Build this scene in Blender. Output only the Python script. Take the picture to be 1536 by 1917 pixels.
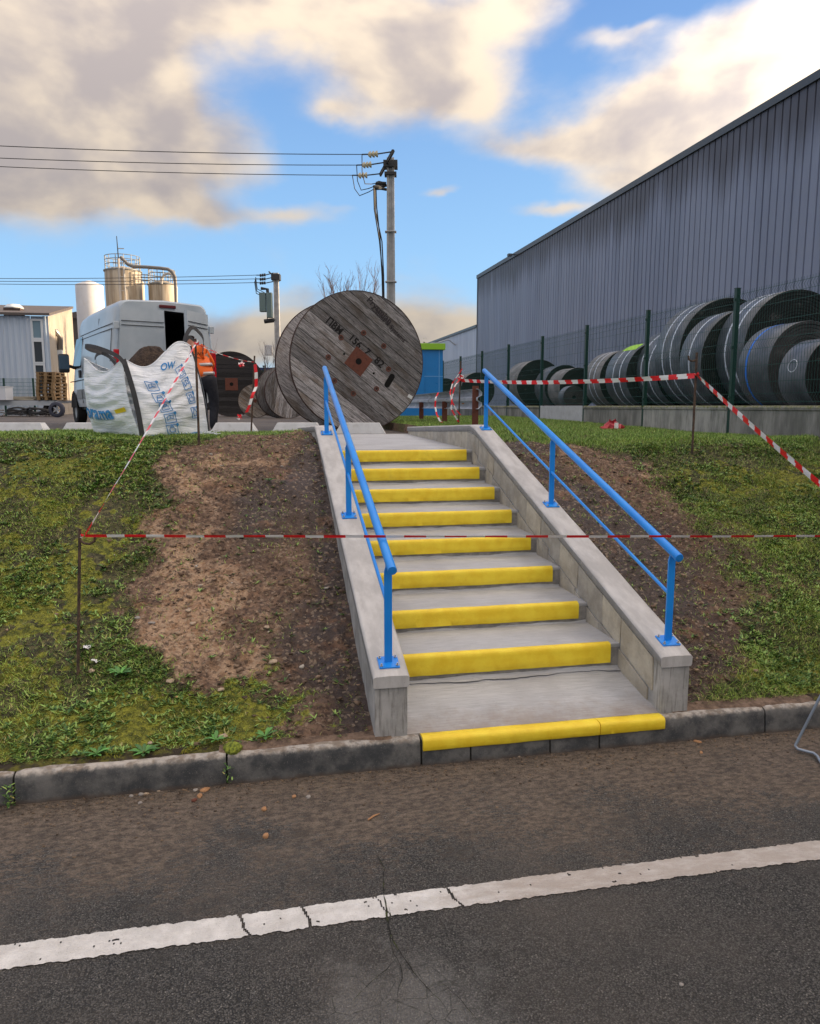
import bpy, bmesh, math, random
import numpy as np
from mathutils import Vector, Matrix, Euler

# ------------------------------------------------------------------ camera
S = bpy.context.scene
for o in list(bpy.data.objects): bpy.data.objects.remove(o)
H = 1.88
PITCH = math.radians(8.07); YAW = math.radians(11.28); FPX = 1400.0; CX, CY = 768.0, 958.5
cam = bpy.data.cameras.new('camera'); camo = bpy.data.objects.new('camera', cam)
S.collection.objects.link(camo); S.camera = camo
cam.sensor_fit = 'VERTICAL'; cam.sensor_height = 36.0; cam.lens = FPX / 1917 * 36.0
cam.clip_start = 0.05; cam.clip_end = 3000
camo.location = (0, 0, H); camo.rotation_euler = (math.pi/2 - PITCH, 0, -YAW)
_f = np.array([math.sin(YAW)*math.cos(PITCH), math.cos(YAW)*math.cos(PITCH), -math.sin(PITCH)])
_r = np.array([math.cos(YAW), -math.sin(YAW), 0.0]); _u = np.cross(_r, _f)
def ray(x, y): return _f + _r*(x-CX)/FPX - _u*(y-CY)/FPX       # survey helpers: photograph direction -> world position on a known plane
def on_z(x, y, z): d = ray(x, y); return np.array([0, 0, H]) + d*((z-H)/d[2])
def on_x(x, y, X): d = ray(x, y); return np.array([0, 0, H]) + d*(X/d[0])
def on_y(x, y, Y): d = ray(x, y); return np.array([0, 0, H]) + d*(Y/d[1])

# ------------------------------------------------------------------ world, sun, exposure
SUN_EL, SUN_AZ = math.radians(11.0), math.radians(87.0)         # azimuth clockwise from +Y (from the right)
W = bpy.data.worlds.new('World'); S.world = W; W.use_nodes = True
nt = W.node_tree; N = nt.nodes; L = nt.links; N.clear()
def wn(t, **k):
    n = N.new(t)
    for a, b in k.items(): setattr(n, a, b)
    return n
def wm(op, a, b=None, c=None, clamp=False):
    n = N.new('ShaderNodeMath'); n.operation = op; n.use_clamp = clamp
    for i, v in enumerate((a, b, c)):
        if v is None: continue
        if isinstance(v, (int, float)): n.inputs[i].default_value = v
        else: L.new(v, n.inputs[i])
    return n.outputs[0]
def wsmooth(v, a, b):
    n = N.new('ShaderNodeMapRange'); n.interpolation_type = 'SMOOTHSTEP'; n.clamp = True
    L.new(v, n.inputs[0]); n.inputs[1].default_value = a; n.inputs[2].default_value = b
    return n.outputs[0]
def wmix(f, a, b):
    n = N.new('ShaderNodeMix'); n.data_type = 'RGBA'
    if isinstance(f, float): n.inputs[0].default_value = f
    else: L.new(f, n.inputs[0])
    for i, v in ((6, a), (7, b)):
        if isinstance(v, tuple): n.inputs[i].default_value = (*v, 1)
        else: L.new(v, n.inputs[i])
    return n.outputs[2]
out = wn('ShaderNodeOutputWorld'); bg = wn('ShaderNodeBackground'); L.new(bg.outputs[0], out.inputs[0])
SKY_STRENGTH = 0.1
bg.inputs[1].default_value = SKY_STRENGTH
sky = wn('ShaderNodeTexSky', sky_type='NISHITA', sun_disc=False, sun_elevation=SUN_EL, sun_rotation=SUN_AZ, altitude=50, air_density=1.0, dust_density=0.6, ozone_density=2.0)
tc = wn('ShaderNodeTexCoord'); sep = wn('ShaderNodeSeparateXYZ'); L.new(tc.outputs['Generated'], sep.inputs[0])
az = wm('ARCTAN2', sep.outputs[0], sep.outputs[1]); el = wm('ARCSINE', sep.outputs[2])
# the cloud layer lives on directions: azimuth / elevation in radians
comb = wn('ShaderNodeCombineXYZ'); L.new(wm('MULTIPLY', az, wm('COSINE', el)), comb.inputs[0]); L.new(wm('MULTIPLY', el, 1.55), comb.inputs[1]); comb.inputs[2].default_value = 3.1
def wnoise(vec, scale, detail, rough=0.55, dist=0.0, off=None):
    if off is not None:
        m = wn('ShaderNodeVectorMath', operation='ADD'); L.new(vec, m.inputs[0]); m.inputs[1].default_value = off; vec = m.outputs[0]
    n = wn('ShaderNodeTexNoise', noise_dimensions='3D'); L.new(vec, n.inputs['Vector'])
    n.inputs['Scale'].default_value = scale; n.inputs['Detail'].default_value = detail
    n.inputs['Roughness'].default_value = rough; n.inputs['Distortion'].default_value = dist
    return n.outputs['Fac']
vec = comb.outputs[0]
n1 = wnoise(vec, 6.0, 8, 0.52, 0.15)
n1b = wnoise(vec, 6.0, 4, 0.5, 0.15, (-0.035, 0.02, 0))       # same field a little towards the sun: gives the lit and the shaded side
n2 = wnoise(vec, 2.4, 4, 0.5, 0.0, (5.3, 1.7, 0))
wax = wm('MULTIPLY', wm('SUBTRACT', wnoise(vec, 4.0, 5, 0.6, 0, (2, 9, 0)), 0.5), 0.12)
wel = wm('MULTIPLY', wm('SUBTRACT', wnoise(vec, 4.5, 5, 0.6, 0, (7, 3, 0)), 0.5), 0.08)
azw = wm('ADD', az, wax); elw = wm('ADD', el, wel)
BL = [(60,90,190,170,1.0),(400,5,140,40,.8),(250,30,150,100,.75),(90,290,170,80,.85),(235,190,90,80,.6),(-80,200,150,200,.8),(200,350,150,35,.55),(460,275,70,42,.8),(400,330,70,30,.5),(330,250,50,40,.35),
      (560,20,150,55,.8),(700,55,120,80,.85),(860,60,100,70,.85),(990,20,110,45,.75),(800,170,95,50,.95),(900,190,50,28,.6),(630,208,50,20,.75),(420,400,120,16,.62),(560,392,60,14,.6),(640,372,40,10,.4),(325,385,30,18,.45),
      (970,275,75,28,.85),(1080,265,60,30,.7),(1180,220,90,45,.8),(1290,170,100,60,.9),(1400,110,100,60,.9),(1520,60,90,70,.9),(1150,335,90,30,.75),(1280,290,120,50,.7),(1150,90,55,15,.65),(1215,62,25,10,.5),
      (840,362,34,9,.75),(1045,394,55,11,.8),(380,625,230,50,.9),(800,600,140,65,.95),(620,660,260,50,.9),(1000,680,200,70,.8),(560,560,60,14,.3)]
cov = None
for (x, y, rx, ry, w) in BL:
    d = ray(x, y); d = d/np.linalg.norm(d); a0 = math.atan2(d[0], d[1]); e0 = math.asin(d[2])
    sx = rx/1400*1.0; sy = ry/1400*1.0
    q = wm('ADD', wm('POWER', wm('MULTIPLY', wm('SUBTRACT', azw, a0), 1/sx), 2.0), wm('POWER', wm('MULTIPLY', wm('SUBTRACT', elw, e0), 1/sy), 2.0))
    g = wm('MULTIPLY', wm('EXPONENT', wm('MULTIPLY', q, -0.75)), w)
    cov = g if cov is None else wm('ADD', cov, g)
# away from the surveyed clouds unseen cover is made denser for more fill light
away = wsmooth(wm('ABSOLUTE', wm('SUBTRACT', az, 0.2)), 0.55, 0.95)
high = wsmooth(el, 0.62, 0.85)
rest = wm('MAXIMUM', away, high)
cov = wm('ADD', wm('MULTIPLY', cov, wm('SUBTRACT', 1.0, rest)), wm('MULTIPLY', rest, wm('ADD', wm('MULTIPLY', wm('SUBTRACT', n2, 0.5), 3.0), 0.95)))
dens = wm('ADD', cov, wm('MULTIPLY', wm('SUBTRACT', n1, 0.5), 1.35))
mask = wsmooth(dens, 0.24, 1.2)
emb = wm('SUBTRACT', n1, n1b)
lit = wm('ADD', wm('MULTIPLY', emb, 4.0), wm('SUBTRACT', 1.18, wm('MULTIPLY', dens, 0.42)))
litf = wsmooth(lit, 0.0, 1.25)
CLOUD_LIT, CLOUD_SHADE = (2.95, 2.42, 1.80), (1.62, 1.38, 1.26)
ccol = wmix(litf, CLOUD_SHADE, CLOUD_LIT)
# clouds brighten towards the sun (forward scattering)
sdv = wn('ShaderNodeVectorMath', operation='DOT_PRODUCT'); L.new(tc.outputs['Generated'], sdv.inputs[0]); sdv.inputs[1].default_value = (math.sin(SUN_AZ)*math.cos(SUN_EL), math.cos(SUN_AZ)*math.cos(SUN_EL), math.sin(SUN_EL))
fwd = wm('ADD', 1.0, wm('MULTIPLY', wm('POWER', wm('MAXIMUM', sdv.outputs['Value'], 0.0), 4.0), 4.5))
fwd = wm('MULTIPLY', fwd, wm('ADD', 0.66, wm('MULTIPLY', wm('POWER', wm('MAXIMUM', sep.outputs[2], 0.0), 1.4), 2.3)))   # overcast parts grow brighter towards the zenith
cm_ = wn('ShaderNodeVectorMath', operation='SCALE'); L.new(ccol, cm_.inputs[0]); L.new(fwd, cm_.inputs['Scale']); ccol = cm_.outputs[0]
# clear air: the Nishita sky, cooled towards the clean blue of the photograph
blue = wmix(wsmooth(el, 0.0, 0.62), (1.26, 2.32, 3.55), (0.50, 1.06, 2.5))
skyc = wn('ShaderNodeMix', data_type='VECTOR'); skyc.inputs[0].default_value = 0.82; L.new(sky.outputs[0], skyc.inputs[4]); L.new(blue, skyc.inputs[5])
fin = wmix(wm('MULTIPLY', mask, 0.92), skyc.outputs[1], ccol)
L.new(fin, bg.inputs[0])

sd = bpy.data.lights.new('sun', 'SUN'); sd.energy = 3.0; sd.angle = math.radians(0.6); sd.color = (1.0, 0.74, 0.46)
so = bpy.data.objects.new('sun', sd); S.collection.objects.link(so)
tosun = Vector((math.sin(SUN_AZ)*math.cos(SUN_EL), math.cos(SUN_AZ)*math.cos(SUN_EL), math.sin(SUN_EL)))
so.rotation_euler = (-tosun).to_track_quat('-Z', 'Y').to_euler(); so.location = tuple(tosun*60)
S.render.engine = 'CYCLES'
S.view_settings.view_transform = 'Standard'; S.view_settings.look = 'None'; S.view_settings.gamma = 1; S.view_settings.use_curve_mapping = False
S.view_settings.exposure = 1.56
S.render.resolution_x = 820; S.render.resolution_y = 1024

# ------------------------------------------------------------------ helpers
rng = np.random.default_rng(7); random.seed(7)
PI = math.pi
def lnk(o): S.collection.objects.link(o)
def tag(o, label=None, cat=None, group=None, kind=None):
    if label: o['label'] = label
    if cat: o['category'] = cat
    if group: o['group'] = group
    if kind: o['kind'] = kind
    return o
def thing(name, label, cat, loc=(0,0,0), rotz=0, group=None, rot=None):
    o = bpy.data.objects.new(name, None); lnk(o); o.location = loc; o.rotation_euler = rot if rot else (0, 0, rotz); o.empty_display_size = 0.1
    return tag(o, label, cat, group)
def link_mesh(name, me, mat, parent=None, loc=None, rot=None):
    o = bpy.data.objects.new(name, me); lnk(o)
    if mat is not None and len(me.materials) == 0:
        for m in (mat if isinstance(mat, (list, tuple)) else [mat]): me.materials.append(m)
    if parent: o.parent = parent
    if loc is not None: o.location = loc
    if rot is not None: o.rotation_euler = rot
    return o
def copy_tree(o, parent=None):
    c = o.copy(); lnk(c)
    if parent: c.parent = parent
    for ch in list(o.children): copy_tree(ch, c)
    return c
class MB:
    def __init__(s): s.v = []; s.f = []; s.m = []; s.cur = 0
    def add(s, vs, fs):
        b = len(s.v); s.v += [tuple(map(float, p)) for p in vs]; s.f += [tuple(b+i for i in f) for f in fs]; s.m += [s.cur]*len(fs); return s
    def box(s, x0, x1, y0, y1, z0, z1, M=None):
        vs = [Vector((x, y, z)) for z in (z0, z1) for y in (y0, y1) for x in (x0, x1)]
        if M is not None: vs = [M @ v for v in vs]
        return s.add(vs, [(0,2,3,1),(4,5,7,6),(0,1,5,4),(2,6,7,3),(0,4,6,2),(1,3,7,5)])
    def prism(s, poly, a0, a1, axis='y'):
        n = len(poly)
        def P(p, a): return {'y': (p[0], a, p[1]), 'x': (a, p[0], p[1]), 'z': (p[0], p[1], a)}[axis]
        vs = [P(p, a0) for p in poly] + [P(p, a1) for p in poly]
        return s.add(vs, [tuple(range(n))[::-1], tuple(range(n, 2*n))] + [(i, (i+1) % n, n+(i+1) % n, n+i) for i in range(n)])
    def tube(s, pts, r, n=8, caps=True):
        pts = [Vector(p) for p in pts]; rs = r if isinstance(r, (list, tuple)) else [r]*len(pts)
        rings = []; up = None
        for i, p in enumerate(pts):
            a = pts[max(i-1, 0)]; b = pts[min(i+1, len(pts)-1)]; t = (b-a)
            if t.length < 1e-9: t = Vector((0, 0, 1))
            t.normalize()
            if up is None: up = Vector((0, 0, 1)) if abs(t.z) < .95 else Vector((1, 0, 0))
            x = t.cross(up)
            if x.length < 1e-4: x = t.cross(Vector((1, 0, 0)))
            x.normalize(); y = x.cross(t).normalized(); up = y
            rings.append([p + x*math.cos(2*PI*k/n)*rs[i] + y*math.sin(2*PI*k/n)*rs[i] for k in range(n)])
        vs = [q for rg in rings for q in rg]; fs = []
        for i in range(len(pts)-1):
            for k in range(n): fs.append((i*n+k, i*n+(k+1) % n, (i+1)*n+(k+1) % n, (i+1)*n+k))
        if caps: fs += [tuple(range(n))[::-1], tuple((len(pts)-1)*n+k for k in range(n))]
        return s.add(vs, fs)
    def lathe(s, prof, n=32, M=None):        # prof: (r, z) pairs round z
        vs = []
        for (r, z) in prof:
            for k in range(n):
                a = 2*PI*k/n; v = Vector((r*math.cos(a), r*math.sin(a), z)); vs.append(M @ v if M is not None else v)
        fs = [(i*n+k, i*n+(k+1) % n, (i+1)*n+(k+1) % n, (i+1)*n+k) for i in range(len(prof)-1) for k in range(n)]
        return s.add(vs, fs)
    def grid(s, P):                           # P: array (a,b,3)
        a, b = len(P), len(P[0]); vs = [P[i][j] for i in range(a) for j in range(b)]
        return s.add(vs, [(i*b+j, (i+1)*b+j, (i+1)*b+j+1, i*b+j+1) for i in range(a-1) for j in range(b-1)])
    def mesh(s, name, smooth=None, bevel=None):
        me = bpy.data.meshes.new(name); me.from_pydata(s.v, [], s.f)
        me.polygons.foreach_set('material_index', s.m)
        bm = bmesh.new(); bm.from_mesh(me)
        bmesh.ops.recalc_face_normals(bm, faces=bm.faces)
        if bevel:
            es = [e for e in bm.edges if len(e.link_faces) == 2 and e.calc_face_angle(0) > 0.6]
            bmesh.ops.bevel(bm, geom=es, offset=bevel, segments=2, profile=0.6, affect='EDGES', clamp_overlap=True)
        bm.to_mesh(me); bm.free(); me.update()
        if smooth is not None:
            me.polygons.foreach_set('use_smooth', [True]*len(me.polygons)); me.set_sharp_from_angle(angle=math.radians(smooth))
        return me
    def build(s, name, mat, parent=None, smooth=None, bevel=None, loc=None, rot=None):
        return link_mesh(name, s.mesh(name, smooth, bevel), mat, parent, loc, rot)

def np_mesh(name, V, F, mat, smooth=False, attr=None, parent=None, fm=None):
    """fast mesh from numpy; F (n,3) or (n,4)"""
    me = bpy.data.meshes.new(name); k = F.shape[1]
    me.vertices.add(len(V)); me.vertices.foreach_set('co', np.ascontiguousarray(V, dtype=np.float32).ravel())
    me.loops.add(F.size); me.loops.foreach_set('vertex_index', np.ascontiguousarray(F, dtype=np.int32).ravel())
    me.polygons.add(len(F)); me.polygons.foreach_set('loop_start', np.arange(0, F.size, k, dtype=np.int32))
    if smooth: me.polygons.foreach_set('use_smooth', np.ones(len(F), dtype=bool))
    if fm is not None: me.polygons.foreach_set('material_index', fm.astype(np.int32))
    me.update(calc_edges=True)
    if attr:
        for an, arr in attr.items():
            at = me.attributes.new(an, 'FLOAT_COLOR', 'POINT'); at.data.foreach_set('color', np.ascontiguousarray(arr, dtype=np.float32).ravel())
    return link_mesh(name, me, mat, parent)

def _hash(ix, iy, seed):
    h = (ix.astype(np.int64)*374761393 + iy.astype(np.int64)*668265263 + seed*982451653) & 0xffffffff
    h = ((h ^ (h >> 13))*1274126177) & 0xffffffff
    return ((h ^ (h >> 16)) & 0xffff)/65535.0
def vnoise(x, y, seed=0):
    x = np.asarray(x, float); y = np.asarray(y, float)
    ix = np.floor(x); iy = np.floor(y); fx = x-ix; fy = y-iy; fx = fx*fx*fx*(fx*(fx*6-15)+10); fy = fy*fy*fy*(fy*(fy*6-15)+10)
    a = _hash(ix, iy, seed); b = _hash(ix+1, iy, seed); c = _hash(ix, iy+1, seed); d = _hash(ix+1, iy+1, seed)
    return (a*(1-fx)+b*fx)*(1-fy) + (c*(1-fx)+d*fx)*fy
def fbm(x, y, f=1.0, oct=4, seed=0, gain=0.5):
    s = 0; a = 1; t = 0
    for i in range(oct):
        s = s + a*vnoise(x*f*2**i + 17.3*i, y*f*2**i - 9.1*i, seed+i*13); t += a; a *= gain
    return s/t - 0.5
def sst(x, a, b): t = np.clip((x-a)/(b-a), 0, 1); return t*t*(3-2*t)

# ------------------------------------------------------------------ materials
class Mat:
    def __init__(s, name, rough=0.7, metal=0.0, spec=None):
        s.m = bpy.data.materials.new(name); s.m.use_nodes = True; s.nt = s.m.node_tree; s.N = s.nt.nodes; s.L = s.nt.links
        s.b = s.N['Principled BSDF']; s.b.inputs['Roughness'].default_value = rough; s.b.inputs['Metallic'].default_value = metal
        if spec is not None: s.b.inputs['Specular IOR Level'].default_value = spec
        s._tc = None
    def n(s, t, **k):
        n = s.N.new(t)
        for a, b in k.items(): setattr(n, a, b)
        return n
    def pos(s): 
        if not hasattr(s, '_p'): s._p = s.n('ShaderNodeNewGeometry').outputs['Position']
        return s._p
    def obj(s):
        if s._tc is None: s._tc = s.n('ShaderNodeTexCoord')
        return s._tc.outputs['Object']
    def scaled(s, v, sc, off=(0,0,0), rot=(0,0,0)):
        m = s.n('ShaderNodeMapping'); s.L.new(v, m.inputs[0]); m.inputs['Scale'].default_value = sc; m.inputs['Location'].default_value = off; m.inputs['Rotation'].default_value = rot; return m.outputs[0]
    def noise(s, v, scale, detail=4, rough=0.55, dist=0.0):
        n = s.n('ShaderNodeTexNoise'); s.L.new(v, n.inputs['Vector']); n.inputs['Scale'].default_value = scale; n.inputs['Detail'].default_value = detail; n.inputs['Roughness'].default_value = rough; n.inputs['Distortion'].default_value = dist
        return n.outputs['Fac']
    def voro(s, v, scale, feature='F1', out='Distance', rnd=1.0):
        n = s.n('ShaderNodeTexVoronoi', feature=feature); s.L.new(v, n.inputs['Vector']); n.inputs['Scale'].default_value = scale; n.inputs['Randomness'].default_value = rnd
        return n.outputs[out]
    def math(s, op, a, b=None, c=None, clamp=False):
        n = s.n('ShaderNodeMath', operation=op, use_clamp=clamp)
        for i, v in enumerate((a, b, c)):
            if v is None: continue
            if isinstance(v, (int, float)): n.inputs[i].default_value = v
            else: s.L.new(v, n.inputs[i])
        return n.outputs[0]
    def ss(s, v, a, b, lo=0.0, hi=1.0):
        n = s.n('ShaderNodeMapRange', interpolation_type='SMOOTHSTEP'); s.L.new(v, n.inputs[0])
        for i, q in enumerate((a, b, lo, hi)): n.inputs[i+1].default_value = q
        return n.outputs[0]
    def mix(s, f, a, b, bt='MIX'):
        n = s.n('ShaderNodeMix', data_type='RGBA', blend_type=bt)
        if isinstance(f, (int, float)): n.inputs[0].default_value = f
        else: s.L.new(f, n.inputs[0])
        for i, v in ((6, a), (7, b)):
            if isinstance(v, tuple): n.inputs[i].default_value = (*v[:3], 1)
            else: s.L.new(v, n.inputs[i])
        return n.outputs[2]
    def col(s, c):
        if isinstance(c, tuple): s.b.inputs['Base Color'].default_value = (*c[:3], 1)
        else: s.L.new(c, s.b.inputs['Base Color'])
    def rough(s, v): s.L.new(v, s.b.inputs['Roughness'])
    def bump(s, h, strength=0.3, dist=0.01):
        n = s.n('ShaderNodeBump'); n.inputs['Strength'].default_value = strength; n.inputs['Distance'].default_value = dist; s.L.new(h, n.inputs['Height'])
        if getattr(s, '_bn', None) is not None: s.L.new(s._bn, n.inputs['Normal'])
        s._bn = n.outputs[0]; s.L.new(s._bn, s.b.inputs['Normal'])
    def attr(s, name, o='Color'): a = s.n('ShaderNodeAttribute'); a.attribute_name = name; return a.outputs[o]
    def rand(s): return s.n('ShaderNodeObjectInfo').outputs['Random']
    def island(s): return s.n('ShaderNodeNewGeometry').outputs['Random Per Island']
    def hsv(s, c, h=None, sat=None, val=None):
        n = s.n('ShaderNodeHueSaturation')
        for i, v in (('Hue', h), ('Saturation', sat), ('Value', val)):
            if v is None: continue
            if isinstance(v, (int, float)): n.inputs[i].default_value = v
            else: s.L.new(v, n.inputs[i])
        if isinstance(c, tuple): n.inputs['Color'].default_value = (*c, 1)
        else: s.L.new(c, n.inputs['Color'])
        return n.outputs[0]
def worn(name, c, rough=0.6, metal=0.0, var=0.25, scale=6, dirt=None, dirt_amt=0.5, bump=0.15, bscale=120, bdist=0.002, coord='obj'):
    """base colour with soft mottling, blotchy dirt and a fine relief"""
    m = Mat(name, rough, metal); v = m.obj() if coord == 'obj' else m.pos()
    a = m.noise(v, scale, 5); base = m.mix(a, tuple(x*(1-var) for x in c), tuple(min(1, x*(1+var)) for x in c))
    if dirt: base = m.mix(m.ss(m.noise(v, scale*1.7, 7, 0.65), 0.62-dirt_amt*0.25, 0.8, 0, 0.85), base, dirt)
    m.col(base); m.rough(m.ss(m.noise(v, scale*3, 4), 0.3, 0.7, rough-0.08, min(1, rough+0.1)))
    if bump: m.bump(m.noise(v, bscale, 3), bump, bdist)
    return m.m
# ------------------------------------------------------------------ ground levels
YK = 3.6425; YARD = 1.44
LWO, LWI, RWI, RWO = 0.546, 0.732, 2.185, 2.373
BY = np.array([3.60, 3.72, 3.78, 4.0, 4.6, 5.6, 6.6, 7.2, 7.55, 7.9, 8.6, 9.6, 10.6, 11.3, 12.0])
BZL = np.array([.05, .10, .150, .215, .45, .845, 1.235, 1.455, 1.55, 1.58, 1.585, 1.555, 1.48, 1.425, 1.41])
BZR = np.array([.05, .10, .150, .215, .45, .845, 1.235, 1.44, 1.51, 1.535, 1.55, 1.56, 1.565, 1.57, 1.58])
def zleft(X, Y): return np.interp(Y, BY, BZL)
def zright(X, Y):
    z = np.interp(Y, BY, BZR); far = np.interp(Y, [8, 10, 12, 15, 20, 26, 34], [1.49, 1.475, 1.505, 1.555, 1.60, 1.56, 1.50])
    k = sst(X, 2.6, 6.4)*sst(Y, 6.9, 8.2); z = z*(1-k) + far*k
    k2 = sst(Y, 11.5, 20); return z*(1-k2) + far*k2
XL_Y = np.array([3.6, 3.8, 4.0, 4.33, 4.63, 5.16, 5.78, 6.2, 6.84, 7.25, 7.6, 8.1, 8.6, 9.2]); XL_X = np.array([.4, .05, -.25, -.66, -.86, -.90, -.87, -.84, -.91, -.84, -.65, -.38, .05, .45])
XR_Y = np.array([3.6, 3.85, 4.27, 4.83, 5.5, 6.15, 6.5, 6.9, 7.29, 7.6, 7.9, 8.4]); XR_X = np.array([2.6, 2.78, 3.12, 3.40, 3.62, 3.72, 3.75, 3.75, 3.45, 2.9, 2.6, 2.40])
def bl(X, Y, cx, cy, rx, ry, rot=0.0):
    c, s = math.cos(rot), math.sin(rot); dx, dy = X-cx, Y-cy
    return np.exp(-(((dx*c+dy*s)/rx)**2 + ((-dx*s+dy*c)/ry)**2))
def cover(X, Y, left):
    """ground cover of the bank: grass, moss, pale subsoil, dark wet mud (0..1 each)"""
    nA = fbm(X, Y, 1.6, 4, 3); nB = fbm(X, Y, 5.0, 4, 11); nC = fbm(X, Y, 14.0, 3, 21)
    if left:
        d = X - np.interp(Y, XL_Y, XL_X)
        mud = sst(d + 0.30*nA + 0.35*nB + .12*nC, -0.10, 0.16)
        mud = mud*(1 - 0.9*sst(bl(X, Y, -.15, 4.05, .55, .28) + 0.9*nB + .5*nC, .45, .85))
        light = bl(X, Y, -.25, 7.0, .55, .22) + .8*bl(X, Y, -.5, 6.55, .28, .3) + 1.0*bl(X, Y, -.58, 5.6, .22, .55, .1) + 1.15*bl(X, Y, -.5, 4.85, .26, .5, -.35) + .9*bl(X, Y, -.45, 4.45, .35, .3) + .55*bl(X, Y, .12, 5.0, .22, .5) + .5*bl(X, Y, -.05, 4.35, .3, .3)
        dark = bl(X, Y, .2, 6.5, .40, .5) + .9*bl(X, Y, .50, 5.5, .16, 3.0) + .9*bl(X, Y, .25, 4.5, .30, .5) + .5*bl(X, Y, -.1, 5.9, .25, .5)
        moss = .55*bl(X, Y, -1.55, 5.1, .5, 1.0) + .9*bl(X, Y, -.55, 3.95, .7, .20) + .5*bl(X, Y, -.35, 4.05, .5, .3) + .4*bl(X, Y, -1.7, 6.9, .6, .8) + .22
    else:
        d = np.interp(Y, XR_Y, XR_X) - X
        mud = sst(d + 0.35*nA + 0.5*nB + .15*nC, -0.22, 0.25)
        mud = np.maximum(mud, .55*sst(nB + .6*nA + .25*bl(X, Y, 3.6, 5.2, .7, 1.2), .2, .4))
        light = .8*bl(X, Y, 3.25, 7.05, .6, .16) + .75*bl(X, Y, 3.75, 6.55, .3, .22) + .4*bl(X, Y, 3.5, 6.1, .4, .2)
        dark = .9*bl(X, Y, 2.5, 5.5, .5, 3.0) + .6*bl(X, Y, 3.0, 5.4, .5, 1.0)
        moss = .8*bl(X, Y, 4.9, 6.5, 1.0, .35) + .9*bl(X, Y, 3.4, 3.95, .6, .16) + .45*bl(X, Y, 4.2, 5.6, .8, .8) + .15 - .5*sst(Y, 7.4, 8.0)
    light = np.clip(light*.90 + 1.7*nB + .8*nA + 1.5*nC - .16, 0, 1)*mud
    dark = np.clip(dark + .9*nA + .3*nB, 0, 1)
    moss = np.clip(sst(moss + 1.3*nB + .9*nC, .42, .80), 0, 1)*(1-.85*mud)
    grass = (1-mud)
    return grass, moss, light, dark
def relief(X, Y, mud):
    far = 1 - sst(Y, 9, 12)
    h = 0.10*fbm(X, Y, .9, 3, 31) + (.035+.05*mud)*fbm(X, Y, 4.0, 4, 41, .55) + (.010+.040*mud)*fbm(X, Y, 16.0, 5, 51, .62)
    h = h + mud*.012*np.abs(fbm(X, Y, 9, 3, 61))*2
    return h*far*sst(Y, 3.70, 3.95)
def zl_full(X, Y): g = cover(X, Y, True)[0]; return zleft(X, Y) + relief(X, Y, 1-g)*sst(LWO-X+.25, .0, .3)
def zr_full(X, Y): g = cover(X, Y, False)[0]; return zright(X, Y) + relief(X, Y, 1-g)*sst(X-RWO+.25, .0, .3)

# ---- soil material shared by both banks
m = Mat('bank_soil', 0.9); P = m.pos()
sp = m.n('ShaderNodeSeparateColor'); m.L.new(m.attr('cover'), sp.inputs[0])
gr, ms, lt = sp.outputs[0], sp.outputs[1], sp.outputs[2]; dk = m.attr('cover', 'Alpha')
nf = m.noise(P, 22, 8, 0.65); nm = m.noise(P, 70, 6, 0.7); nl = m.noise(P, 5, 5)
soil = m.mix(m.ss(nf, 0.32, 0.68), (.065, .040, .029), (.23, .148, .098))
soil = m.mix(m.ss(m.math('ADD', lt, m.math('MULTIPLY', m.math('SUBTRACT', nm, 0.5), 1.0)), 0.22, 0.85, 0, .9), soil, m.mix(m.ss(nf, .35, .65), (.29, .175, .10), (.52, .37, .25)))
soil = m.mix(m.math('MULTIPLY', m.ss(m.math('ADD', dk, m.math('SUBTRACT', nf, 0.5)), 0.18, 0.60), 0.82), soil, (.048, .036, .034))
o2 = m.noise(P, 3.3, 6, .65); soil = m.mix(m.ss(o2, .52, .66, 0, .55), soil, m.mix(m.ss(nf, .35, .65), (.16, .075, .035), (.36, .20, .11)))
peb = m.voro(P, 55, out='Color'); sc2 = m.n('ShaderNodeSeparateColor'); m.L.new(peb, sc2.inputs[0])
soil = m.mix(m.math('MULTIPLY', m.ss(sc2.outputs[0], 0.86, 0.93), 0.55), soil, (.36, .28, .2))
soil = m.mix(m.math('MULTIPLY', m.ss(sc2.outputs[1], 0.8, 0.9), 0.6), soil, (.028, .018, .013))
under = m.mix(m.ss(nf, 0.4, 0.62), (.035, .034, .016), (.12, .11, .045))
mossc = m.mix(m.ss(nf, 0.38, 0.62), (.095, .115, .016), (.33, .34, .04)); mossc = m.mix(m.ss(nm, .35, .7), m.hsv(mossc, None, None, .5), mossc)
gm = m.ss(m.math('ADD', gr, m.math('MULTIPLY', m.math('SUBTRACT', nf, 0.5), .9)), 0.35, 0.65)
mm = m.ss(m.math('ADD', ms, m.math('MULTIPLY', m.math('SUBTRACT', nf, 0.5), 1.4)), 0.3, 0.65)
c = m.mix(gm, soil, under); c = m.mix(mm, c, mossc)
m.col(c); m.rough(m.ss(m.math('ADD', dk, m.math('SUBTRACT', nf, .5)), 0.3, 0.9, .95, .62))
m.bump(m.noise(P, 26, 9, 0.68), 0.9, 0.03); m.bump(m.voro(P, 90), 0.15, 0.006)
M_soil = m.m

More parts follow.
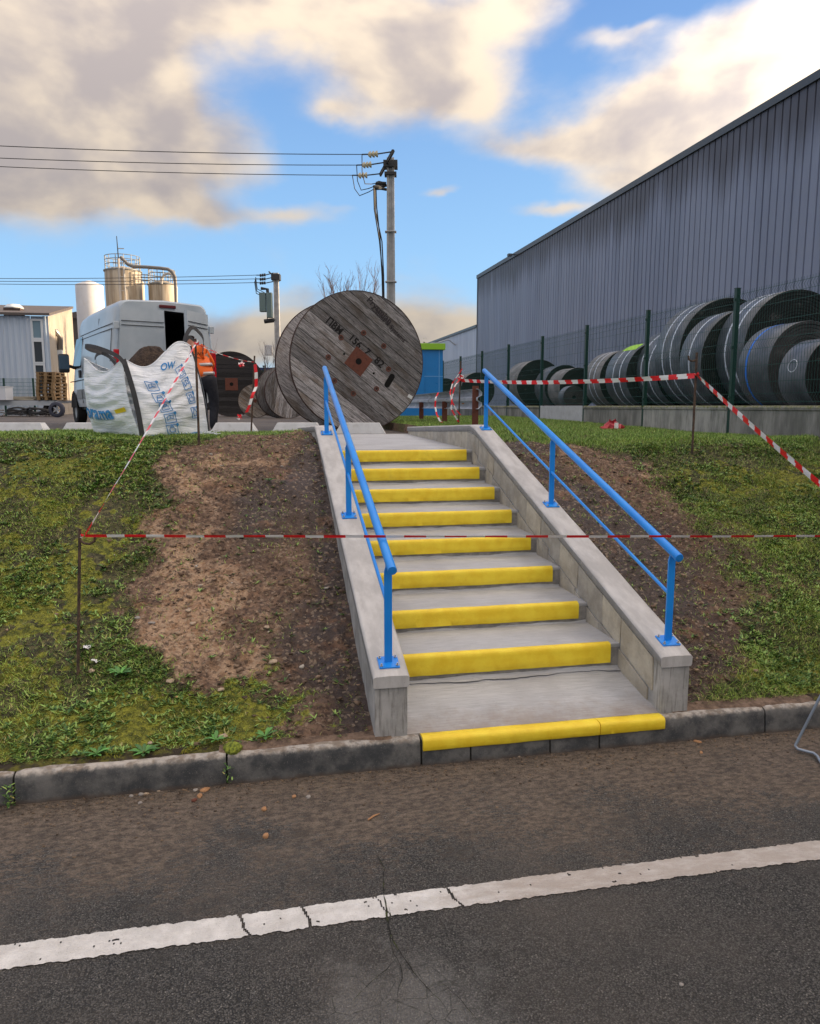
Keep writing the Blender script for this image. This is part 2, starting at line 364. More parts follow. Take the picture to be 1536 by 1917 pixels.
def bank(name, xs, ys, left):
    X, Y = np.meshgrid(xs, ys, indexing='ij'); g, mo, li, da = cover(X, Y, left)
    Z = (zl_full if left else zr_full)(X, Y)
    if not left: Z[0, :] -= .5
    V = np.stack([X, Y, Z], -1).reshape(-1, 3); a, b = X.shape
    i, j = np.meshgrid(np.arange(a-1), np.arange(b-1), indexing='ij'); k = (i*b+j).ravel()
    F = np.stack([k, k+b, k+b+1, k+1], 1)
    far = 1-sst(Y, 30, 60)*0
    at = np.stack([g, mo, li, da], -1).reshape(-1, 4)
    o = np_mesh(name, V, F, M_soil, True, {'cover': at}); return tag(o, kind='structure')
near_y = np.r_[np.arange(3.705, 4.6, .014), np.arange(4.6, 9.0, .02), np.arange(9.0, 11.5, .08)]
bank('grass_bank', np.r_[np.arange(-45, -7, 1.5), np.arange(-7, -3, .08), np.arange(-3, LWO-.001, .016), LWO+.03], np.r_[near_y, 11.6], True)
bank('grass_bank', np.r_[RWO-.03, np.arange(RWO+.01, 5.2, .018), np.arange(5.2, 8, .05), np.arange(8, 30, 1.0)], np.r_[near_y, np.arange(11.6, 40, .5)], False)

# ---- yard, far ground
m = Mat('yard_asphalt', 0.85); P = m.pos()
a = m.noise(P, 1.1, 6); c = m.mix(m.ss(a, .35, .65), (.085, .075, .07), (.15, .125, .105))
c = m.mix(m.ss(m.noise(P, .35, 5), .5, .62), c, (.11, .10, .095)); sp = m.noise(P, 60, 4, .7); c = m.mix(m.ss(sp, .3, .7), m.hsv(c, None, None, .7), c)
m.col(c); m.bump(sp, .5, .01); M_yard = m.m
b = MB(); b.add([(-70, 11.25, YARD), (3.2, 11.17, YARD), (3.2, 16, YARD), (3.2, 20, YARD), (3.2, 140, YARD), (-70, 140, YARD)], [(0, 1, 2, 3, 4, 5)])
tag(b.build('yard', M_yard), kind='structure')
m = Mat('far_ground', 0.95); P = m.pos(); c = m.mix(m.ss(m.noise(P, .05, 5), .4, .6), (.06, .075, .03), (.10, .09, .06)); m.col(c)
b = MB(); b.add([(-900, 30, YARD-.12), (900, 30, YARD-.12), (900, 1400, YARD-.12), (-900, 1400, YARD-.12)], [(0, 1, 2, 3)])
tag(b.build('ground', m.m), kind='structure')

# ---- road
m = Mat('road_asphalt', 0.75); P = m.pos()
v1 = m.n('ShaderNodeTexVoronoi', feature='F1'); m.L.new(P, v1.inputs['Vector']); v1.inputs['Scale'].default_value = 165
cs = m.n('ShaderNodeSeparateColor'); m.L.new(v1.outputs['Color'], cs.inputs[0])
c = m.mix(m.ss(cs.outputs[0], .0, 1.0), (.045, .046, .043), (.155, .150, .140))
c = m.mix(m.math('MULTIPLY', m.ss(cs.outputs[1], .965, .99), .6), c, (.42, .40, .37))
c = m.mix(m.ss(v1.outputs['Distance'], .35, .75), c, (.012, .012, .012))
big = m.noise(P, 1.3, 6, .6); c = m.mix(m.ss(big, .35, .7, 0, .45), c, (.12, .105, .09))
xyz = m.n('ShaderNodeSeparateXYZ'); m.L.new(P, xyz.inputs[0])
yy = m.math('ADD', xyz.outputs[1], m.math('MULTIPLY', m.math('SUBTRACT', m.noise(P, 1.8, 6, .65), .5), 1.5))
dn = m.noise(m.scaled(P, (1, 2.2, 1)), 30, 8, .72)
dirt = m.math('MULTIPLY', m.ss(yy, 2.35, 3.2), m.ss(m.math('ADD', m.math('ADD', m.math('MULTIPLY', dn, .75), m.math('MULTIPLY', m.noise(P, 2.6, 7, .65), .45)), m.ss(yy, 2.6, 3.7, 0, .20)), .58, .70))
edge = m.ss(m.math('ADD', xyz.outputs[1], m.math('MULTIPLY', m.math('SUBTRACT', m.noise(P, 5, 9, .72), .5), .55)), 3.30, 3.60)
dirt = m.math('MAXIMUM', dirt, edge)
dc = m.mix(m.ss(m.noise(m.scaled(P, (1, 1.8, 1)), 22, 9, .72), .35, .65), (.11, .085, .066), (.35, .275, .21)); dc = m.mix(m.ss(nfz := m.noise(P, 120, 4, .7), .3, .7), m.hsv(dc, None, None, .6), dc)
c = m.mix(m.math('MULTIPLY', dirt, .72), c, dc); c = m.mix(m.ss(m.noise(m.scaled(P, (1, 1.6, 1)), 3.1, 8, .7), .52, .66, 0, .5), c, (.045, .042, .038))
# light, worn patch with fine crazing near the camera
pm_ = m.n('ShaderNodeVectorMath', operation='DISTANCE'); m.L.new(P, pm_.inputs[0]); pm_.inputs[1].default_value = (.42, 2.02, 0)
pw = m.ss(m.math('ADD', pm_.outputs['Value'], m.math('MULTIPLY', m.math('SUBTRACT', m.noise(P, 7, 6, .6), .5), .9)), .42, .05)
c = m.mix(m.math('MULTIPLY', pw, .38), c, (.27, .27, .26))
cr = m.voro(m.scaled(P, (1, 1, 1)), 9, 'DISTANCE_TO_EDGE'); crk = m.math('MULTIPLY', m.ss(m.math('ADD', cr, m.math('MULTIPLY', m.noise(P, 40, 4), .05)), .045, .02), m.ss(pw, .2, .7))
c = m.mix(m.math('MULTIPLY', crk, .8), c, (.02, .022, .015))
m.col(c); m.rough(m.ss(dirt, 0, 1, .62, .95))
m.bump(m.math('SUBTRACT', 1.0, v1.outputs['Distance']), 1.0, .009); m.bump(m.noise(P, 14, 6, .7), .35, .02)
xs = np.r_[-60, -20, -8, np.arange(-4, 6, .1), 8, 20, 60]; ys = np.r_[-60, -20, -4, np.arange(0, 3.6, .1), YK+.02]
X, Y = np.meshgrid(xs, ys, indexing='ij'); Z = .012*fbm(X, Y, .8, 3, 71)*sst(Y, 0, .5)*(1-sst(Y, 3.3, 3.5)) - .006
a_, b_ = X.shape; i, j = np.meshgrid(np.arange(a_-1), np.arange(b_-1), indexing='ij'); k = (i*b_+j).ravel()
tag(np_mesh('road', np.stack([X, Y, Z], -1).reshape(-1, 3), np.stack([k, k+b_, k+b_+1, k+1], 1), m.m, True), kind='structure')
def zroad(X, Y): return .012*fbm(X, Y, .8, 3, 71)*sst(Y, 0, .5)*(1-sst(Y, 3.3, 3.5)) - .006

# ---- painted line: ragged sheet broken by cracks
m = Mat('line_paint', 0.7); P = m.pos(); xyz = m.n('ShaderNodeSeparateXYZ'); m.L.new(P, xyz.inputs[0])
c = m.mix(m.ss(m.noise(P, 12, 7, .65), .35, .7), (.56, .555, .54), (.72, .715, .70))
wr = m.math('ADD', m.ss(xyz.outputs[0], .35, 1.1), m.math('MULTIPLY', m.math('SUBTRACT', m.noise(m.scaled(P, (1, 2.5, 1), rot=(0, 0, .5)), 9, 7, .7), .5), 2.6))
c = m.mix(m.ss(wr, -.1, 1.3, 0, .85), c, (.36, .31, .27)); c = m.mix(m.ss(m.noise(P, 200, 3, .6), .62, .72, 0, .6), c, (.12, .11, .10)); m.col(c)
m.bump(m.voro(P, 125), .7, .004); M_line = m.m
xs = np.arange(-3.2, 6.2, .006); nvr = 14; t = np.linspace(0, 1, nvr)
lo = 2.512 + .016*fbm(xs, xs*0, 60, 3, 81) + .006*fbm(xs, xs*0, 3, 2, 82); hi = 2.633 + .014*fbm(xs, xs*0+5, 60, 3, 83)
X = np.repeat(xs[:, None], nvr, 1); Y = lo[:, None]*(1-t) + hi[:, None]*t; Z = zroad(X, Y) + .004
ckx = [on_z(x, y, 0)[0] for x, y in ((455, 1707), (572, 1695), (712, 1683), (846, 1672))]
gap = np.zeros(X.shape, bool)
for q, (cxk, wd, sl) in enumerate(zip(ckx, (.0055, .005, .003, .006), (-.28, -.2, -.35, -.22))):
    gap |= np.abs(X - (cxk + (Y-2.573)*sl*1.0 + .02*fbm(Y, Y*0, 25, 3, 90+q))) < wd
gap |= (fbm(X, Y, 45, 3, 95) > .33)
i, j = np.meshgrid(np.arange(len(xs)-1), np.arange(nvr-1), indexing='ij'); k = (i*nvr+j); keep = ~gap[:-1, :-1]
F = np.stack([k, k+nvr, k+nvr+1, k+1], -1)[keep]
tag(np_mesh('road_marking', np.stack([X, Y, Z], -1).reshape(-1, 3), F, M_line), kind='structure')
# cracks in the asphalt carrying on from the line, with moss in them
m = Mat('crack_fill', 0.95); P = m.pos(); m.col(m.mix(m.ss(m.noise(P, 25, 5), .5, .62), (.010, .010, .009), (.045, .055, .016))); M_crack = m.m
def crack(pts, w0, seed):
    pts = [on_z(x, y, 0)[:2] for x, y in pts]; P2 = []
    for a, b2 in zip(pts[:-1], pts[1:]):
        n = max(2, int(np.linalg.norm(b2-a)/.012))
        for q in range(n): P2.append(a + (b2-a)*q/n)
    P2 = np.array(P2); n = len(P2); s = np.arange(n)*.012
    P2[:, 0] += .05*fbm(s, s*0, 6, 4, seed); P2[:, 1] += .03*fbm(s, s*0+3, 8, 4, seed+1)
    w = w0*(.35 + 1.8*np.abs(fbm(s, s*0+9, 14, 3, seed+2))*2)*np.sin(np.linspace(.25, PI-.05, n))
    d = np.gradient(P2, axis=0); d /= np.linalg.norm(d, axis=1)[:, None]+1e-9; nn = np.stack([-d[:, 1], d[:, 0]], 1)
    A = P2+nn*w[:, None]; B = P2-nn*w[:, None]; V = np.concatenate([np.c_[A, zroad(A[:, 0], A[:, 1])+.006], np.c_[B, zroad(B[:, 0], B[:, 1])+.006]])
    k = np.arange(n-1); tag(np_mesh('road_crack', V, np.stack([k, k+1, k+1+n, k+n], 1), M_crack), kind='structure')
crack([(700, 1590), (718, 1655), (726, 1700), (745, 1790), (800, 1850), (850, 1917)], .0028, 100)
crack([(726, 1700), (735, 1760), (755, 1830), (740, 1917)], .0018, 110)
crack([(800, 1850), (830, 1840), (900, 1917)], .0018, 120)
crack([(745, 1790), (700, 1840), (650, 1890)], .0013, 130)

# ---- kerb
M_kerb = None
m = Mat('kerb_stone_concrete', .9); P = m.pos(); xyz = m.n('ShaderNodeSeparateXYZ'); m.L.new(P, xyz.inputs[0])
c = m.mix(m.ss(m.noise(P, 8, 7, .65), .35, .68), (.050, .055, .060), (.16, .16, .155))
c = m.mix(m.ss(m.noise(P, 150, 3, .6), .60, .72, 0, .6), c, (.24, .23, .21))
c = m.mix(m.ss(m.noise(P, 26, 6, .7), .66, .74, 0, .7), c, (.30, .30, .29))
top = m.ss(m.math('ADD', xyz.outputs[2], m.math('MULTIPLY', m.math('SUBTRACT', m.noise(P, 30, 5, .65), .5), .05)), .118, .145)
c = m.mix(top, c, m.mix(m.ss(m.noise(P, 18, 6), .4, .6), (.24, .20, .16), (.46, .43, .39)))
bot = m.ss(m.math('ADD', xyz.outputs[2], m.math('MULTIPLY', m.math('SUBTRACT', m.noise(P, 12, 5, .65), .5), .05)), .02, -.01, 0, .7)
c = m.mix(bot, c, (.10, .07, .05)); m.col(c); m.bump(m.noise(P, 160, 5, .7), .6, .003); m.bump(m.noise(P, 22, 5, .6), .5, .01); M_kerb = m.m
kerb = bpy.data.objects.new('kerb', None); lnk(kerb); tag(kerb, kind='structure')
jt = [-1.2, -.21, .79, 1.06, 1.51, 1.80, 2.835]; jt = [-1.2-k for k in range(7, 0, -1)] + jt + [2.835+k for k in range(1, 8)]
for q, (x0, x1) in enumerate(zip(jt[:-1], jt[1:])):
    g = .005; n = max(6, int((x1-x0)/.035)); xs = np.linspace(x0+g, x1-g, n)
    prof = [(YK, -.05), (YK+.001, .0), (YK+.004, .05), (YK+.010, .100), (YK+.014, .122), (YK+.024, .135), (YK+.040, .140), (YK+.080, .140), (YK+.118, .140), (YK+.12, .05)]
    Pg = np.zeros((n, len(prof), 3))
    for jx, (py, pz) in enumerate(prof):
        amp = .004 if 1 < jx < 8 else 0
        Pg[:, jx, 0] = xs; Pg[:, jx, 1] = py + amp*2.0*fbm(xs, xs*0+jx*.15, 14, 3, 200+q); Pg[:, jx, 2] = pz + amp*2.0*fbm(xs, xs*0+jx*.15, 12, 3, 220+q)*(pz > .1)
    e = .006; Pg[0, :, 1] += e*.6; Pg[-1, :, 1] += e*.6; Pg[0, 4:8, 2] -= e*.7; Pg[-1, 4:8, 2] -= e*.7
    b = MB(); b.grid(Pg); b.f.append(tuple(range(len(prof)))); b.m.append(0); b.f.append(tuple(range((n-1)*len(prof), n*len(prof)))[::-1]); b.m.append(0)
    b.build('kerb_stone', M_kerb, kerb, smooth=50)
b = MB(); b.box(jt[0], jt[-1], YK+.026, YK+.108, -.05, .105); b.build('kerb_bedding', worn('joint_mortar', (.03, .032, .026), .95, coord='pos'), kerb)

# ------------------------------------------------------------------ staircase
m = Mat('stair_concrete', .78); P = m.pos(); xyz = m.n('ShaderNodeSeparateXYZ'); m.L.new(P, xyz.inputs[0])
br = m.noise(m.scaled(P, (1.2, 26, 8)), 6, 7, .65); bl2 = m.noise(P, 2.6, 6, .6)
c = m.mix(m.ss(br, .3, .7), (.37, .385, .405), (.53, .545, .565)); c = m.mix(m.ss(bl2, .42, .68, 0, .5), c, (.33, .335, .35))
c = m.mix(m.ss(m.noise(P, 38, 6, .7), .66, .78, 0, .5), c, (.24, .21, .18)); c = m.mix(m.ss(m.noise(m.scaled(P, (1, 3, 1)), 5, 7, .7), .6, .8, 0, .5), c, (.60, .60, .60))
c = m.mix(m.ss(m.noise(P, 7, 7, .7), .62, .78, 0, .4), c, (.27, .215, .16))
ah = m.voro(P, 42); c = m.mix(m.ss(ah, .10, .05, 0, .8), c, (.12, .115, .11)); c = m.mix(m.ss(m.noise(m.scaled(P, (1, 2, 1)), 90, 4, .7), .62, .72, 0, .45), c, (.25, .22, .19))
soily = m.ss(m.math('ADD', xyz.outputs[1], m.math('MULTIPLY', m.math('SUBTRACT', m.noise(P, 9, 7, .7), .5), .5)), 3.98, 3.66, 0, .6); c = m.mix(soily, c, (.25, .185, .13))
m.col(c); m.bump(br, .35, .006); m.bump(ah, .25, .003); m.bump(m.noise(P, 240, 3), .3, .0015); M_conc = m.m
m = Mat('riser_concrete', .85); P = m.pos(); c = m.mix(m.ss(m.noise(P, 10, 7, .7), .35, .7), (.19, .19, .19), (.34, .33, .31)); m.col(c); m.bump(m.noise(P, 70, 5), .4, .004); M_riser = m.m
m = Mat('yellow_step_paint', .5); P = m.pos()
c = m.mix(m.ss(m.noise(P, 9, 6, .6), .3, .7), (.87, .61, .018), (.97, .755, .045)); c = m.mix(m.ss(m.noise(m.scaled(P, (1, 1, 2)), 30, 7, .75), .66, .78, 0, .6), c, (.40, .27, .05)); c = m.mix(m.ss(m.noise(P, 3, 6, .7), .55, .75, 0, .4), c, (.60, .40, .04))
m.col(c); m.bump(m.noise(P, 45, 6, .7), .6, .004); M_yel = m.m
m = Mat('side_wall_concrete', .82); P = m.pos(); c = m.mix(m.ss(m.noise(P, 5, 7, .65), .35, .68), (.30, .30, .29), (.50, .50, .49)); c = m.mix(m.ss(m.noise(m.scaled(P, (14, 14, 1)), 5, 6, .65), .48, .68, 0, .75), c, (.17, .165, .15))
c = m.mix(m.ss(m.noise(P, 70, 5, .7), .62, .72, 0, .5), c, (.18, .165, .15)); m.col(c); m.bump(m.noise(m.scaled(P, (40, 40, 1.6)), 4, 6, .6), .5, .006); m.bump(m.noise(P, 130, 4), .3, .002); M_wall = m.m
m = Mat('cap_concrete', .7); P = m.pos(); c = m.mix(m.ss(m.noise(m.scaled(P, (3, 1, 1)), 3.5, 7, .62), .35, .68), (.43, .425, .415), (.58, .575, .565)); c = m.mix(m.ss(m.noise(P, 24, 7, .72), .64, .76, 0, .45), c, (.70, .69, .67)); c = m.mix(m.ss(m.noise(P, 6, 6, .7), .62, .8, 0, .5), c, (.28, .27, .27))
m.col(c); P_ah = m.voro(P, 50)
c = m.mix(m.ss(P_ah, .09, .05, 0, .7), c, (.16, .15, .14)); m.col(c); m.bump(m.noise(P, 30, 6, .6), .35, .004); m.bump(m.noise(P, 260, 3), .2, .001); M_cap = m.m
M_capside = worn('trowelled_mortar', (.24, .245, .25), .8, dirt=(.40, .39, .37), scale=9, coord='pos')
m = Mat('facing_block_stone', .9); P = m.pos(); c = m.mix(m.ss(m.noise(P, 7, 7, .65), .35, .68), (.37, .34, .28), (.53, .50, .42)); c = m.hsv(c, None, m.ss(m.rand(), 0, 1, .6, 1.05), m.ss(m.rand(), 0, 1, .78, 1.05)); c = m.mix(m.ss(m.noise(P, 110, 4, .7), .58, .7, 0, .6), c, (.20, .17, .13))
m.col(c); m.bump(m.noise(P, 120, 5, .7), .6, .004); M_block = m.m

stairs = thing('staircase', 'new pale concrete outdoor staircase with yellow edged steps climbing the grass bank', 'staircase', (RWI-.73, 3.7, .14))
def sub(o, par): o.parent = par; o.matrix_parent_inverse = par.matrix_world.inverted() if par.matrix_world else Matrix(); return o
bpy.context.view_layer.update()
OFF = -Vector(stairs.location)
def part(b, name, mat, par=stairs, **k):
    """mesh given in world coordinates, parented to something standing at stairs.location"""
    o = b.build(name, mat, None, **k); o.parent = par
    if par is stairs: o.location = OFF
    return o
R0, RUN, RISE, T0 = 4.222, .4872, .148, .235
steps = []
b = MB(); b.add([(LWI-.02, 3.72, -.1), (RWI+.02, 3.72, -.1), (LWI-.02, 3.72, .143), (RWI+.02, 3.72, .143), (LWI-.02, R0+.02, -.1), (RWI+.02, R0+.02, -.1), (LWI-.02, R0+.02, T0), (RWI+.02, R0+.02, T0)], [(0, 1, 3, 2), (2, 3, 7, 6), (0, 2, 6, 4), (1, 5, 7, 3), (4, 6, 7, 5), (0, 4, 5, 1)])
part(b, 'step', M_conc)
def nosing(par, y, z, x0, x1, face, deep, seed, th=.008, base_rot=0):
    prof = [(y+deep, z-.002), (y+deep-.003, z+th*.7), (y+deep*.5, z+th), (y+.010, z+th*.8), (y-.002, z+.001), (y-.009, z-.012), (y-.010, z-.03), (y-.010, z-face*.6), (y-.010, z-face+.004), (y-.006, z-face), (y+.002, z-face)]
    xs = np.linspace(x0, x1, 60); G = np.zeros((len(xs), len(prof), 3))
    for j, (py, pz) in enumerate(prof):
        G[:, j, 0] = xs; G[:, j, 1] = py + .0035*fbm(xs, xs*0+j*.2, 9, 4, seed)*(1 if 0 < j < 9 else .8); G[:, j, 2] = pz + .005*fbm(xs, xs*0+j*.2+4, 7, 4, seed+1)
    G[0, :, 0] -= .003; b = MB(); b.grid(G); n = len(prof)
    b.f.append(tuple(range(n))); b.m.append(0); b.f.append(tuple(range(59*n, 60*n))[::-1]); b.m.append(0)
    o = b.build('nosing', M_yel, None, smooth=55); o.parent = par
    return o
for i in range(8):
    y = R0+RUN*i; z = T0+RISE*(i+1) if i else T0+.168
    zb = T0+RISE*i - .05; z = T0+RISE*(i+1)+(.012 if i == 0 else 0)
    y2 = y+RUN+.03 if i < 7 else y+.30
    b = MB(); b.cur = 1; b.box(LWI-.02, RWI+.02, y, y2, zb-.1, z-.02); b.cur = 0; b.box(LWI-.02, RWI+.02, y-.004, y2, z-.02, z)
    st = part(b, 'step', [M_conc, M_riser], bevel=.004, smooth=35)
    nosing(st, y-.004, z, LWI+.004, RWI-.055+.004*math.sin(i*5), .108 if i else .122, .042, 300+i*7)
    # mortar squeezed out at the foot of the riser
    xs = np.linspace(LWI, RWI, 90); hh = .014+.030*np.clip(fbm(xs, xs*0, 5, 4, 400+i)+.15, -.1, 1); dd = .012+.05*np.clip(fbm(xs, xs*0+3, 6, 4, 420+i)+.2, 0, 1); zt = T0+RISE*i
    G = np.zeros((90, 4, 3)); G[:, :, 0] = xs[:, None]; G[:, 0, 1] = y-.003; G[:, 0, 2] = zt+hh; G[:, 1, 1] = y-.003-dd*.25; G[:, 1, 2] = zt+hh*.45; G[:, 2, 1] = y-.003-dd*.6; G[:, 2, 2] = zt+hh*.12+.002; G[:, 3, 1] = y-dd*1.2-.003; G[:, 3, 2] = zt-.001
    b = MB(); b.grid(G); o = b.build('mortar_fillet', M_conc, None, smooth=60); o.parent = st
b = MB(); b.add([(LWI-.02, 7.9, 1.0), (RWI+.02, 7.9, 1.0), (LWI-.02, 7.9, 1.4225), (RWI+.02, 7.9, 1.4225), (LWI-.02, 11.2, 1.0), (RWI+.02, 11.2, 1.0), (LWI-.02, 11.2, 1.462), (RWI+.02, 11.2, 1.462)], [(0, 1, 3, 2), (2, 3, 7, 6), (0, 2, 6, 4), (1, 5, 7, 3), (4, 6, 7, 5), (0, 4, 5, 1)])
part(b, 'landing', M_conc)
# yellow painted kerb edge, two runs either side of the stone joint
y0n = YK+.006
for x0, x1, sd_ in ((.80, 1.797, 500), (1.804, 2.19, 510)):
    nosing(stairs, y0n, .139, x0, x1, .062, .070, sd_, th=.007).location = OFF
    stairs.children[-1]['label'] = 'yellow painted kerb edge at the foot of the stairs'
CAPL = [(3.70, .482), (7.60, 1.676), (7.75, 1.695), (11.16, 1.568)]
CAPL = [(3.70, .482), (7.55, 1.662), (7.72, 1.682), (11.16, 1.568)]
def capz(Y): return float(np.interp(Y, [p[0] for p in CAPL], [p[1] for p in CAPL]))
for side, (xa, xb) in (('l', (LWO, LWI)), ('r', (RWI, RWO))):
    b = MB(); ct = .06
    low = [(3.712, .128), (11.14, .128)]
    prof = [(3.712, .128)] + [(3.712, .482-ct)] + [(y, z-ct) for y, z in CAPL[1:]] + [(11.15, .9), (5.0, .0)]
    prof = [(3.712, .128), (3.712, .482-ct), (7.55, 1.662-ct), (7.72, 1.682-ct), (11.15, 1.568-ct), (11.15, .8), (3.76, .0), (3.76, .128)]
    ins = .012 if side == 'r' else .006
    b.prism(prof, xa+(ins if side == 'r' else .006), xb-.006, 'x')
    w = part(b, 'side_wall', M_wall); w['label'] = 'right side wall of the stairs, faced with beige blocks' if side == 'r' else 'left side wall of the stairs'
    # cap: hand trowelled, rounded arrises
    ys = np.r_[np.arange(3.70, 7.5, .06), np.arange(7.5, 7.85, .03), np.arange(7.85, 11.1, .1), 11.16]
    pr = [(xa+.004, -.066), (xa-.003, -.058), (xa-.004, -.012), (xa+.003, -.003), (xa+.012, 0), ((xa+xb)/2, .0015), (xb-.012, 0), (xb-.003, -.003), (xb+.003, -.012), (xb+.002, -.058), (xb-.004, -.066)]
    G = np.zeros((len(ys), len(pr), 3))
    for j, (px_, dz) in enumerate(pr):
        G[:, j, 0] = px_ + .005*fbm(ys, ys*0+j*.3, 4, 3, 600+j*0); G[:, j, 1] = ys; G[:, j, 2] = [capz(y)+dz for y in ys]; G[:, j, 2] += .005*fbm(ys, ys*0+j*.3, 5, 3, 610)
    G[0, 3:8, 2] -= .004
    b = MB(); b.grid(G); n = len(pr); b.m = [1 if (q % (n-1)) in (0, 1, 8, 9) else 0 for q in range(len(b.m))]; b.f.append(tuple(range(n))); b.m.append(0); b.f.append(tuple(range((len(ys)-1)*n, len(ys)*n))[::-1]); b.m.append(0)
    o = b.build('cap', [M_cap, M_capside], None, smooth=50); o.parent = w
    if side == 'r':
        rr = random.Random(5); y = 3.80; row = []
        while y < 11.0:
            wdt = rr.choice([.13, .2, .27, .33, .40]) if y < 7.5 else rr.uniform(.22, .36)
            row.append((y, min(y+wdt, 11.1), rr.uniform(-.03, .05))); y += wdt
        g = .003
        for (a0, a1, ln) in row:
            ln2 = ln*.5; X0, X1 = RWI+.001+rr.uniform(0, .003), RWI+.013
            def quad(ya, yb, ta, tb, ba, bb, la, lb):
                b = MB(); b.prism([(ya+la, ba), (yb+lb, bb), (yb, tb), (ya, ta)], X0, X1, 'x'); o = b.build('facing_block', M_block, None, bevel=.0025); o.parent = w
            t0, t1 = capz(a0)-.072, capz(a1)-.072
            if a0 < 7.5:
                hgt = .185+.03*math.sin(a0*9)
                quad(a0+g, a1-g, t0, t1, t0-hgt, t1-hgt, ln2, ln2)
                if rr.random() < .7: quad(a0+g+.05, a1-g+.05, t0-hgt-.004, t1-hgt-.004, t0-hgt-.3, t1-hgt-.3, 0, 0)
                else: quad(a0+g+.05, (a0+a1)/2+.05-g, t0-hgt-.004, (t0+t1)/2-hgt-.004, t0-hgt-.3, t1-hgt-.3, 0, 0); quad((a0+a1)/2+.05+g, a1-g+.05, (t0+t1)/2-hgt-.004, t1-hgt-.004, t0-hgt-.3, t1-hgt-.3, 0, 0)
            else: quad(a0+g, a1-g, t0, t1, t0-.3, t1-.3, ln2*.3, ln2*.3)

# ------------------------------------------------------------------ handrails
m = Mat('blue_rail_paint', .28); P = m.pos(); m.col(m.mix(m.ss(m.noise(P, 20, 5), .3, .7), (.008, .21, .80), (.012, .27, .90))); m.col(m.mix(m.ss(m.noise(P, 60, 6, .75), .76, .84, 0, .4), m.mix(m.ss(m.noise(P, 3, 3), .3, .7), (.010, .25, .84), (.016, .31, .92)), (.10, .22, .42))); M_blue = m.m
M_zinc = worn('zinc_bolt', (.5, .5, .5), .35, .9)
def rail(X, posts, lo, hi, mlo, mhi, label, sgn):
    base = Vector((X, posts[0], capz(posts[0]))); r = thing('handrail', label, 'handrail', base, 0, 'blue handrails on the stair walls')
    def P2(o): o.parent = r; o.location = -base; return o
    d = (hi[1]-lo[1])/(hi[0]-lo[0]); rz = lambda y: lo[1]+(y-lo[0])*d
    b = MB(); L0 = Vector((X+.006*sgn, lo[0], lo[1])); L1 = Vector((X+.006*sgn, hi[0], hi[1])); b.tube([L0, L1], .0245, 24)
    o = P2(b.build('top_rail', M_blue, None, smooth=40, bevel=.002))
    b = MB(); segs = [posts[0], posts[1], posts[2]]; mz = lambda y: mlo+(mhi-mlo)*(y-posts[0])/(posts[2]-posts[0])
    for a, c2 in ((posts[0], posts[1]), (posts[1], posts[2])):
        b = MB(); b.tube([(X-.004, a+.005, mz(a)), (X-.004, c2-.005, mz(c2))], .0105, 12); P2(b.build('middle_rail', M_blue, None, smooth=40))
    for y in posts:
        cz = capz(y)+.002; tz = rz(y)-.022
        b = MB(); b.prism([(X-.021, cz+.008), (X+.021, cz+.008), (X+.021, tz-.035), (X+.010, tz+.002), (X-.010, tz+.002), (X-.021, tz-.035)], y-.006, y+.006, 'y')
        po = P2(b.build('post', M_blue, None, bevel=.0015))
        b = MB(); b.tube([(X-.012, y, tz-.002), (X, y+.008, tz+.004), (X+.012, y, tz-.002), (X, y-.008, tz-.004), (X-.012, y, tz-.002)], .004, 6); wb = b.build('weld_bead', M_blue, None, smooth=60); wb.parent = po
        s = math.atan2(capz(y+.05)-capz(y-.05), .1)
        Mx = Matrix.Translation((X, y, cz+.004)) @ Matrix.Rotation(s, 4, 'X')
        b = MB(); b.box(-.055, .055, -.05, .05, -.004, .005, Mx); bp = b.build('base_plate', M_blue, None, bevel=.0015); bp.parent = po
        for sx in (-1, 1):
            for sy in (-1, 1):
                b = MB(); b.tube([Mx @ Vector((sx*.043, sy*.036, .004)), Mx @ Vector((sx*.043, sy*.036, .010))], .009, 6); b.tube([Mx @ Vector((sx*.043, sy*.036, .010)), Mx @ Vector((sx*.043, sy*.036, .022))], .0045, 6)
                bo = b.build('bolt', M_zinc, None); bo.parent = po
    return r
z1 = on_y(722, 1131, 3.80)[2]; z2 = on_y(612, 751, 7.38)[2]
rail(.64, (3.803, 5.569, 7.383), (3.70, 1.042), (7.577, 2.253), z1, z2, 'blue handrail on the left side wall, beside the bare mud strip', 1)
z1 = on_y(1250, 1112, 3.83)[2]; z2 = on_y(914, 757, 7.49)[2]
rail(2.295, (3.831, 5.665, 7.492), (3.743, 1.034), (7.553, 2.241), z1, z2, 'blue handrail on the right side wall, nearest the wire fence', -1)
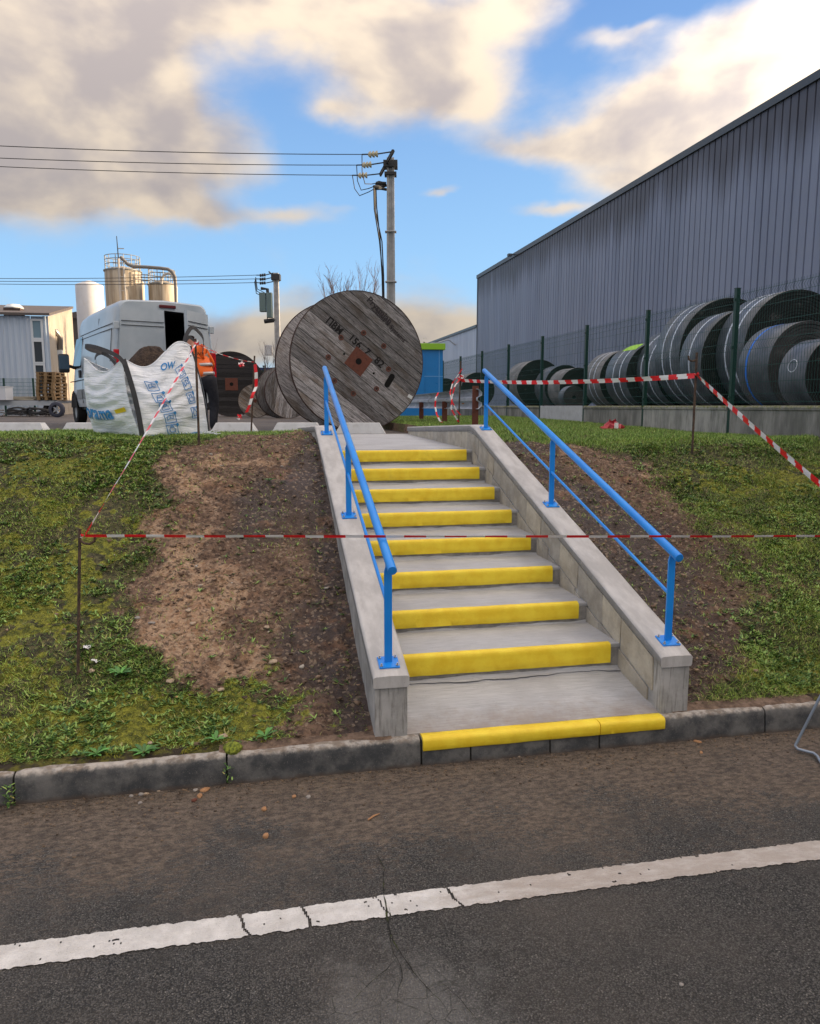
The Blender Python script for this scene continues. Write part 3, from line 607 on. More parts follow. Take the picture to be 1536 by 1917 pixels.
# ------------------------------------------------------------------ far setting and things on the yard
FH = np.array([math.sin(YAW), math.cos(YAW), 0.0])
def at(x, y, d):                     # surveyed point: photograph direction at a measured horizontal distance
    v = ray(x, y); return Vector(np.array([0, 0, H]) + v*(d/(v@FH)))
def hx(az_cam):                      # horizontal direction, degrees to the right of the camera's heading
    a = YAW + math.radians(az_cam); return Vector((math.sin(a), math.cos(a), 0))
def basis(loc, x, y, z): return Matrix(((x[0], y[0], z[0], loc[0]), (x[1], y[1], z[1], loc[1]), (x[2], y[2], z[2], loc[2]), (0, 0, 0, 1)))
def text_mesh(s, size, weight=0.0):
    cu = bpy.data.curves.new('t', 'FONT'); cu.body = s; cu.size = size; cu.align_x = 'CENTER'; cu.align_y = 'CENTER'; cu.resolution_u = 3; cu.offset = weight
    ob = bpy.data.objects.new('t', cu); me = bpy.data.meshes.new_from_object(ob); vs = [v.co.copy() for v in me.vertices]; fs = [tuple(p.vertices) for p in me.polygons]
    bpy.data.objects.remove(ob); bpy.data.curves.remove(cu); bpy.data.meshes.remove(me); return vs, fs
def flat(name, c, rough=.6, metal=0.0, **k):
    m = Mat(name, rough, metal); m.col(c); return m.m

# ---- big warehouse on the right
XB = 13.0
zt0 = on_x(895, 515, XB); YF, ZT = float(zt0[1]), float(zt0[2])
def ribbed_sheet(w, z0, z1, pitch, n=None):
    """upright cladding sheet running along +Y in the local frame, facing -X"""
    b = MB(); n = int(round(w/pitch)); pts = []
    for k in range(n):
        y = k*pitch; pts += [(0, y+.004), (0, y+pitch*.80), (.032, y+pitch*.85), (.032, y+pitch*.95), (0, y+pitch-.004)]
    pts[0] = (0, 0); pts[-1] = (0, w-.006)
    vs = [(x, y, z0) for x, y in pts] + [(x, y, z1) for x, y in pts]; N_ = len(pts)
    b.add(vs, [(i, i+1, N_+i+1, N_+i) for i in range(N_-1)]); return b
m = Mat('cladding_steel', .45, .0); P = m.pos(); xyz = m.n('ShaderNodeSeparateXYZ'); m.L.new(P, xyz.inputs[0])
c = m.mix(m.ss(m.noise(m.scaled(P, (1, 1, .12)), 1.2, 5), .35, .65), (.17, .205, .30), (.225, .265, .375)); c = m.mix(m.math('MULTIPLY', m.rand(), .35), c, (.24, .275, .36))
stn = m.noise(m.scaled(P, (1, 1, .05)), 2.2, 6, .7); big = m.noise(m.scaled(P, (1, 1, .02)), .28, 3)
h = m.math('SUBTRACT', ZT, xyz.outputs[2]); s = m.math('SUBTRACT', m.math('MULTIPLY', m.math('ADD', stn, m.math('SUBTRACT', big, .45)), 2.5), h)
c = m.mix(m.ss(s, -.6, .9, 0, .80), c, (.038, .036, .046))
c = m.mix(m.ss(m.noise(m.scaled(P, (1, 2.2, .06)), 3, 6, .7), .64, .74, 0, .3), c, (.06, .062, .075))
m.col(c); m.bump(m.noise(P, 1.5, 3), .12, .02); M_clad = m.m
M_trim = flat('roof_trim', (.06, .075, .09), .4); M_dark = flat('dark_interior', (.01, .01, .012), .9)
wh = thing('warehouse', 'tall blue-grey ribbed metal warehouse with dark stains under its roof edge, right of the stairs', 'warehouse', (XB, YF, YARD))
YN = -26.0
b = MB(); b.box(.045, 38, YN-YF, 0, -.3, ZT-YARD-.12); b.build('wall', flat('wall_core', (.12, .13, .15), .6), wh)
b = MB(); b.box(-.019, 38.2, YN-YF-.1, .08, ZT-YARD-.12, ZT-YARD-.02); b.box(-.06, -.02, YN-YF-.1, .10, ZT-YARD-.20, ZT-YARD+.0); b.build('roof_edge', M_trim, wh)
b = MB(); b.box(-.03, .06, -.05, .05, -.3, ZT-YARD-.13); b.build('corner_flashing', M_trim, wh)
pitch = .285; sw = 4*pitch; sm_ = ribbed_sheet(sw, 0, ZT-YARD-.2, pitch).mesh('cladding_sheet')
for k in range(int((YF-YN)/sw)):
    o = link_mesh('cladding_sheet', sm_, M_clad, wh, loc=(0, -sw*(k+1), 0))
b = MB(); p = on_x(966, 478, XB)
b.tube([(-.02, p[1]-YF, p[2]-YARD), (-.15, p[1]-YF, p[2]-YARD+.05), (-.25, p[1]-YF, p[2]-YARD+.03)], .03, 6); b.box(-.42, -.22, p[1]-YF-.12, p[1]-YF+.12, p[2]-YARD-.05, p[2]-YARD+.06); b.build('wall_box', M_trim, wh)
# lower pale hall behind it
zt2 = on_x(893, 608, XB+.02); Z2 = float(zt2[2]); w2 = thing('low_hall', 'lower pale blue metal hall seen beyond the end of the big warehouse', 'hall', (XB+.02, YF, YARD))
m = Mat('pale_cladding', .45); P = m.pos(); c = m.mix(m.ss(m.noise(m.scaled(P, (1, 1, .1)), .8, 5), .35, .65), (.40, .47, .60), (.48, .55, .68)); m.col(c)
b = ribbed_sheet(.36*120, 0, Z2-YARD-.15, .36); b.build('wall', m.m, w2)
b = MB(); b.box(.06, 30, 0.1, .36*120, -.2, Z2-YARD-.1); b.box(-.08, 30, 0.1, .36*120+.1, Z2-YARD-.15, Z2-YARD-.0); b.build('roof', M_trim, w2)
p = on_x(853, 646, XB); b = MB(); b.tube([(-.02, p[1]-YF, p[2]-YARD), (-.5, p[1]-YF, p[2]-YARD+.35), (-1.2, p[1]-YF, p[2]-YARD+.15)], .05, 6); b.box(-1.7, -1.1, p[1]-YF-.15, p[1]-YF+.15, p[2]-YARD+.02, p[2]-YARD+.15); b.build('wall_box', flat('lamp_grey', (.4, .45, .5)), w2)

# ---- storage strip behind the fence
XF = 6.6; ZP = 1.885; ZS = 1.80
b = MB(); b.add([(XF+.06, -6, ZS), (XB+.03, -6, ZS), (XB+.03, 60, ZS), (XF+.06, 60, ZS)], [(0, 1, 2, 3)]); tag(b.build('storage_ground', M_yard), kind='structure')

# ---- green mesh fence on a concrete plinth
m = Mat('green_fence_paint', .4); m.col((.006, .045, .034)); M_green = m.m; M_wire = flat('green_wire', (.012, .075, .062), .4)
m = Mat('plinth_concrete', .9); P = m.pos(); xyz = m.n('ShaderNodeSeparateXYZ'); m.L.new(P, xyz.inputs[0])
c = m.mix(m.ss(m.noise(m.scaled(P, (1, 1, .25)), 4, 7, .7), .35, .68), (.20, .205, .19), (.42, .42, .39)); c = m.mix(m.ss(m.noise(m.scaled(P, (8, 8, .7)), 3, 6, .7), .52, .72, 0, .7), c, (.10, .11, .085)); c = m.hsv(c, None, None, m.ss(m.rand(), 0, 1, .75, 1.15))
c = m.mix(m.ss(m.math('ADD', xyz.outputs[2], m.math('MULTIPLY', m.math('SUBTRACT', m.noise(P, 14, 6, .7), .5), .16)), ZP-.045, ZP-.01), c, m.mix(m.ss(m.noise(P, 30, 5, .7), .4, .6), (.13, .15, .035), (.30, .29, .20)))
m.col(c); m.bump(m.noise(P, 60, 6, .7), .5, .006); M_pl = m.m
M_plnew = worn('new_concrete', (.52, .54, .56), .8, dirt=(.35, .35, .34), coord='pos')
YS = [9.68+2.47*k for k in range(-2, 9)]
fe = thing('mesh_fence', 'green welded mesh fence on a mossy concrete plinth in front of the belt rolls', 'fence', (XF, YS[0], 1.45))
FO = -Vector(fe.location); ZTOP = 3.50
def zfold(z):
    for c0 in (1.99, 2.70, 3.36):
        if abs(z-c0) < .055: return -(.055-abs(z-c0))*.62
    return 0
b = MB(); zz = sorted([1.91, 3.455]+[c0+d for c0 in (1.99, 2.70, 3.36) for d in (-.055, 0, .055)])
for k in range(49): yw = .045+k*.05; b.tube([(zfold(z), yw, z) for z in zz], .0027, 3, caps=False)
for z in (1.935, 2.045, 2.20, 2.42, 2.645, 2.755, 2.98, 3.20, 3.305, 3.415): b.tube([(-.004, .03, z), (-.004, 2.44, z)], .003, 3, caps=False)
wmesh = b.mesh('wire_panel')
for i, y in enumerate(YS):
    gz = float(zr_full(np.array([XF-.05]), np.array([y]))[0]) - .15
    b = MB(); b.box(-.03, .03, y-.03, y+.03, gz, ZTOP); b.box(-.034, .034, y-.034, y+.034, ZTOP, ZTOP+.012)
    for zc in (2.0, 2.7, 3.35): b.box(-.045, -.03, y-.018, y+.018, zc-.02, zc+.02)
    b2 = b.mesh('post', bevel=.004); link_mesh('post', b2, M_green, fe, loc=(0, FO.y, FO.z))
    if i < len(YS)-1:
        link_mesh('wire_panel', wmesh, M_wire, fe, loc=(0, y+FO.y+.005, FO.z))
        bw = MB(); pr = [(-.03, 1.1), (-.03, 1.818), (-.045, 1.828), (-.05, 1.86), (-.035, ZP), (.035, ZP), (.05, 1.86), (.045, 1.828), (.03, 1.818), (.03, 1.1)]
        new = (i == 4)
        if new: pr = [(-.03, 1.1), (-.03, ZP+.0), (.03, ZP+.0), (.03, 1.1)]
        bw.prism(pr, y+.033, y+2.437, 'y'); o = bw.build('concrete_plinth', M_plnew if new else M_pl, fe, bevel=.004, loc=(0, FO.y, FO.z))
        if new: o['label'] = 'newer smooth pale plinth slab'

# ---- rolls of conveyor belt
def rubber(name, c, rough):
    m = Mat(name, rough); P = m.pos(); b_ = m.mix(m.ss(m.noise(P, 2.5, 6, .65), .35, .7), tuple(x*.7 for x in c), tuple(x*1.4 for x in c)); b_ = m.mix(m.ss(m.noise(P, 5, 7, .75), .55, .75, 0, .5), b_, (.22, .22, .21)); m.col(b_); m.bump(m.noise(P, 40, 4), .2, .004); return m.m
M_belt = rubber('belt_outside', (.095, .112, .132), .36); M_side = rubber('belt_side', (.010, .014, .014), .8)
M_pale = rubber('belt_outside_pale', (.22, .22, .22), .6); M_sidep = rubber('belt_side_grey', (.05, .052, .055), .8)
M_str = worn('white_stripe', (.62, .70, .80), .6, coord='pos', bump=0); M_bstr = flat('blue_stripe', (.03, .20, .75)); M_lime = flat('lime_spray_paint', (.42, .80, .04), .5)
def roll(label, px_, top, Xc, Ln, stripes=(.3, .62), outer=None, side=None, inner=.16, sgroup='belt rolls stacked behind the fence', xoff=0.0, smat=None, left=None, turns=16):
    k = ray(px_, 650); Y = Xc*k[1]/k[0]; zt = float(on_y(px_, top, Y)[2]); R = (zt-ZS)/2; base = Vector((Xc, Y, ZS))
    t = thing('belt_roll', label, 'belt roll', base, 0, sgroup)
    Mx = Matrix.Translation((0, 0, R)) @ Matrix.Rotation(-PI/2, 4, 'X')     # local z of the lathe -> +Y
    b = MB(); pr = [(R*.995, 0), (R, .006), (R, Ln-.006), (R*.995, Ln)]; b.lathe(pr, 72, Mx); b.build('outer_wrap', outer or M_belt, t, smooth=50)
    b = MB(); pr = []
    ri = R*inner; n = turns
    for q in range(n):
        r0 = ri+(R-ri)*q/n; r1 = ri+(R-ri)*(q+1)/n; j = .010*math.sin(q*7.3+px_)
        pr += [(r0+.003, .012+j*.4), (r0+.006, .0+j), (r1-.006, .0+j), (r1-.003, .016)]
    pr = [(ri, Ln*.9), (ri, .03)] + pr[:-1] + [(R*.994, .002)]; b.lathe(pr, 72, Mx)
    b.build('spiral_side', side or M_side, t, smooth=30)
    b = MB(); b.lathe([(0.001, Ln), (R*.995, Ln)], 48, Mx); b.build('back_side', side or M_side, t)
    for s_ in stripes:
        b = MB(); r2 = R+.004; b.lathe([(r2-.003, Ln*s_-.022), (r2, Ln*s_-.020), (r2, Ln*s_+.020), (r2-.003, Ln*s_+.022)], 72, Mx); b.build('stripe', smat or M_str, t, smooth=50)
    return t, R, Y, Ln
roll('huge dark belt roll rising highest at the right, pale lines on its wrap', 1492, 541, 9.7, .85, (.35, .65))
roll('middle sized belt roll with one blue line and a ringed grey side', 1514, 600, 8.5, .75, (.72,), side=M_sidep, smat=M_bstr, turns=11)
tC, RC, YC, LC = roll('smallest belt roll at the right edge with a chalked ring on its wrap', 1572, 630, 7.95, .55, ())
b = MB(); Mx = Matrix.Translation((0, 0, RC)) @ Matrix.Rotation(-PI/2, 4, 'X')
def ringp(a, r, rr, th): return [((RC+.004)*math.cos(PI+(.05+rr*math.sin(q)/RC)), (RC+.004)*math.sin(PI+(.05+rr*math.sin(q)/RC)), LC*.5+rr*math.cos(q)) for q in np.linspace(0, 2*PI, 24)]
b.tube([Mx @ Vector(p_) for p_ in [(-(RC+.004)*math.cos(.25+.1*math.sin(q)), -(RC+.004)*math.sin(.25-.1+.0+.17*math.sin(q)*1.0+.1), LC*.5+.09*math.cos(q)) for q in np.linspace(0, 2*PI, 24)]], .006, 5); b.build('chalk_mark', M_str, tC)
roll('large belt roll with two pale lines standing left of the tallest roll', 1366, 557, 9.9, 1.0, (.35, .68))
roll('belt roll with a single pale line nested in front of a larger two-lined roll', 1398, 578, 9.3, .75, (.55,))
tG, RG, YG, LG = roll('lower belt roll streaked with lime green spray paint on top', 1232, 640, 9.4, 1.1, (.3, .62))
b = MB(); G = []
for a in np.linspace(1.75, 2.25, 8):
    G.append([((RG+.006)*math.cos(a), -.0+LG*s_, RG+(RG+.006)*math.sin(a)) for s_ in (.12, .4, .75)])
b.grid(G); b.build('paint_mark', M_lime, tG)
roll('medium belt roll between the lime painted roll and the large two-lined one', 1300, 612, 9.8, 1.1, (.3, .62))
roll('pale topped belt roll at the left end of the striped row', 1176, 655, 9.6, 1.0, (.35, .65), outer=M_pale)
roll('tallest of the unlined black belt rolls, pale wrap, behind the handrail', 1012, 673, 9.4, 1.3, (), outer=M_pale)
roll('black belt roll partly behind the tallest unlined one', 1060, 683, 9.6, .9, (), outer=M_belt)
roll('black belt roll with a broad grey wrap just left of a tall fence post', 1086, 688, 9.0, .9, (), outer=M_pale)
roll('small grey belt roll lying low in front of the black unlined rolls', 1078, 722, 8.2, .35, (), outer=M_belt, side=M_sidep, turns=6)
roll('black domed belt roll seen over the guard rail end', 896, 697, 9.5, 1.6, (), outer=M_pale)
roll('farthest small belt roll right of the blue cabin', 835, 708, 9.3, 1.6, ())

# ---- overhead line poles
m = Mat('pole_concrete', .85); P = m.pos(); c = m.mix(m.ss(m.noise(P, 3, 6, .65), .35, .65), (.33, .335, .34), (.46, .465, .47)); m.col(c); M_pole = m.m
M_black = flat('black_steel', (.025, .027, .03), .5); M_glass = flat('insulator_glass', (.55, .52, .38), .15); M_cable = flat('black_cable', (.012, .013, .015), .6)
def pole(label, px_, top, d, wb, wt, arms, detail):
    p = at(px_, top, d); p0 = Vector((p.x, p.y, YARD)); Hh = p.z-YARD; t = thing('utility_pole', label, 'utility pole', p0, -YAW, 'concrete poles of the overhead line')
    b = MB(); n = 10; G = []
    for k in range(n+1):
        z = Hh*k/n; w = wb+(wt-wb)*k/n; e = w*.28; dd = w*.36
        G.append([(-w/2, -dd, z), (-w/2+e, -dd, z), (-w/2+e, -dd+.05, z), (w/2-e, -dd+.05, z), (w/2-e, -dd, z), (w/2, -dd, z), (w/2, dd, z), (-w/2, dd, z), (-w/2, -dd, z)])
    b.grid(G); b.f.append(tuple(range((n)*9, n*9+8))); b.m.append(0); b.build('shaft', M_pole, t)
    Mi = (Matrix.Translation(p0) @ Matrix.Rotation(-YAW, 4, 'Z')).inverted()
    return t, p0, Mi, Hh
def wire(label, pts, r=.012, group='overhead wires', sag=.25):
    a, c2 = Vector(pts[0]), Vector(pts[1]); base = a; t_ = np.linspace(0, 1, 18); b = MB()
    b.tube([(a.lerp(c2, s)-Vector((0, 0, sag*4*s*(1-s)))) - base for s in t_], r, 5); o = b.build('power_wire', M_cable, loc=base); tag(o, label, 'wire', group)
P1, p0, Mi, Hh = pole('tall concrete utility pole behind the big cable drum with cables down its side', 731.5, 296, 29, .36, .27, 1, True)
def loc1(x, y, d): return Mi @ at(x, y, d)
b = MB(); a0, a1 = loc1(736, 283, 27.6), loc1(713, 326, 30.4); b.tube([a0, a1], .07, 6); b.tube([a0+Vector((0, 0, -.05)), a1+Vector((0, 0, -.05))], .05, 5)
b.box(-.26, .26, -.22, .22, Hh-.35, Hh-.12); b.box(-.22, .22, -.2, .2, Hh-.62, Hh-.52); b.build('crossarm', M_black, P1)
ends = []
for (xa, ya, da, xb, yb, wl, yl) in ((734, 284, 27.7, 678, 289, 0, 267), (720, 304, 29, 668, 309, 0, 290), (713, 325, 30.3, 660, 328, 0, 306)):
    A = loc1(xa, ya, da); B = loc1(xb, yb, da-.2); b = MB(); b.tube([A, A.lerp(B, .5)-Vector((0, 0, .03)), B], .025, 5); o1 = b.build('insulator_string', M_black, P1)
    b = MB(); dirv = (B-A).normalized()
    for q in (.55, .66, .77):
        c_ = A.lerp(B, q)-Vector((0, 0, .03)); b.tube([c_-dirv*.07, c_-dirv*.02, c_+dirv*.03], [.12, .10, .04], 8)
    o2 = b.build('insulator_disc', M_glass, P1)
    Bw = (Matrix.Translation(p0) @ Matrix.Rotation(-YAW, 4, 'Z')) @ B; ends.append(B)
    far = Vector(on_z(-260, yl-(yb-yl)*260/670*.9, Bw.z))
    wire({284: 'highest overhead wire running left from the tall pole', 304: 'middle overhead wire running left from the tall pole', 325: 'lowest of the upper wires running left from the tall pole'}[ya], (Bw, far), .014, 'overhead wires', .12)
brk = [loc1(704, 343, 29), loc1(700, 349, 28.6), loc1(702, 353, 29.4)]
for e, k in zip(ends, brk):
    b = MB(); mid = e.lerp(k, .5)+Vector((-.15, 0, -.5)); b.tube([e, e.lerp(mid, .5)+Vector((-.05, 0, -.12)), mid, mid.lerp(k, .6)+Vector((.0, 0, -.02)), k], .016, 5); b.build('jumper_cable', M_cable, P1)
    b = MB(); q = Vector((-.16, 0, k.z)); b.tube([k, k.lerp(q, .3), k.lerp(q, .6), q], [.05, .09, .06, .05], 8); b.build('surge_arrester', M_black, P1)
for q, dx in enumerate((-.06, 0, .06)):
    b = MB(); k = brk[q]; pts = [k, k+Vector((.02, 0, -.8)), k+Vector((.2+dx, 0, -1.9)), Vector((-.30+dx*.5, -.05, Hh-4.2)), Vector((-.27+dx*.4, -.06, Hh-6.0)), Vector((-.26+dx*.4, -.06, 2)), Vector((-.26+dx*.4, -.06, 0))]
    b.tube(pts, .026, 6); b.build('down_cable', M_cable, P1, smooth=60)
b = MB()
for z in (Hh-2.6, Hh-4.4, Hh-6.1, Hh-7.8): b.box(-.21, .21, -.17, .17, z-.012, z+.012)
b.build('steel_strap', flat('strap', (.5, .5, .5), .4, .8), P1)
P2_, q0, Mi2, Hh2 = pole('smaller distant concrete utility pole with a transformer, left of the big cable drum', 517, 511, 54, .40, .34, 1, True)
MiW = (Matrix.Translation(q0) @ Matrix.Rotation(-YAW, 4, 'Z'))
b = MB(); b.box(-.3, .3, -.3, .3, Hh2-.5, Hh2-.1); b.tube([(-.5, 0, Hh2+.1), (.2, 0, Hh2-.6)], .05, 5); b.tube([(-.9, 0, Hh2-3.3), (-.1, 0, Hh2-3.2)], .16, 6); b.build('crossarm', M_black, P2_)
for (y0_, y1_, yl) in ((511, 515, 518.5), (519, 522, 523), (527, 529, 527.5)):
    A = Mi2 @ at(512, y0_, 54); B = Mi2 @ at(480, y1_, 54); b = MB(); b.tube([A, A.lerp(B, .5)-Vector((0, 0, .08)), B], .035, 5)
    for q in (.5, .62, .74): c_ = A.lerp(B, q)-Vector((0, 0, .06)); b.tube([c_-Vector((.05, 0, 0)), c_+Vector((.05, 0, 0))], .11, 6)
    b.build('insulator_string', M_black, P2_); Bw = MiW @ B; wire({511: 'highest of the thin lower wires crossing in front of the silos', 519: 'middle of the thin lower wires crossing in front of the silos', 527: 'lowest wire crossing in front of the silos'}[y0_], (Bw, Vector(on_z(-200, yl+.6, Bw.z))), .02, 'overhead wires', .15)
for q in range(3):
    A = Mi2 @ at(479-q, 519+4*q, 54); b = MB(); b.tube([A, A+Vector((.1, 0, -.8)), A+Vector((.9, 0, -1.2)), (-.7, 0, Hh2-3.3)], .03, 5); b.build('jumper_cable', M_cable, P2_)
m = flat('transformer_green', (.11, .17, .175), .5); b = MB(); A = Mi2 @ at(493, 565, 54); b.box(A.x-.22, A.x+.22, -.3, .15, A.z-.7, A.z+.6); b.box(A.x+.28, A.x+.66, -.3, .1, A.z-1.1, A.z+.6); b.build('transformer_box', m, P2_, bevel=.04)
b = MB(); A = Mi2 @ at(489, 540, 54); b.tube([A, A+Vector((.45, 0, -.05)), A+Vector((.5, 0, -1.2))], .12, 6); b.build('cable_terminal', M_black, P2_)
A = Mi2 @ at(505, 656, 54); b = MB(); b.box(A.x-.3, A.x+.25, -.3, .1, A.z-.35, A.z+.35); b.build('switch_box', flat('grey_box', (.5, .52, .55)), P2_, bevel=.03)

# ---- silos and tank
m = Mat('silo_steel', .55); P = m.pos(); xyz = m.n('ShaderNodeSeparateXYZ'); m.L.new(P, xyz.inputs[0])
c = m.mix(m.ss(m.noise(m.scaled(P, (1.5, 1.5, .1)), 1.6, 6, .65), .38, .62), (.30, .24, .17), (.52, .46, .37)); c = m.mix(m.ss(m.noise(m.scaled(P, (3, 3, .08)), 2, 5, .7), .58, .68, 0, .7), c, (.16, .10, .06)); m.col(c); M_silo = m.m
M_white = worn('tank_white', (.60, .60, .61), .6, dirt=(.45, .4, .33), scale=.6, coord='pos', bump=0)
M_rail = flat('galvanised_rail', (.22, .24, .25), .5)
def silo(label, x0, x1, top, d, mat, railing=True):
    a, c2 = at(x0, top, d), at(x1, top, d); c_ = (a+c2)/2; R = (a-c2).length/2; t = thing('silo', label, 'silo', (c_.x, c_.y, YARD), 0, 'silos behind the van'); h = c_.z-YARD
    b = MB(); pr = [(R, 0), (R, h*.35), (R+.03, h*.35+.02), (R+.03, h*.35+.1), (R, h*.35+.12), (R, h), (R*.96, h+.05), (R*.2, h+.35), (.01, h+.38)]; b.lathe(pr, 40); b.build('shell', mat, t, smooth=40)
    if railing:
        b = MB(); n = 14
        for k in range(n):
            a_ = 2*PI*k/n; q = Vector((math.cos(a_)*(R-.06), math.sin(a_)*(R-.06), h)); b.tube([q, q+Vector((0, 0, 1.1))], .03, 4)
        for z in (.45, .8, 1.1): b.tube([(math.cos(2*PI*k/28)*(R-.06), math.sin(2*PI*k/28)*(R-.06), h+z) for k in range(29)], .03, 4)
        b.build('railing', M_rail, t)
        b = MB(); b.lathe([(R+.02, h-.08), (R+.08, h-.06), (R+.08, h+.02), (R, h+.03)], 40); b.build('rim', M_rail, t, smooth=40)
    return t, c_, R, h
sA, cA, RA, hA = silo('tallest rusty silo with a railing and an antenna mast, behind the van roof', 198, 263, 508, 62, M_silo)
sB, cB, RB, hB = silo('shorter rusty silo on the right with curved pipes over its railing', 279, 329, 533, 62.5, M_silo)
silo('slim dark silo half hidden behind the tallest one', 255, 270, 530, 65, M_silo, False)
silo('plain white storage tank left of the rusty silos', 143, 192, 535, 58, M_white, False)
b = MB(); q = Vector((at(223, 500, 60)-Vector((cA.x, cA.y, YARD)))); q.z = 0
b.tube([(q.x, q.y, 3), (q.x, q.y, at(223, 484, 60).z-YARD)], .10, 6); b.tube([(q.x+.5, q.y, 3), (q.x+.35, q.y, at(226, 500, 60).z-YARD)], .08, 6)
for k in range(10): b.box(q.x, q.x+.45, q.y-.03, q.y+.03, 3+k*1.05, 3.06+k*1.05)
b.build('ladder_mast', flat('mast_grey', (.4, .38, .36)), sA)
b = MB(); b.tube([(q.x, q.y, at(223, 484, 60).z-YARD), (q.x-.05, q.y, at(223, 442, 60).z-YARD)], [.05, .03], 5); b.build('antenna', M_black, sA)
b = MB(); O = Vector((cB.x, cB.y, YARD)); W_ = lambda x, y: at(x, y, 60.5)-O
b.tube([W_(226, 481), W_(232, 487), W_(240, 495), W_(250, 499), W_(275, 500), W_(300, 502), W_(315, 504), W_(323, 509), W_(328, 518), W_(329, 530), W_(330, 570)], .13, 8); b.build('delivery_pipe', flat('pipe_grey', (.18, .17, .16), .5), sB, smooth=60)
b = MB(); b.tube([W_(303, 532), W_(303, 522), W_(307, 515), W_(315, 512), W_(323, 515), W_(327, 524), W_(331, 540), W_(331, 572)], .09, 8); b.build('vent_pipe', flat('pipe_pale', (.45, .42, .38), .5), sB, smooth=60)
b = MB()
for y in (514, 519, 524, 531): b.tube([W_(264, y), W_(281, y+1)], .04, 4)
for x in (266, 272, 278): b.tube([W_(x, 513), W_(x, 532)], .035, 4)
b.build('walkway', M_rail, sB)

# ---- left building
m = Mat('left_building_cladding', .5); P = m.pos(); c = m.mix(m.ss(m.noise(m.scaled(P, (1, 1, .15)), 1.0, 5), .3, .7), (.36, .45, .57), (.48, .56, .67)); c = m.mix(m.ss(m.noise(m.scaled(P, (3, 3, .3)), 2, 5, .7), .6, .75, 0, .35), c, (.35, .28, .2)); m.col(c); M_lb = m.m
c0 = at(90, 592, 36); z0b = c0.z; c1 = at(-90, 588, 35.3); cg = at(133, 579, 46); 
lb = thing('workshop_building', 'pale corrugated workshop with a strip window at the left edge of the picture', 'building', (c0.x, c0.y, YARD))
O = Vector((c0.x, c0.y, YARD)); fr = Vector((c1.x-c0.x, c1.y-c0.y, 0)); fl = fr.length; fr.normalize(); gv = Vector((cg.x-c0.x, cg.y-c0.y, 0)); gl = gv.length; gv.normalize()
hf, hg = z0b-YARD, cg.z-YARD
def corr(dirv, L0, L1, out_, zfun, pit, dep, name, mat, par, holes=()):
    b = MB(); s = L0; pts = []
    while s < L1-1e-6: pts += [(s, 0), (s+pit*.3, 0), (s+pit*.5, dep), (s+pit*.8, dep)]; s += pit
    pts.append((L1, 0)); n = len(pts)
    vs = [dirv*a+out_*q for a, q in pts]; V = [(v.x, v.y, 0) for v in vs]+[(v.x, v.y, zfun(a)) for v, (a, q) in zip(vs, pts)]
    b.add(V, [(i, i+1, n+i+1, n+i) for i in range(n-1)]); return b.build(name, mat, par)
nf_ = Vector((fr.y, -fr.x, 0)); nf_ = nf_ if nf_.y < 0 else -nf_; ng = Vector((gv.y, -gv.x, 0)); ng = ng if ng.x > 0 else -ng
# front: strip window occupies 0.24 .. 0.80 m from the corner
xw0 = (at(84, 650, 36)-c0).to_2d().length; xw1 = (at(60, 650, 35.8)-c0).to_2d().length
corr(fr, 0, xw0, nf_, lambda a: hf, .26, .035, 'front_wall', M_lb, lb); corr(fr, xw1, fl, nf_, lambda a: hf, .26, .035, 'front_wall', M_lb, lb)
corr(gv, 0, gl, ng, lambda a: hf+(hg-hf)*a/gl, .30, .04, 'gable_wall', worn('gable_cladding', (.36, .32, .27), .6, dirt=(.22, .15, .10), scale=.8, coord='pos'), lb)
M_pane = flat('window_glass', (.02, .03, .045), .1); M_blind = flat('blind', (.16, .26, .33), .5); M_frame = flat('white_frame', (.6, .65, .7), .4)
def zpx(y): return at(70, y, 36).z-YARD
for (ya, yb, mt, lab) in ((600, 634, M_blind, 'blinds down'), (639, 679, M_pane, None), (683, 740, M_pane, None)):
    b = MB(); e = .0; z0, z1 = zpx(yb), zpx(ya)
    def fp(s, o_, z): v = fr*s+nf_*o_; return (v.x, v.y, z)
    for (sa, sb, za, zb) in ((xw0, xw0+.09, z0-.06, z1+.06), (xw1-.09, xw1, z0-.06, z1+.06), (xw0+.09, xw1-.09, z0-.06, z0+.03), (xw0+.09, xw1-.09, z1-.03, z1+.06)):
        b.add([fp(sa, -.05, za), fp(sb, -.05, za), fp(sa, .05, za), fp(sb, .05, za), fp(sa, -.05, zb), fp(sb, -.05, zb), fp(sa, .05, zb), fp(sb, .05, zb)], [(0, 1, 3, 2), (4, 5, 7, 6), (0, 1, 5, 4), (2, 3, 7, 6), (0, 2, 6, 4), (1, 3, 7, 5)])
    fo = b.build('window', M_frame, lb); b = MB(); b.add([fp(xw0+.05, -.0, z0), fp(xw1-.05, 0, z0), fp(xw1-.05, 0, z1), fp(xw0+.05, 0, z1)], [(0, 1, 2, 3)]); b.build('pane', mt, fo)
b = MB(); b.add([fp(xw0, -.06, 0), fp(xw1, -.06, 0), fp(xw1, -.06, hf), fp(xw0, -.06, hf)], [(0, 1, 2, 3)]); b.build('window_backing', M_lb, lb)
M_roof = worn('roof_brown', (.10, .085, .08), .7, coord='pos', scale=.7); b = MB()
def rp(s, g, z): v = fr*s+gv*g; return (v.x, v.y, z)
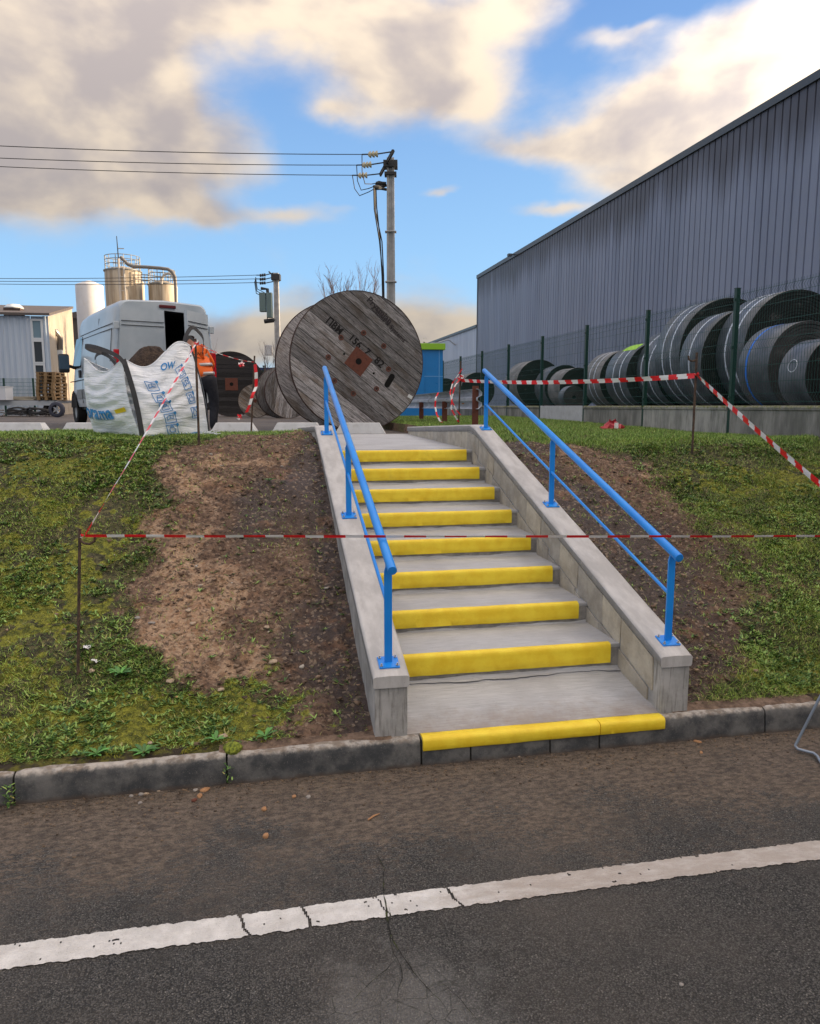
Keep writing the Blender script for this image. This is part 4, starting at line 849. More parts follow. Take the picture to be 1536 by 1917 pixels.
b.add([rp(-.1, -.25, hf+.0), rp(fl, -.25, hf), rp(fl, gl, hg+.05), rp(-.15, gl, hg+.05), rp(-.1, -.25, hf+.12), rp(fl, -.25, hf+.12), rp(fl, gl, hg+.17), rp(-.15, gl, hg+.17)], [(0, 1, 2, 3), (4, 5, 6, 7), (0, 1, 5, 4), (2, 3, 7, 6), (0, 3, 7, 4), (1, 2, 6, 5)]); rf = b.build('roof', M_roof, lb)
v1 = at(27, 582, 38)-O; b = MB(); b.box(v1.x-.38, v1.x+.38, v1.y-.38, v1.y+.38, v1.z-.3, v1.z+.1); b.build('roof_vent', flat('vent_dark', (.06, .035, .03)), rf)
b = MB(); b.lathe([(.42, v1.z+.1), (.45, v1.z+.15), (.3, v1.z+.3), (.01, v1.z+.34)], 16, Matrix.Translation((v1.x, v1.y, 0))); b.build('vent_cowl', M_frame, rf, smooth=50)
b = MB(); b.tube([at(100, 620, 38.6)-O, at(107, 621, 38)-O, at(113, 632, 38.2)-O, at(113, 655, 38.4)-O], .14, 8); b.build('exhaust_pipe', flat('pipe_steel', (.3, .29, .28), .35, .7), lb, smooth=60)
b = MB(); b.box(*[f_(v) for v in (at(111, 660, 38.3)-O,) for f_ in (lambda v: v.x-.16, lambda v: v.x+.16, lambda v: v.y-.1, lambda v: v.y+.1, lambda v: v.z-.12, lambda v: v.z+.12)]); b.build('wall_box', M_frame, lb)  # plain white box lit by the sun, not a lamp
# low distant shed gable right of it
s0 = at(134, 596, 60); b = MB(); t = thing('far_shed', 'dark gable just visible between the workshop and the van', 'shed', (s0.x, s0.y, YARD)); b.box(-1.5, 2.4, 0, 4, 0, s0.z-YARD); b.build('wall', M_roof, t); b = MB(); b.prism([(-1.7, s0.z-YARD), (2.6, s0.z-YARD), (.4, s0.z-YARD+.5)], -.2, 4.2, 'y'); b.build('roof', M_roof, t)

# wire fence in front of the workshop
t = thing('wire_fence', 'thin wire fence in front of the pale workshop', 'fence', at(7, 772, 34).to_tuple()[:2]+(YARD,)); O2 = Vector(t.location)
for x in (7, 62): b = MB(); q = at(x, 708, 34)-O2; b.box(q.x-.035, q.x+.035, q.y-.035, q.y+.035, 0, q.z); b.build('post', M_green, t)
b = MB()
for x in range(-20, 70, 2): A = at(x, 709, 34.02)-O2; b.tube([(A.x, A.y, .05), tuple(A)], .006, 3, caps=False)
for y in (709, 716, 723, 730, 737): b.tube([at(-20, y, 34.05)-O2, at(69, y, 34.05)-O2], .007, 3, caps=False)
b.build('wire_panel', M_wire, t)
# ------------------------------------------------------------------ cable drums
def wood(name, c0, c1, dark, brown):
    m = Mat(name, .85); v = m.obj(); off = m.math('MULTIPLY', m.rand(), 40.0); cm = m.n('ShaderNodeCombineXYZ'); m.L.new(off, cm.inputs[2]); ad = m.n('ShaderNodeVectorMath', operation='ADD'); m.L.new(v, ad.inputs[0]); m.L.new(cm.outputs[0], ad.inputs[1]); v = ad.outputs[0]
    g = m.noise(m.scaled(v, (.8, 14, 1)), 4, 8, .7, .6); g2 = m.noise(m.scaled(v, (1.2, 30, 1)), 6, 6, .7); b2 = m.noise(m.scaled(v, (1, 2.5, 1)), 1.5, 5, .6)
    c = m.mix(m.ss(g, .32, .66), c0, c1); c = m.mix(m.ss(g2, .50, .60, 0, .9), c, dark); c = m.mix(m.ss(b2, .48, .68, 0, .8), c, brown); c = m.hsv(c, None, None, m.ss(m.rand(), 0, 1, .5, 1.3)); m.col(c)
    m.bump(g, .7, .008); m.bump(g2, .5, .004); return m.m
M_wood = wood('weathered_plank', (.165, .16, .165), (.52, .505, .515), (.022, .018, .016), (.14, .11, .085))
M_woodd = wood('dark_plank', (.018, .017, .019), (.045, .042, .044), (.008, .007, .007), (.03, .026, .024))
M_woodp = wood('pale_plank', (.24, .21, .18), (.42, .38, .34), (.06, .04, .03), (.20, .13, .08))
M_rust = worn('rusty_steel', (.14, .045, .028), .8, dirt=(.05, .025, .02), scale=10); M_rustd = worn('dark_rust', (.05, .026, .02), .8, dirt=(.10, .035, .02), scale=8)
M_ink = flat('stencil_ink', (.012, .011, .012), .9); M_hole = flat('hole_black', (.004, .004, .004), 1.0)
def drum(label, px_, py, d, R, w, yaw, mat, ang, pw, group, hub=.34, bolts=True, barrel=.6, lie=0):
    c_ = at(px_, py, d); c_.z = YARD+R; fw = hx(yaw); front = -fw; upv = Vector((0, 0, 1)); right = upv.cross(front)
    base = Vector((c_.x, c_.y, YARD)); t = thing('cable_drum', label, 'cable drum', base, 0, group)
    M0 = basis(Vector((0, 0, R)), right, upv, front); A = Matrix.Rotation(math.radians(ang), 4, 'Z'); rr = random.Random(int(px_))
    for side in (0, 1):
        zb = -.07 if side == 0 else -w+.0
        Ms = M0 @ Matrix.Translation((0, 0, zb)) @ A
        v = -R+.004
        while v < R-.01:
            wv = min(pw*rr.uniform(.8, 1.2), R-.006-v)
            if R-.006-(v+wv) < pw*.4: wv = R-.006-v
            v0, v1 = v+.0045, v+wv-.0045; v += wv; Rr = R-.012; pts = []
            for s in np.linspace(v0, v1, 5): pts.append((math.sqrt(max(Rr*Rr-s*s, 1e-5)), s))
            for s in np.linspace(v1, v0, 5): pts.append((-math.sqrt(max(Rr*Rr-s*s, 1e-5)), s))
            j = rr.uniform(-.004, .005); b = MB(); b.prism(pts, .035, .07+j, 'z') if side == 0 else b.prism(pts, 0+j, .035, 'z')
            o = b.build('plank', mat, t); o.matrix_local = Ms
        b = MB(); b.lathe([(.02, .0 if side == 0 else .036), (R-.014, .0 if side == 0 else .036), (R-.014, .034 if side == 0 else .07), (.02, .034 if side == 0 else .07)], 64); o = b.build('inner_layer', M_woodd if side == 0 else mat, t); o.matrix_local = Ms
        b = MB(); b.lathe([(R-.011, -.002), (R, -.002), (R, .074), (R-.011, .074), (R-.011, -.002)], 96); o = b.build('steel_rim', M_rustd, t, smooth=40); o.matrix_local = M0 @ Matrix.Translation((0, 0, zb))
    # barrel of lagging boards
    b = MB(); n = 28; rb = R*barrel
    for k in range(n):
        a = 2*PI*k/n; Mk = M0 @ Matrix.Rotation(a, 4, 'Z'); b.box(rb-.03, rb, -PI*rb/n*.96, PI*rb/n*.96, -w+.07, -.07, Mk)
    b.build('barrel', mat, t)
    if hub:
        b = MB(); h2 = hub/2; b.box(-h2, h2, -h2, h2, .0, .012, M0 @ A); hp = b.build('hub_plate', M_rust, t, bevel=.004)
        b = MB(); b.tube([M0 @ A @ Vector((0, 0, .0125)), M0 @ A @ Vector((0, 0, .014))], hub*.15, 20); b.build('axle_hole', M_hole, hp)
    return t, M0, A, M0 @ A
bigd, M0, A_, MA = drum('huge weathered wooden cable drum with stencilled numbers standing at the top of the stairs', 671.5, 678, 13.4, 1.215, 1.50, -20, M_wood, -38, .145, 'wooden cable drums on the yard', hub=.375)
def fpt(zx, zy):         # a point of the face surveyed in the photograph -> drum face coordinates
    o = Matrix.Translation(bigd.location) @ M0; v = Vector(ray(440+zx*.29948, 480+zy*.29948)); n = o.to_3x3() @ Vector((0, 0, 1)); p = Vector((0, 0, H)); t_ = (o.translation-p).dot(n)/v.dot(n); return o.inverted() @ (p+v*t_)
for zx, zy in ((663, 508), (805, 478), (930, 560), (960, 705), (885, 828), (740, 858), (622, 778), (583, 630)):
    q = fpt(zx, zy); b = MB(); b.lathe([(.045, .0), (.048, .012), (.040, .014), (.028, .010), (.028, .004)], 20, M0 @ Matrix.Translation((q.x, q.y, 0))); bo = b.build('bolt_washer', M_rust, bigd, smooth=40)
    b = MB(); b.tube([M0 @ Vector((q.x, q.y, 0)), M0 @ Vector((q.x, q.y, .012))], .024, 6); b.build('bolt_head', M_rustd, bo)
for zx, zy in ((683, 610), (868, 731)):
    q = fpt(zx, zy); b = MB(); b.tube([M0 @ Vector((q.x, q.y, .0)), M0 @ Vector((q.x, q.y, .0065))], .020, 16); b.build('drilled_hole', M_hole, bigd)
a, c_ = fpt(952, 802), fpt(982, 752); b = MB(); dv = (c_-a).normalized(); nv = Vector((-dv.y, dv.x, 0)); ring = []
for k in range(13): th = PI*k/12; ring.append(c_+(nv*math.cos(th)+dv*math.sin(th))*.052)
for k in range(13): th = PI*k/12; ring.append(a+(-nv*math.cos(th)-dv*math.sin(th))*.052)
b.prism([(p_.x, p_.y) for p_ in ring], .0, .0068, 'z'); b.v = [tuple(M0 @ Vector(v)) for v in b.v]; b.build('slot_hole', M_hole, bigd)
def stencil(s, size, zx, zy, ang, weight=.004, jitter=0, mat=None, name='lettering', sx=1.0):
    q = fpt(zx, zy); vs, fs = text_mesh(s, size, weight); Mt = M0 @ Matrix.Translation((q.x, q.y, .0085)) @ Matrix.Rotation(math.radians(ang), 4, 'Z'); b = MB(); b.add([Mt @ Vector((v.x*sx, v.y, 0)) for v in vs], fs); return b.build(name, mat or M_ink, bigd)
M_fade = flat('faded_ink', (.035, .03, .035), .9)
stencil('\u041fBM', .18, 622, 436, -40, .005, sx=.9); stencil('156', .175, 752, 532, -42, .004); stencil('7', .185, 826, 598, -42, .004); stencil('82', .185, 902, 663, -42, .004)
stencil('Prysmian', .16, 905, 340, -43, .004, mat=M_fade); stencil('Cables & Systems', .115, 962, 428, -43, .003, mat=M_fade)
q = fpt(1095, 877); b = MB(); b.box(-.045, .045, -.03, .03, 0, .010, M0 @ Matrix.Translation((q.x, q.y, 0)) @ Matrix.Rotation(-.55, 4, 'Z')); b.build('paper_label', flat('paper', (.75, .78, .78)), bigd)
drum('dark cable drum with level planks and a rusty hub, right of the bending worker', 434, 722, 31, 1.32, 1.2, -12, M_woodd, 0, .17, 'wooden cable drums on the yard', hub=.5)
drum('small pale cable drum lying against the dark one, planks slanting', 478, 750, 28.5, .63, .7, -8, M_woodp, -35, .11, 'wooden cable drums on the yard', hub=.12)
drum('grey cable drum mostly hidden behind the huge stencilled drum', 541, 742, 27, .92, .8, -35, M_wood, 80, .14, 'wooden cable drums on the yard', hub=.2)

# ---- concrete wheel stops
M_stop = worn('wheel_stop_concrete', (.66, .69, .71), .75, dirt=(.48, .49, .49), scale=5, coord='pos')
def stop(x0, x1, label, d=11.95, cutl=True, cutr=True):
    a, c2 = at(x0, 812, d), at(x1, 812, d); L_ = (c2-a).length; z0 = YARD; h = .175
    t = Vector((a.x, a.y, YARD)); dr = (c2-a); dr.z = 0; dr.normalize(); M_ = basis(Vector((0, 0, 0)), dr, Vector((-dr.y, dr.x, 0)), Vector((0, 0, 1)))
    b = MB(); e = .10; sl = .045
    lo = [(0, 0), (L_, 0), (L_, .26), (0, .26)]; hi = [(e if cutl else 0, sl), (L_-(e if cutr else 0), sl), (L_-(e if cutr else 0), .26-sl), (e if cutl else 0, .26-sl)]
    b.add([M_ @ Vector((x, y, 0)) for x, y in lo]+[M_ @ Vector((x, y, h)) for x, y in hi], [(3, 2, 1, 0), (4, 5, 6, 7), (0, 1, 5, 4), (1, 2, 6, 5), (2, 3, 7, 6), (3, 0, 4, 7)])
    o = b.build('wheel_stop', M_stop, bevel=.008, loc=t); tag(o, label, 'wheel stop', 'concrete wheel stops along the yard edge')
stop(-60, 86, 'pale wheel stop at the left edge of the picture, far left of the van'); stop(112, 236, 'pale wheel stop behind the left half of the white bulk bag'); stop(262, 386, 'pale wheel stop mostly hidden by the white bulk bag'); stop(392, 481, 'pale wheel stop between the bulk bag and the small plank drum'); stop(507, 604, 'pale wheel stop ending at the left stair wall top'); stop(627, 722, 'pale wheel stop directly in front of the huge cable drum', 11.9)
# ---- blue cabin
kp = at(829, 785, 22.3); kz = 1.47; b = MB(); kb = thing('electrical_cabin', 'bright blue electrical cabin with a lime green roof, right of the huge drum', 'cabin', (kp.x, kp.y, kz)); KO = Vector(kb.location)
kr = hx(90-6); kd = hx(-6); M_ = basis(Vector((0, 0, 0)), kr, kd, Vector((0, 0, 1))); ht = at(829, 655, 22.3).z-kz
M_kb = worn('cabin_blue', (.010, .22, .62), .35, var=.1, bump=.03, coord='pos'); M_kg = flat('cabin_green', (.30, .60, .03), .4)
b = MB(); b.box(-2.3, 0, 0, 1.9, -.1, ht, M_); b.build('wall', M_kb, kb, bevel=.01)
b = MB(); b.box(-2.38, .06, -.08, 2.0, ht+.002, ht+.18, M_); b.build('roof', M_kg, kb, bevel=.01)
b = MB(); b.box(-1.5, -.55, -.03, -.002, .05, ht-.15, M_); dd = b.build('door', M_kb, kb, bevel=.006); b = MB(); b.box(-1.44, -1.40, -.06, -.031, 1.0, 1.15, M_); b.build('handle', M_black, dd)
b = MB(); b.box(-2.302, .003, -.004, 1.9, ht*.62, ht*.62+.02, M_); b.box(-.12, -.10, -.006, -.002, 0, ht, M_); b.build('seam', flat('seam_blue', (.15, .42, .8)), kb)

# ---- guard rail
gA, gB = at(893, 742, 11.6), at(784, 745, 17.2); zg = 1.585; base = Vector((gA.x, gA.y, zg)); gr = thing('guard_rail', 'battered galvanised guard rail on rusty posts beside the huge cable drum', 'guard rail', base)
dr = Vector((gB.x-gA.x, gB.y-gA.y, 0)); Lg = dr.length; dr.normalize(); nn = Vector((-dr.y, dr.x, 0)); nn = -nn if nn.y > 0 else nn
zc = at(893, 747, 11.6).z-zg; prof = [(0, -.155), (.03, -.150), (.08, -.10), (.08, -.055), (.01, -.02), (.01, .02), (.08, .055), (.08, .10), (.03, .150), (0, .155)]; b = MB(); G = []
for s in np.linspace(-.02, Lg+2.5, 30):
    G.append([tuple(dr*s+nn*(p_[0]+.01*math.sin(s*1.7))+Vector((0, 0, zc+p_[1]))) for p_ in prof])
b.grid(G); m = Mat('galvanised_beam', .5, .15); P = m.pos(); c = m.mix(m.ss(m.noise(P, 4, 7, .7), .4, .7), (.40, .46, .55), (.58, .64, .72)); c = m.mix(m.ss(m.noise(P, 3, 6, .7), .55, .72, 0, .8), c, (.05, .045, .05)); m.col(c); o = b.build('beam', m.m, gr, smooth=30); md = o.modifiers.new('sheet', 'SOLIDIFY'); md.thickness = .004
for s in (0.03, 2.5, 5.2):
    q = dr*s; b = MB(); b.box(q.x-.05, q.x+.05, q.y-.02+.06, q.y+.06, -.25, zc+.20 if s < .5 else zc-.02); b.build('post', M_rust, gr, bevel=.004)
q = dr*1.35+nn*.083; b = MB(); b.box(-.085, .085, -.003, .003, -.055, .055, Matrix.Translation(q+Vector((0, 0, zc-.02))) @ Matrix.Rotation(math.atan2(dr.y, dr.x), 4, 'Z')); b.build('reflector_plate', worn('orange_plate', (.45, .18, .02), .5, dirt=(.1, .05, .02), scale=20), gr)
q = dr*.16+nn*.03; b = MB(); b.tube([q+Vector((0, 0, zc)), q+nn*.02+Vector((0, 0, zc))], .025, 8); b.build('bolt_hole', M_hole, gr)

# ------------------------------------------------------------------ van
vf = hx(-33); vr = Vector((vf.y, -vf.x, 0)); vl = at(221, 800, 14.6); vbase = Vector((vl.x, vl.y, YARD))+vr*.99
van = thing('panel_van', 'pale grey panel van parked rear towards us with its right rear door ajar', 'van', vbase, rot=None); van.rotation_euler = (0, 0, math.atan2(vr.y, vr.x))
# local frame: x = right, y = forward, z up
m = Mat('van_paint', .32); P = m.obj(); c = m.mix(m.ss(m.noise(P, 1.5, 5), .35, .65), (.36, .43, .49), (.46, .53, .59)); c = m.mix(m.ss(m.noise(P, 5, 7, .7), .55, .8, 0, .35), c, (.33, .33, .31)); m.col(c); m.b.inputs['Coat Weight'].default_value = .25; M_van = m.m
M_tyre = flat('tyre_rubber', (.012, .012, .013), .85); M_blk = flat('black_plastic', (.018, .02, .024), .5); M_seam = flat('door_seam', (.02, .025, .03), .8); M_vglass = flat('van_glass', (.012, .016, .02), .06); M_red = flat('red_lens', (.45, .012, .02), .2)
def section(hw, zt_, zb_=.42, tum=.12):
    pts = [(hw*.97, zb_), (hw, zb_+.15), (hw, 1.05), (hw-.012, 1.25)]
    for k in range(1, 7): s = k/6; pts.append((hw-.012-tum*s**1.6, 1.25+(zt_-.22-1.25)*s))
    cx, cz, r = hw-.012-tum-.16, zt_-.2, .17
    for k in range(1, 6): a = PI/2*k/5; pts.append((cx+r*math.cos(a)*.95, cz+.19*math.sin(a)+0))
    pts.append((0, zt_+.025)); return pts
def full(pts): return [(x, z) for x, z in pts]+[(-x, z) for x, z in pts[:-1]][::-1]
G = []
for (y, hw, zt_) in ((.0, .955, 2.44), (.04, .985, 2.47), (.4, 1.0, 2.49), (1.5, 1.015, 2.50), (3.2, 1.015, 2.50), (3.9, 1.01, 2.47), (4.25, 1.0, 2.36)):
    G.append([(x, y, z) for x, z in full(section(hw, zt_))])
b = MB(); b.grid(G); b.build('body', M_van, van, smooth=45)
# cab: windscreen and bonnet
b = MB(); S0 = full(section(1.0, 2.36)); front = []
for (y, hw, zt_) in ((4.25, 1.0, 2.36), (4.6, .98, 2.05), (4.95, .95, 1.62), (5.1, .93, 1.38), (5.45, .88, 1.10), (5.5, .80, .8)):
    sc = (zt_-.42)/(2.36-.42); front.append([(x*hw, y, .42+(z-.42)*sc) for x, z in S0])
b.grid(front); b.build('cab', M_van, van, smooth=50)
b = MB(); b.box(-.9, .9, .1, 5.0, .36, .44); b.build('floor_pan', M_blk, van)
# rear: frame, closed left door, open right door, dark cargo space
fr_z0, fr_z1 = .50, 2.25
def rear_half(x0, x1, y0, y1, name, mat, par, M=None, z0=.50, z1=2.30):
    """slightly bowed door skin between x0 and x1 with its top corners following the roof"""
    b = MB(); G1 = []
    for z in np.linspace(z0, z1, 12):
        lean = .10*max(0, (z-1.25)/1.2)**1.5; row = []
        for s in np.linspace(0, 1, 7):
            x = x0+(x1-x0)*s; xx = x*(1-lean/1.0) if M is None else x; row.append((xx, y0-.03*math.sin(PI*min(1, max(0, (z-z0)/(z1-z0))))*.6, z))
        G1.append(row)
    G2 = [[(x, y1, z) for x, y, z in r_] for r_ in G1]; b.grid(G1); b.grid(G2)
    loop = [G1[0][i] for i in range(7)]+[G1[j][6] for j in range(1, 12)]+[G1[11][i] for i in range(5, -1, -1)]+[G1[j][0] for j in range(10, 0, -1)]; lo2 = [(x, y1, z) for x, y, z in loop]; n = len(loop)
    b.add(loop+lo2, [(i, (i+1) % n, n+(i+1) % n, n+i) for i in range(n)])
    if M is not None: b.v = [tuple(M @ Vector(v)) for v in b.v]
    return b.build(name, mat, par, smooth=40)
outer = full(section(.955, 2.44)); inner = [(x*.925 if abs(x) > .5 else x, .50+(z-.42)*(1.80/2.045)) for x, z in outer]; n_ = len(outer)
b = MB(); b.add([(x, -.004, z) for x, z in outer]+[(x, -.008, z) for x, z in inner]+[(x, .05, z) for x, z in inner], [(i, i+1, n_+i+1, n_+i) for i in range(n_-1)]+[(n_+i, n_+i+1, 2*n_+i+1, 2*n_+i) for i in range(n_-1)]); b.build('rear_frame', M_van, van, smooth=40)
b = MB()   # corner pillars, roof header, bumper beam
for sx in (-1, 1): b.add([(sx*.99, .0, .45), (sx*.90, -.012, .45), (sx*.90, .06, .45), (sx*.99, .06, .45), (sx*.86, .0, 2.34), (sx*.77, -.012, 2.30), (sx*.77, .06, 2.30), (sx*.86, .06, 2.34)], [(0, 1, 5, 4), (1, 2, 6, 5), (2, 3, 7, 6), (3, 0, 4, 7), (0, 1, 2, 3), (4, 5, 6, 7)])
b.add([(-.86, -.015, 2.28), (.86, -.015, 2.28), (.86, .06, 2.28), (-.86, .06, 2.28), (-.80, -.01, 2.46), (.80, -.01, 2.46), (.80, .06, 2.47), (-.80, .06, 2.47)], [(0, 1, 5, 4), (1, 2, 6, 5), (2, 3, 7, 6), (3, 0, 4, 7), (4, 5, 6, 7)])
pass
b = MB(); b.box(-.97, .97, -.10, .02, .38, .52); b.build('bumper', M_blk, van, bevel=.02)
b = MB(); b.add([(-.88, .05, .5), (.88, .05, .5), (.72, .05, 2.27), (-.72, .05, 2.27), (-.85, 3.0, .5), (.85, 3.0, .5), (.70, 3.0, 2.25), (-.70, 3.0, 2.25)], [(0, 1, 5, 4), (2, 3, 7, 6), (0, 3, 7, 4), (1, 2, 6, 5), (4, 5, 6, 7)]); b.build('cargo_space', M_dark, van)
dl = rear_half(-.905, -.012, -.022, .03, 'rear_door', M_van, van); dl['label'] = 'closed left rear door'
for z in (1.98, 2.06):
    b = MB(); b.box(-.83, -.03, -.047, -.040, z-.006, z+.006); b.build('moulding_line', M_seam, dl)
b = MB(); b.box(-.91, -.89, -.026, .0, .5, 1.3); b.box(-.012, -.004, -.030, .02, .5, 2.28); b.build('door_gap', M_seam, dl)
Mh = Matrix.Translation((.86, -.02, 0)) @ Matrix.Rotation(math.radians(44), 4, 'Z') @ Matrix.Translation((-.86, 0, 0))
M_vand = M_van
dr_ = rear_half(.01, .86, 0, .04, 'rear_door', M_vand, van, Mh, z1=2.27); dr_['label'] = 'right rear door standing ajar'
for z in (1.98, 2.06): b = MB(); b.box(.04, .80, -.024, -.016, z-.006, z+.006, Mh); b.build('moulding_line', M_seam, dr_)
b = MB(); b.box(-.0, .018, -.02, .045, .5, 2.27, Mh); b.build('door_edge', M_van, dr_)
for sx in (-1, 1):
    b = MB(); b.box(sx*.925-.05, sx*.925+.05, -.05, .0, 1.90, 2.04); b.build('hinge', M_van, van, bevel=.012)
    b = MB(); b.box(sx*.945-.055, sx*.945+.055, -.035, .02, 1.02, 1.52); b.build('tail_light', M_red, van, bevel=.02)
b = MB(); b.box(-.10, .22, -.045, .0, 2.345, 2.405); b.build('brake_light', flat('dark_red_lens', (.10, .008, .012), .3), van, bevel=.012)
# side lines, side window, handle, mirror, wheels
def side_x(z): return -(1.018-.012-.12*max(0, min(1, (z-1.25)/(2.28-1.25)))**1.6) if z > 1.25 else -1.018
def side_line(pts, r=.007, name='panel_line', mat=None):
    b = MB(); b.tube([(side_x(z)+.0, y, z) for y, z in pts], r, 5); return b.build(name, mat or M_seam, van)
side_line([(.25, 1.93), (1.5, 1.94), (3.7, 1.95)]); side_line([(.25, 2.03), (1.5, 2.04), (3.7, 2.04)]); side_line([(1.7, 2.25), (1.7, 1.3), (1.7, .55)]); side_line([(3.35, 1.95), (3.3, 1.3), (3.35, .5)]); side_line([(.3, 1.93), (.3, 1.3)]); side_line([(.4, 1.0), (3.3, 1.03), (4.9, 1.02)], .012)
M_gp = worn('grey_plastic', (.20, .22, .23), .6)
for (y0, y1, z0, z1) in ((2.4, 3.2, .60, .82), (3.4, 4.0, .60, .82), (1.1, 1.9, .60, .82)): b = MB(); b.box(-1.035, -1.008, y0, y1, z0, z1); b.build('side_moulding', M_gp, van, bevel=.008)
b = MB(); zs = [(3.45, 1.32), (4.55, 1.32), (4.35, 1.75), (4.2, 2.0), (3.45, 2.0)]; b.add([(side_x(z)-.006, y, z) for y, z in zs]+[(side_x(z)+.03, y, z) for y, z in zs], [(0, 1, 2, 3, 4), (9, 8, 7, 6, 5)]+[(i, (i+1) % 5, 5+(i+1) % 5, 5+i) for i in range(5)]); b.build('side_window', M_vglass, van)
b = MB(); b.box(-1.05, -1.01, 3.42, 3.60, 1.08, 1.26); b.build('door_handle', M_blk, van, bevel=.02)
b = MB(); b.box(-1.36, -1.12, 4.20, 4.32, 1.22, 1.66); mi = b.build('mirror', M_blk, van, bevel=.05); b = MB(); b.box(-1.35, -1.13, 4.185, 4.197, 1.30, 1.62); b.build('mirror_glass', flat('mirror_glass', (.05, .09, .14), .1), mi, bevel=.02); b = MB(); b.tube([(-1.13, 4.26, 1.38), (-.96, 4.30, 1.33)], .04, 6); b.build('mirror_arm', M_blk, mi)
for yw in (.95, 4.55):
    for sx in (-1, 1):
        Mw = Matrix.Translation((sx*.90, yw, .34)) @ Matrix.Rotation(PI/2, 4, 'Y'); b = MB(); b.lathe([(.2, -.10), (.30, -.115), (.34, -.09), (.345, 0), (.34, .09), (.30, .115), (.2, .10)], 32, Mw); ty = b.build('wheel', M_tyre, van, smooth=50)
        b = MB(); b.lathe([(.02, .06), (.08, .07), (.19, .05), (.21, .09), (.205, -.09), (.02, -.06)], 24, Mw); b.build('rim', worn('rim_grey', (.25, .26, .27), .4, .4), ty, smooth=40)
        b = MB(); n = 16; ring = [(sx*1.022, yw+.41*math.cos(PI*k/n), .40+.40*math.sin(PI*k/n)) for k in range(n+1)]; b.add(ring+[(sx*1.0, yw, .40)], [(i, i+1, n+1) for i in range(n)]); b.build('wheel_arch', M_hole, van)
# ------------------------------------------------------------------ bulk bag of soil
m = Mat('woven_bag', .55); v = m.obj(); P = m.pos()
c = m.mix(m.ss(m.noise(P, 3, 5), .35, .65), (.76, .83, .93), (.86, .91, .97)); c = m.mix(m.ss(m.noise(P, 9, 7, .7), .66, .82, 0, .3), c, (.55, .50, .45)); m.col(c)
m.bump(m.noise(m.scaled(P, (1.2, 1.2, 7), rot=(.0, .12, .0)), 2.6, 5, .55, .8), .6, .03); m.bump(m.noise(m.scaled(P, (2, 2, 16), rot=(.0, -.15, .0)), 3.5, 4, .6, .6), .5, .02); m.b.inputs['Sheen Weight'].default_value = .2; M_bag = m.m
M_strap = worn('grey_strap', (.045, .046, .052), .7, coord='pos', bump=.1); M_print = flat('blue_print', (.03, .26, .62), .6); M_bprint = flat('yellow_print', (.80, .62, .03), .6); M_gprint = flat('grey_print', (.35, .42, .45), .6)
ZG = 1.565
def gp(x, d, z=ZG): p = at(x, 760, d); return Vector((p.x, p.y, z))
B0, B1, B3 = gp(264, 7.45), gp(390, 8.02), gp(176, 7.97); B2 = B1+(B3-B0)
zt_ = lambda y, d: 1.88 + (760-y)/1408*d
TOPS = {0: (zt_(674, 7.45), gp(236, 7.53)), 1: (zt_(652, 8.02), gp(362, 7.97)), 3: (zt_(673, 7.97), gp(164, 7.97)), 2: (zt_(690, 8.6), None)}
T0_, T1_, T3_ = TOPS[0][1], TOPS[1][1], TOPS[3][1]; T2_ = B2+(T0_-B0)*.3
for t_, k in ((T0_, 0), (T1_, 1), (T3_, 3), (T2_, 2)): t_.z = TOPS[k][0]
bagc = (B0+B1+B2+B3)/4
bag = thing('bulk_bag', 'white woven bulk bag full of soil with blue print and black straps, on the grass', 'bulk bag', (bagc.x, bagc.y, ZG-.02)); BO = -Vector(bag.location)
def edge_z(k, s):       # how the rim sags between two corners
    if k == 'front': return -.115*max(0, math.sin(PI*s/.62))**1.2 if s < .62 else .07*math.sin(PI*(s-.62)/.38)
    if k == 'left': return -.13*max(0, math.sin(PI*s))**1.2
    return -.10*math.sin(PI*s)
def wall_pt(A, B, TA, TB, key, u, v_, lift=0.0, bul=.105):
    Tp = TA.lerp(TB, u); Tp = Vector((Tp.x, Tp.y, Tp.z+edge_z(key, u))); Bp = A.lerp(B, u); p = Bp.lerp(Tp, v_)
    n = Vector(((B-A).y, -(B-A).x, 0)).normalized(); cc = (p-bagc); cc.z = 0
    if n.dot(cc) < 0: n = -n
    sq = max(0, math.sin(PI*u))**.6; vv = max(0, math.sin(PI*min(1, v_*.93+.04)))
    w = .010*math.sin(v_*21+u*5+2*math.sin(u*7))*max(0, math.sin(PI*v_))**.5*(1-.3*u)*sq + .007*math.sin(v_*37-u*9+1.5*math.sin(v_*9+u*3))*sq
    return p + n*(bul*sq*vv+w+lift) + n*.05*vv*(1-sq)
FR = (B0, B1, T0_, T1_, 'front'); LF = (B3, B0, T3_, T0_, 'left')
for key, args in (('front_face', FR), ('left_face', LF), ('back_face', (B1, B2, T1_, T2_, 'back')), ('back_face', (B2, B3, T2_, T3_, 'back'))):
    G = [[wall_pt(*args, u, v_)+BO for u in np.linspace(0, 1, 48)] for v_ in np.linspace(0, 1, 64)]
    b = MB(); b.grid([[tuple(p) for p in r_] for r_ in G]); o = b.build(key, M_bag, bag, smooth=70)
    # hem along the rim
    b = MB(); b.tube([wall_pt(*args, u, 1.0)+BO for u in np.linspace(0, 1, 30)], .007, 5); b.build('hem', M_bag, bag)
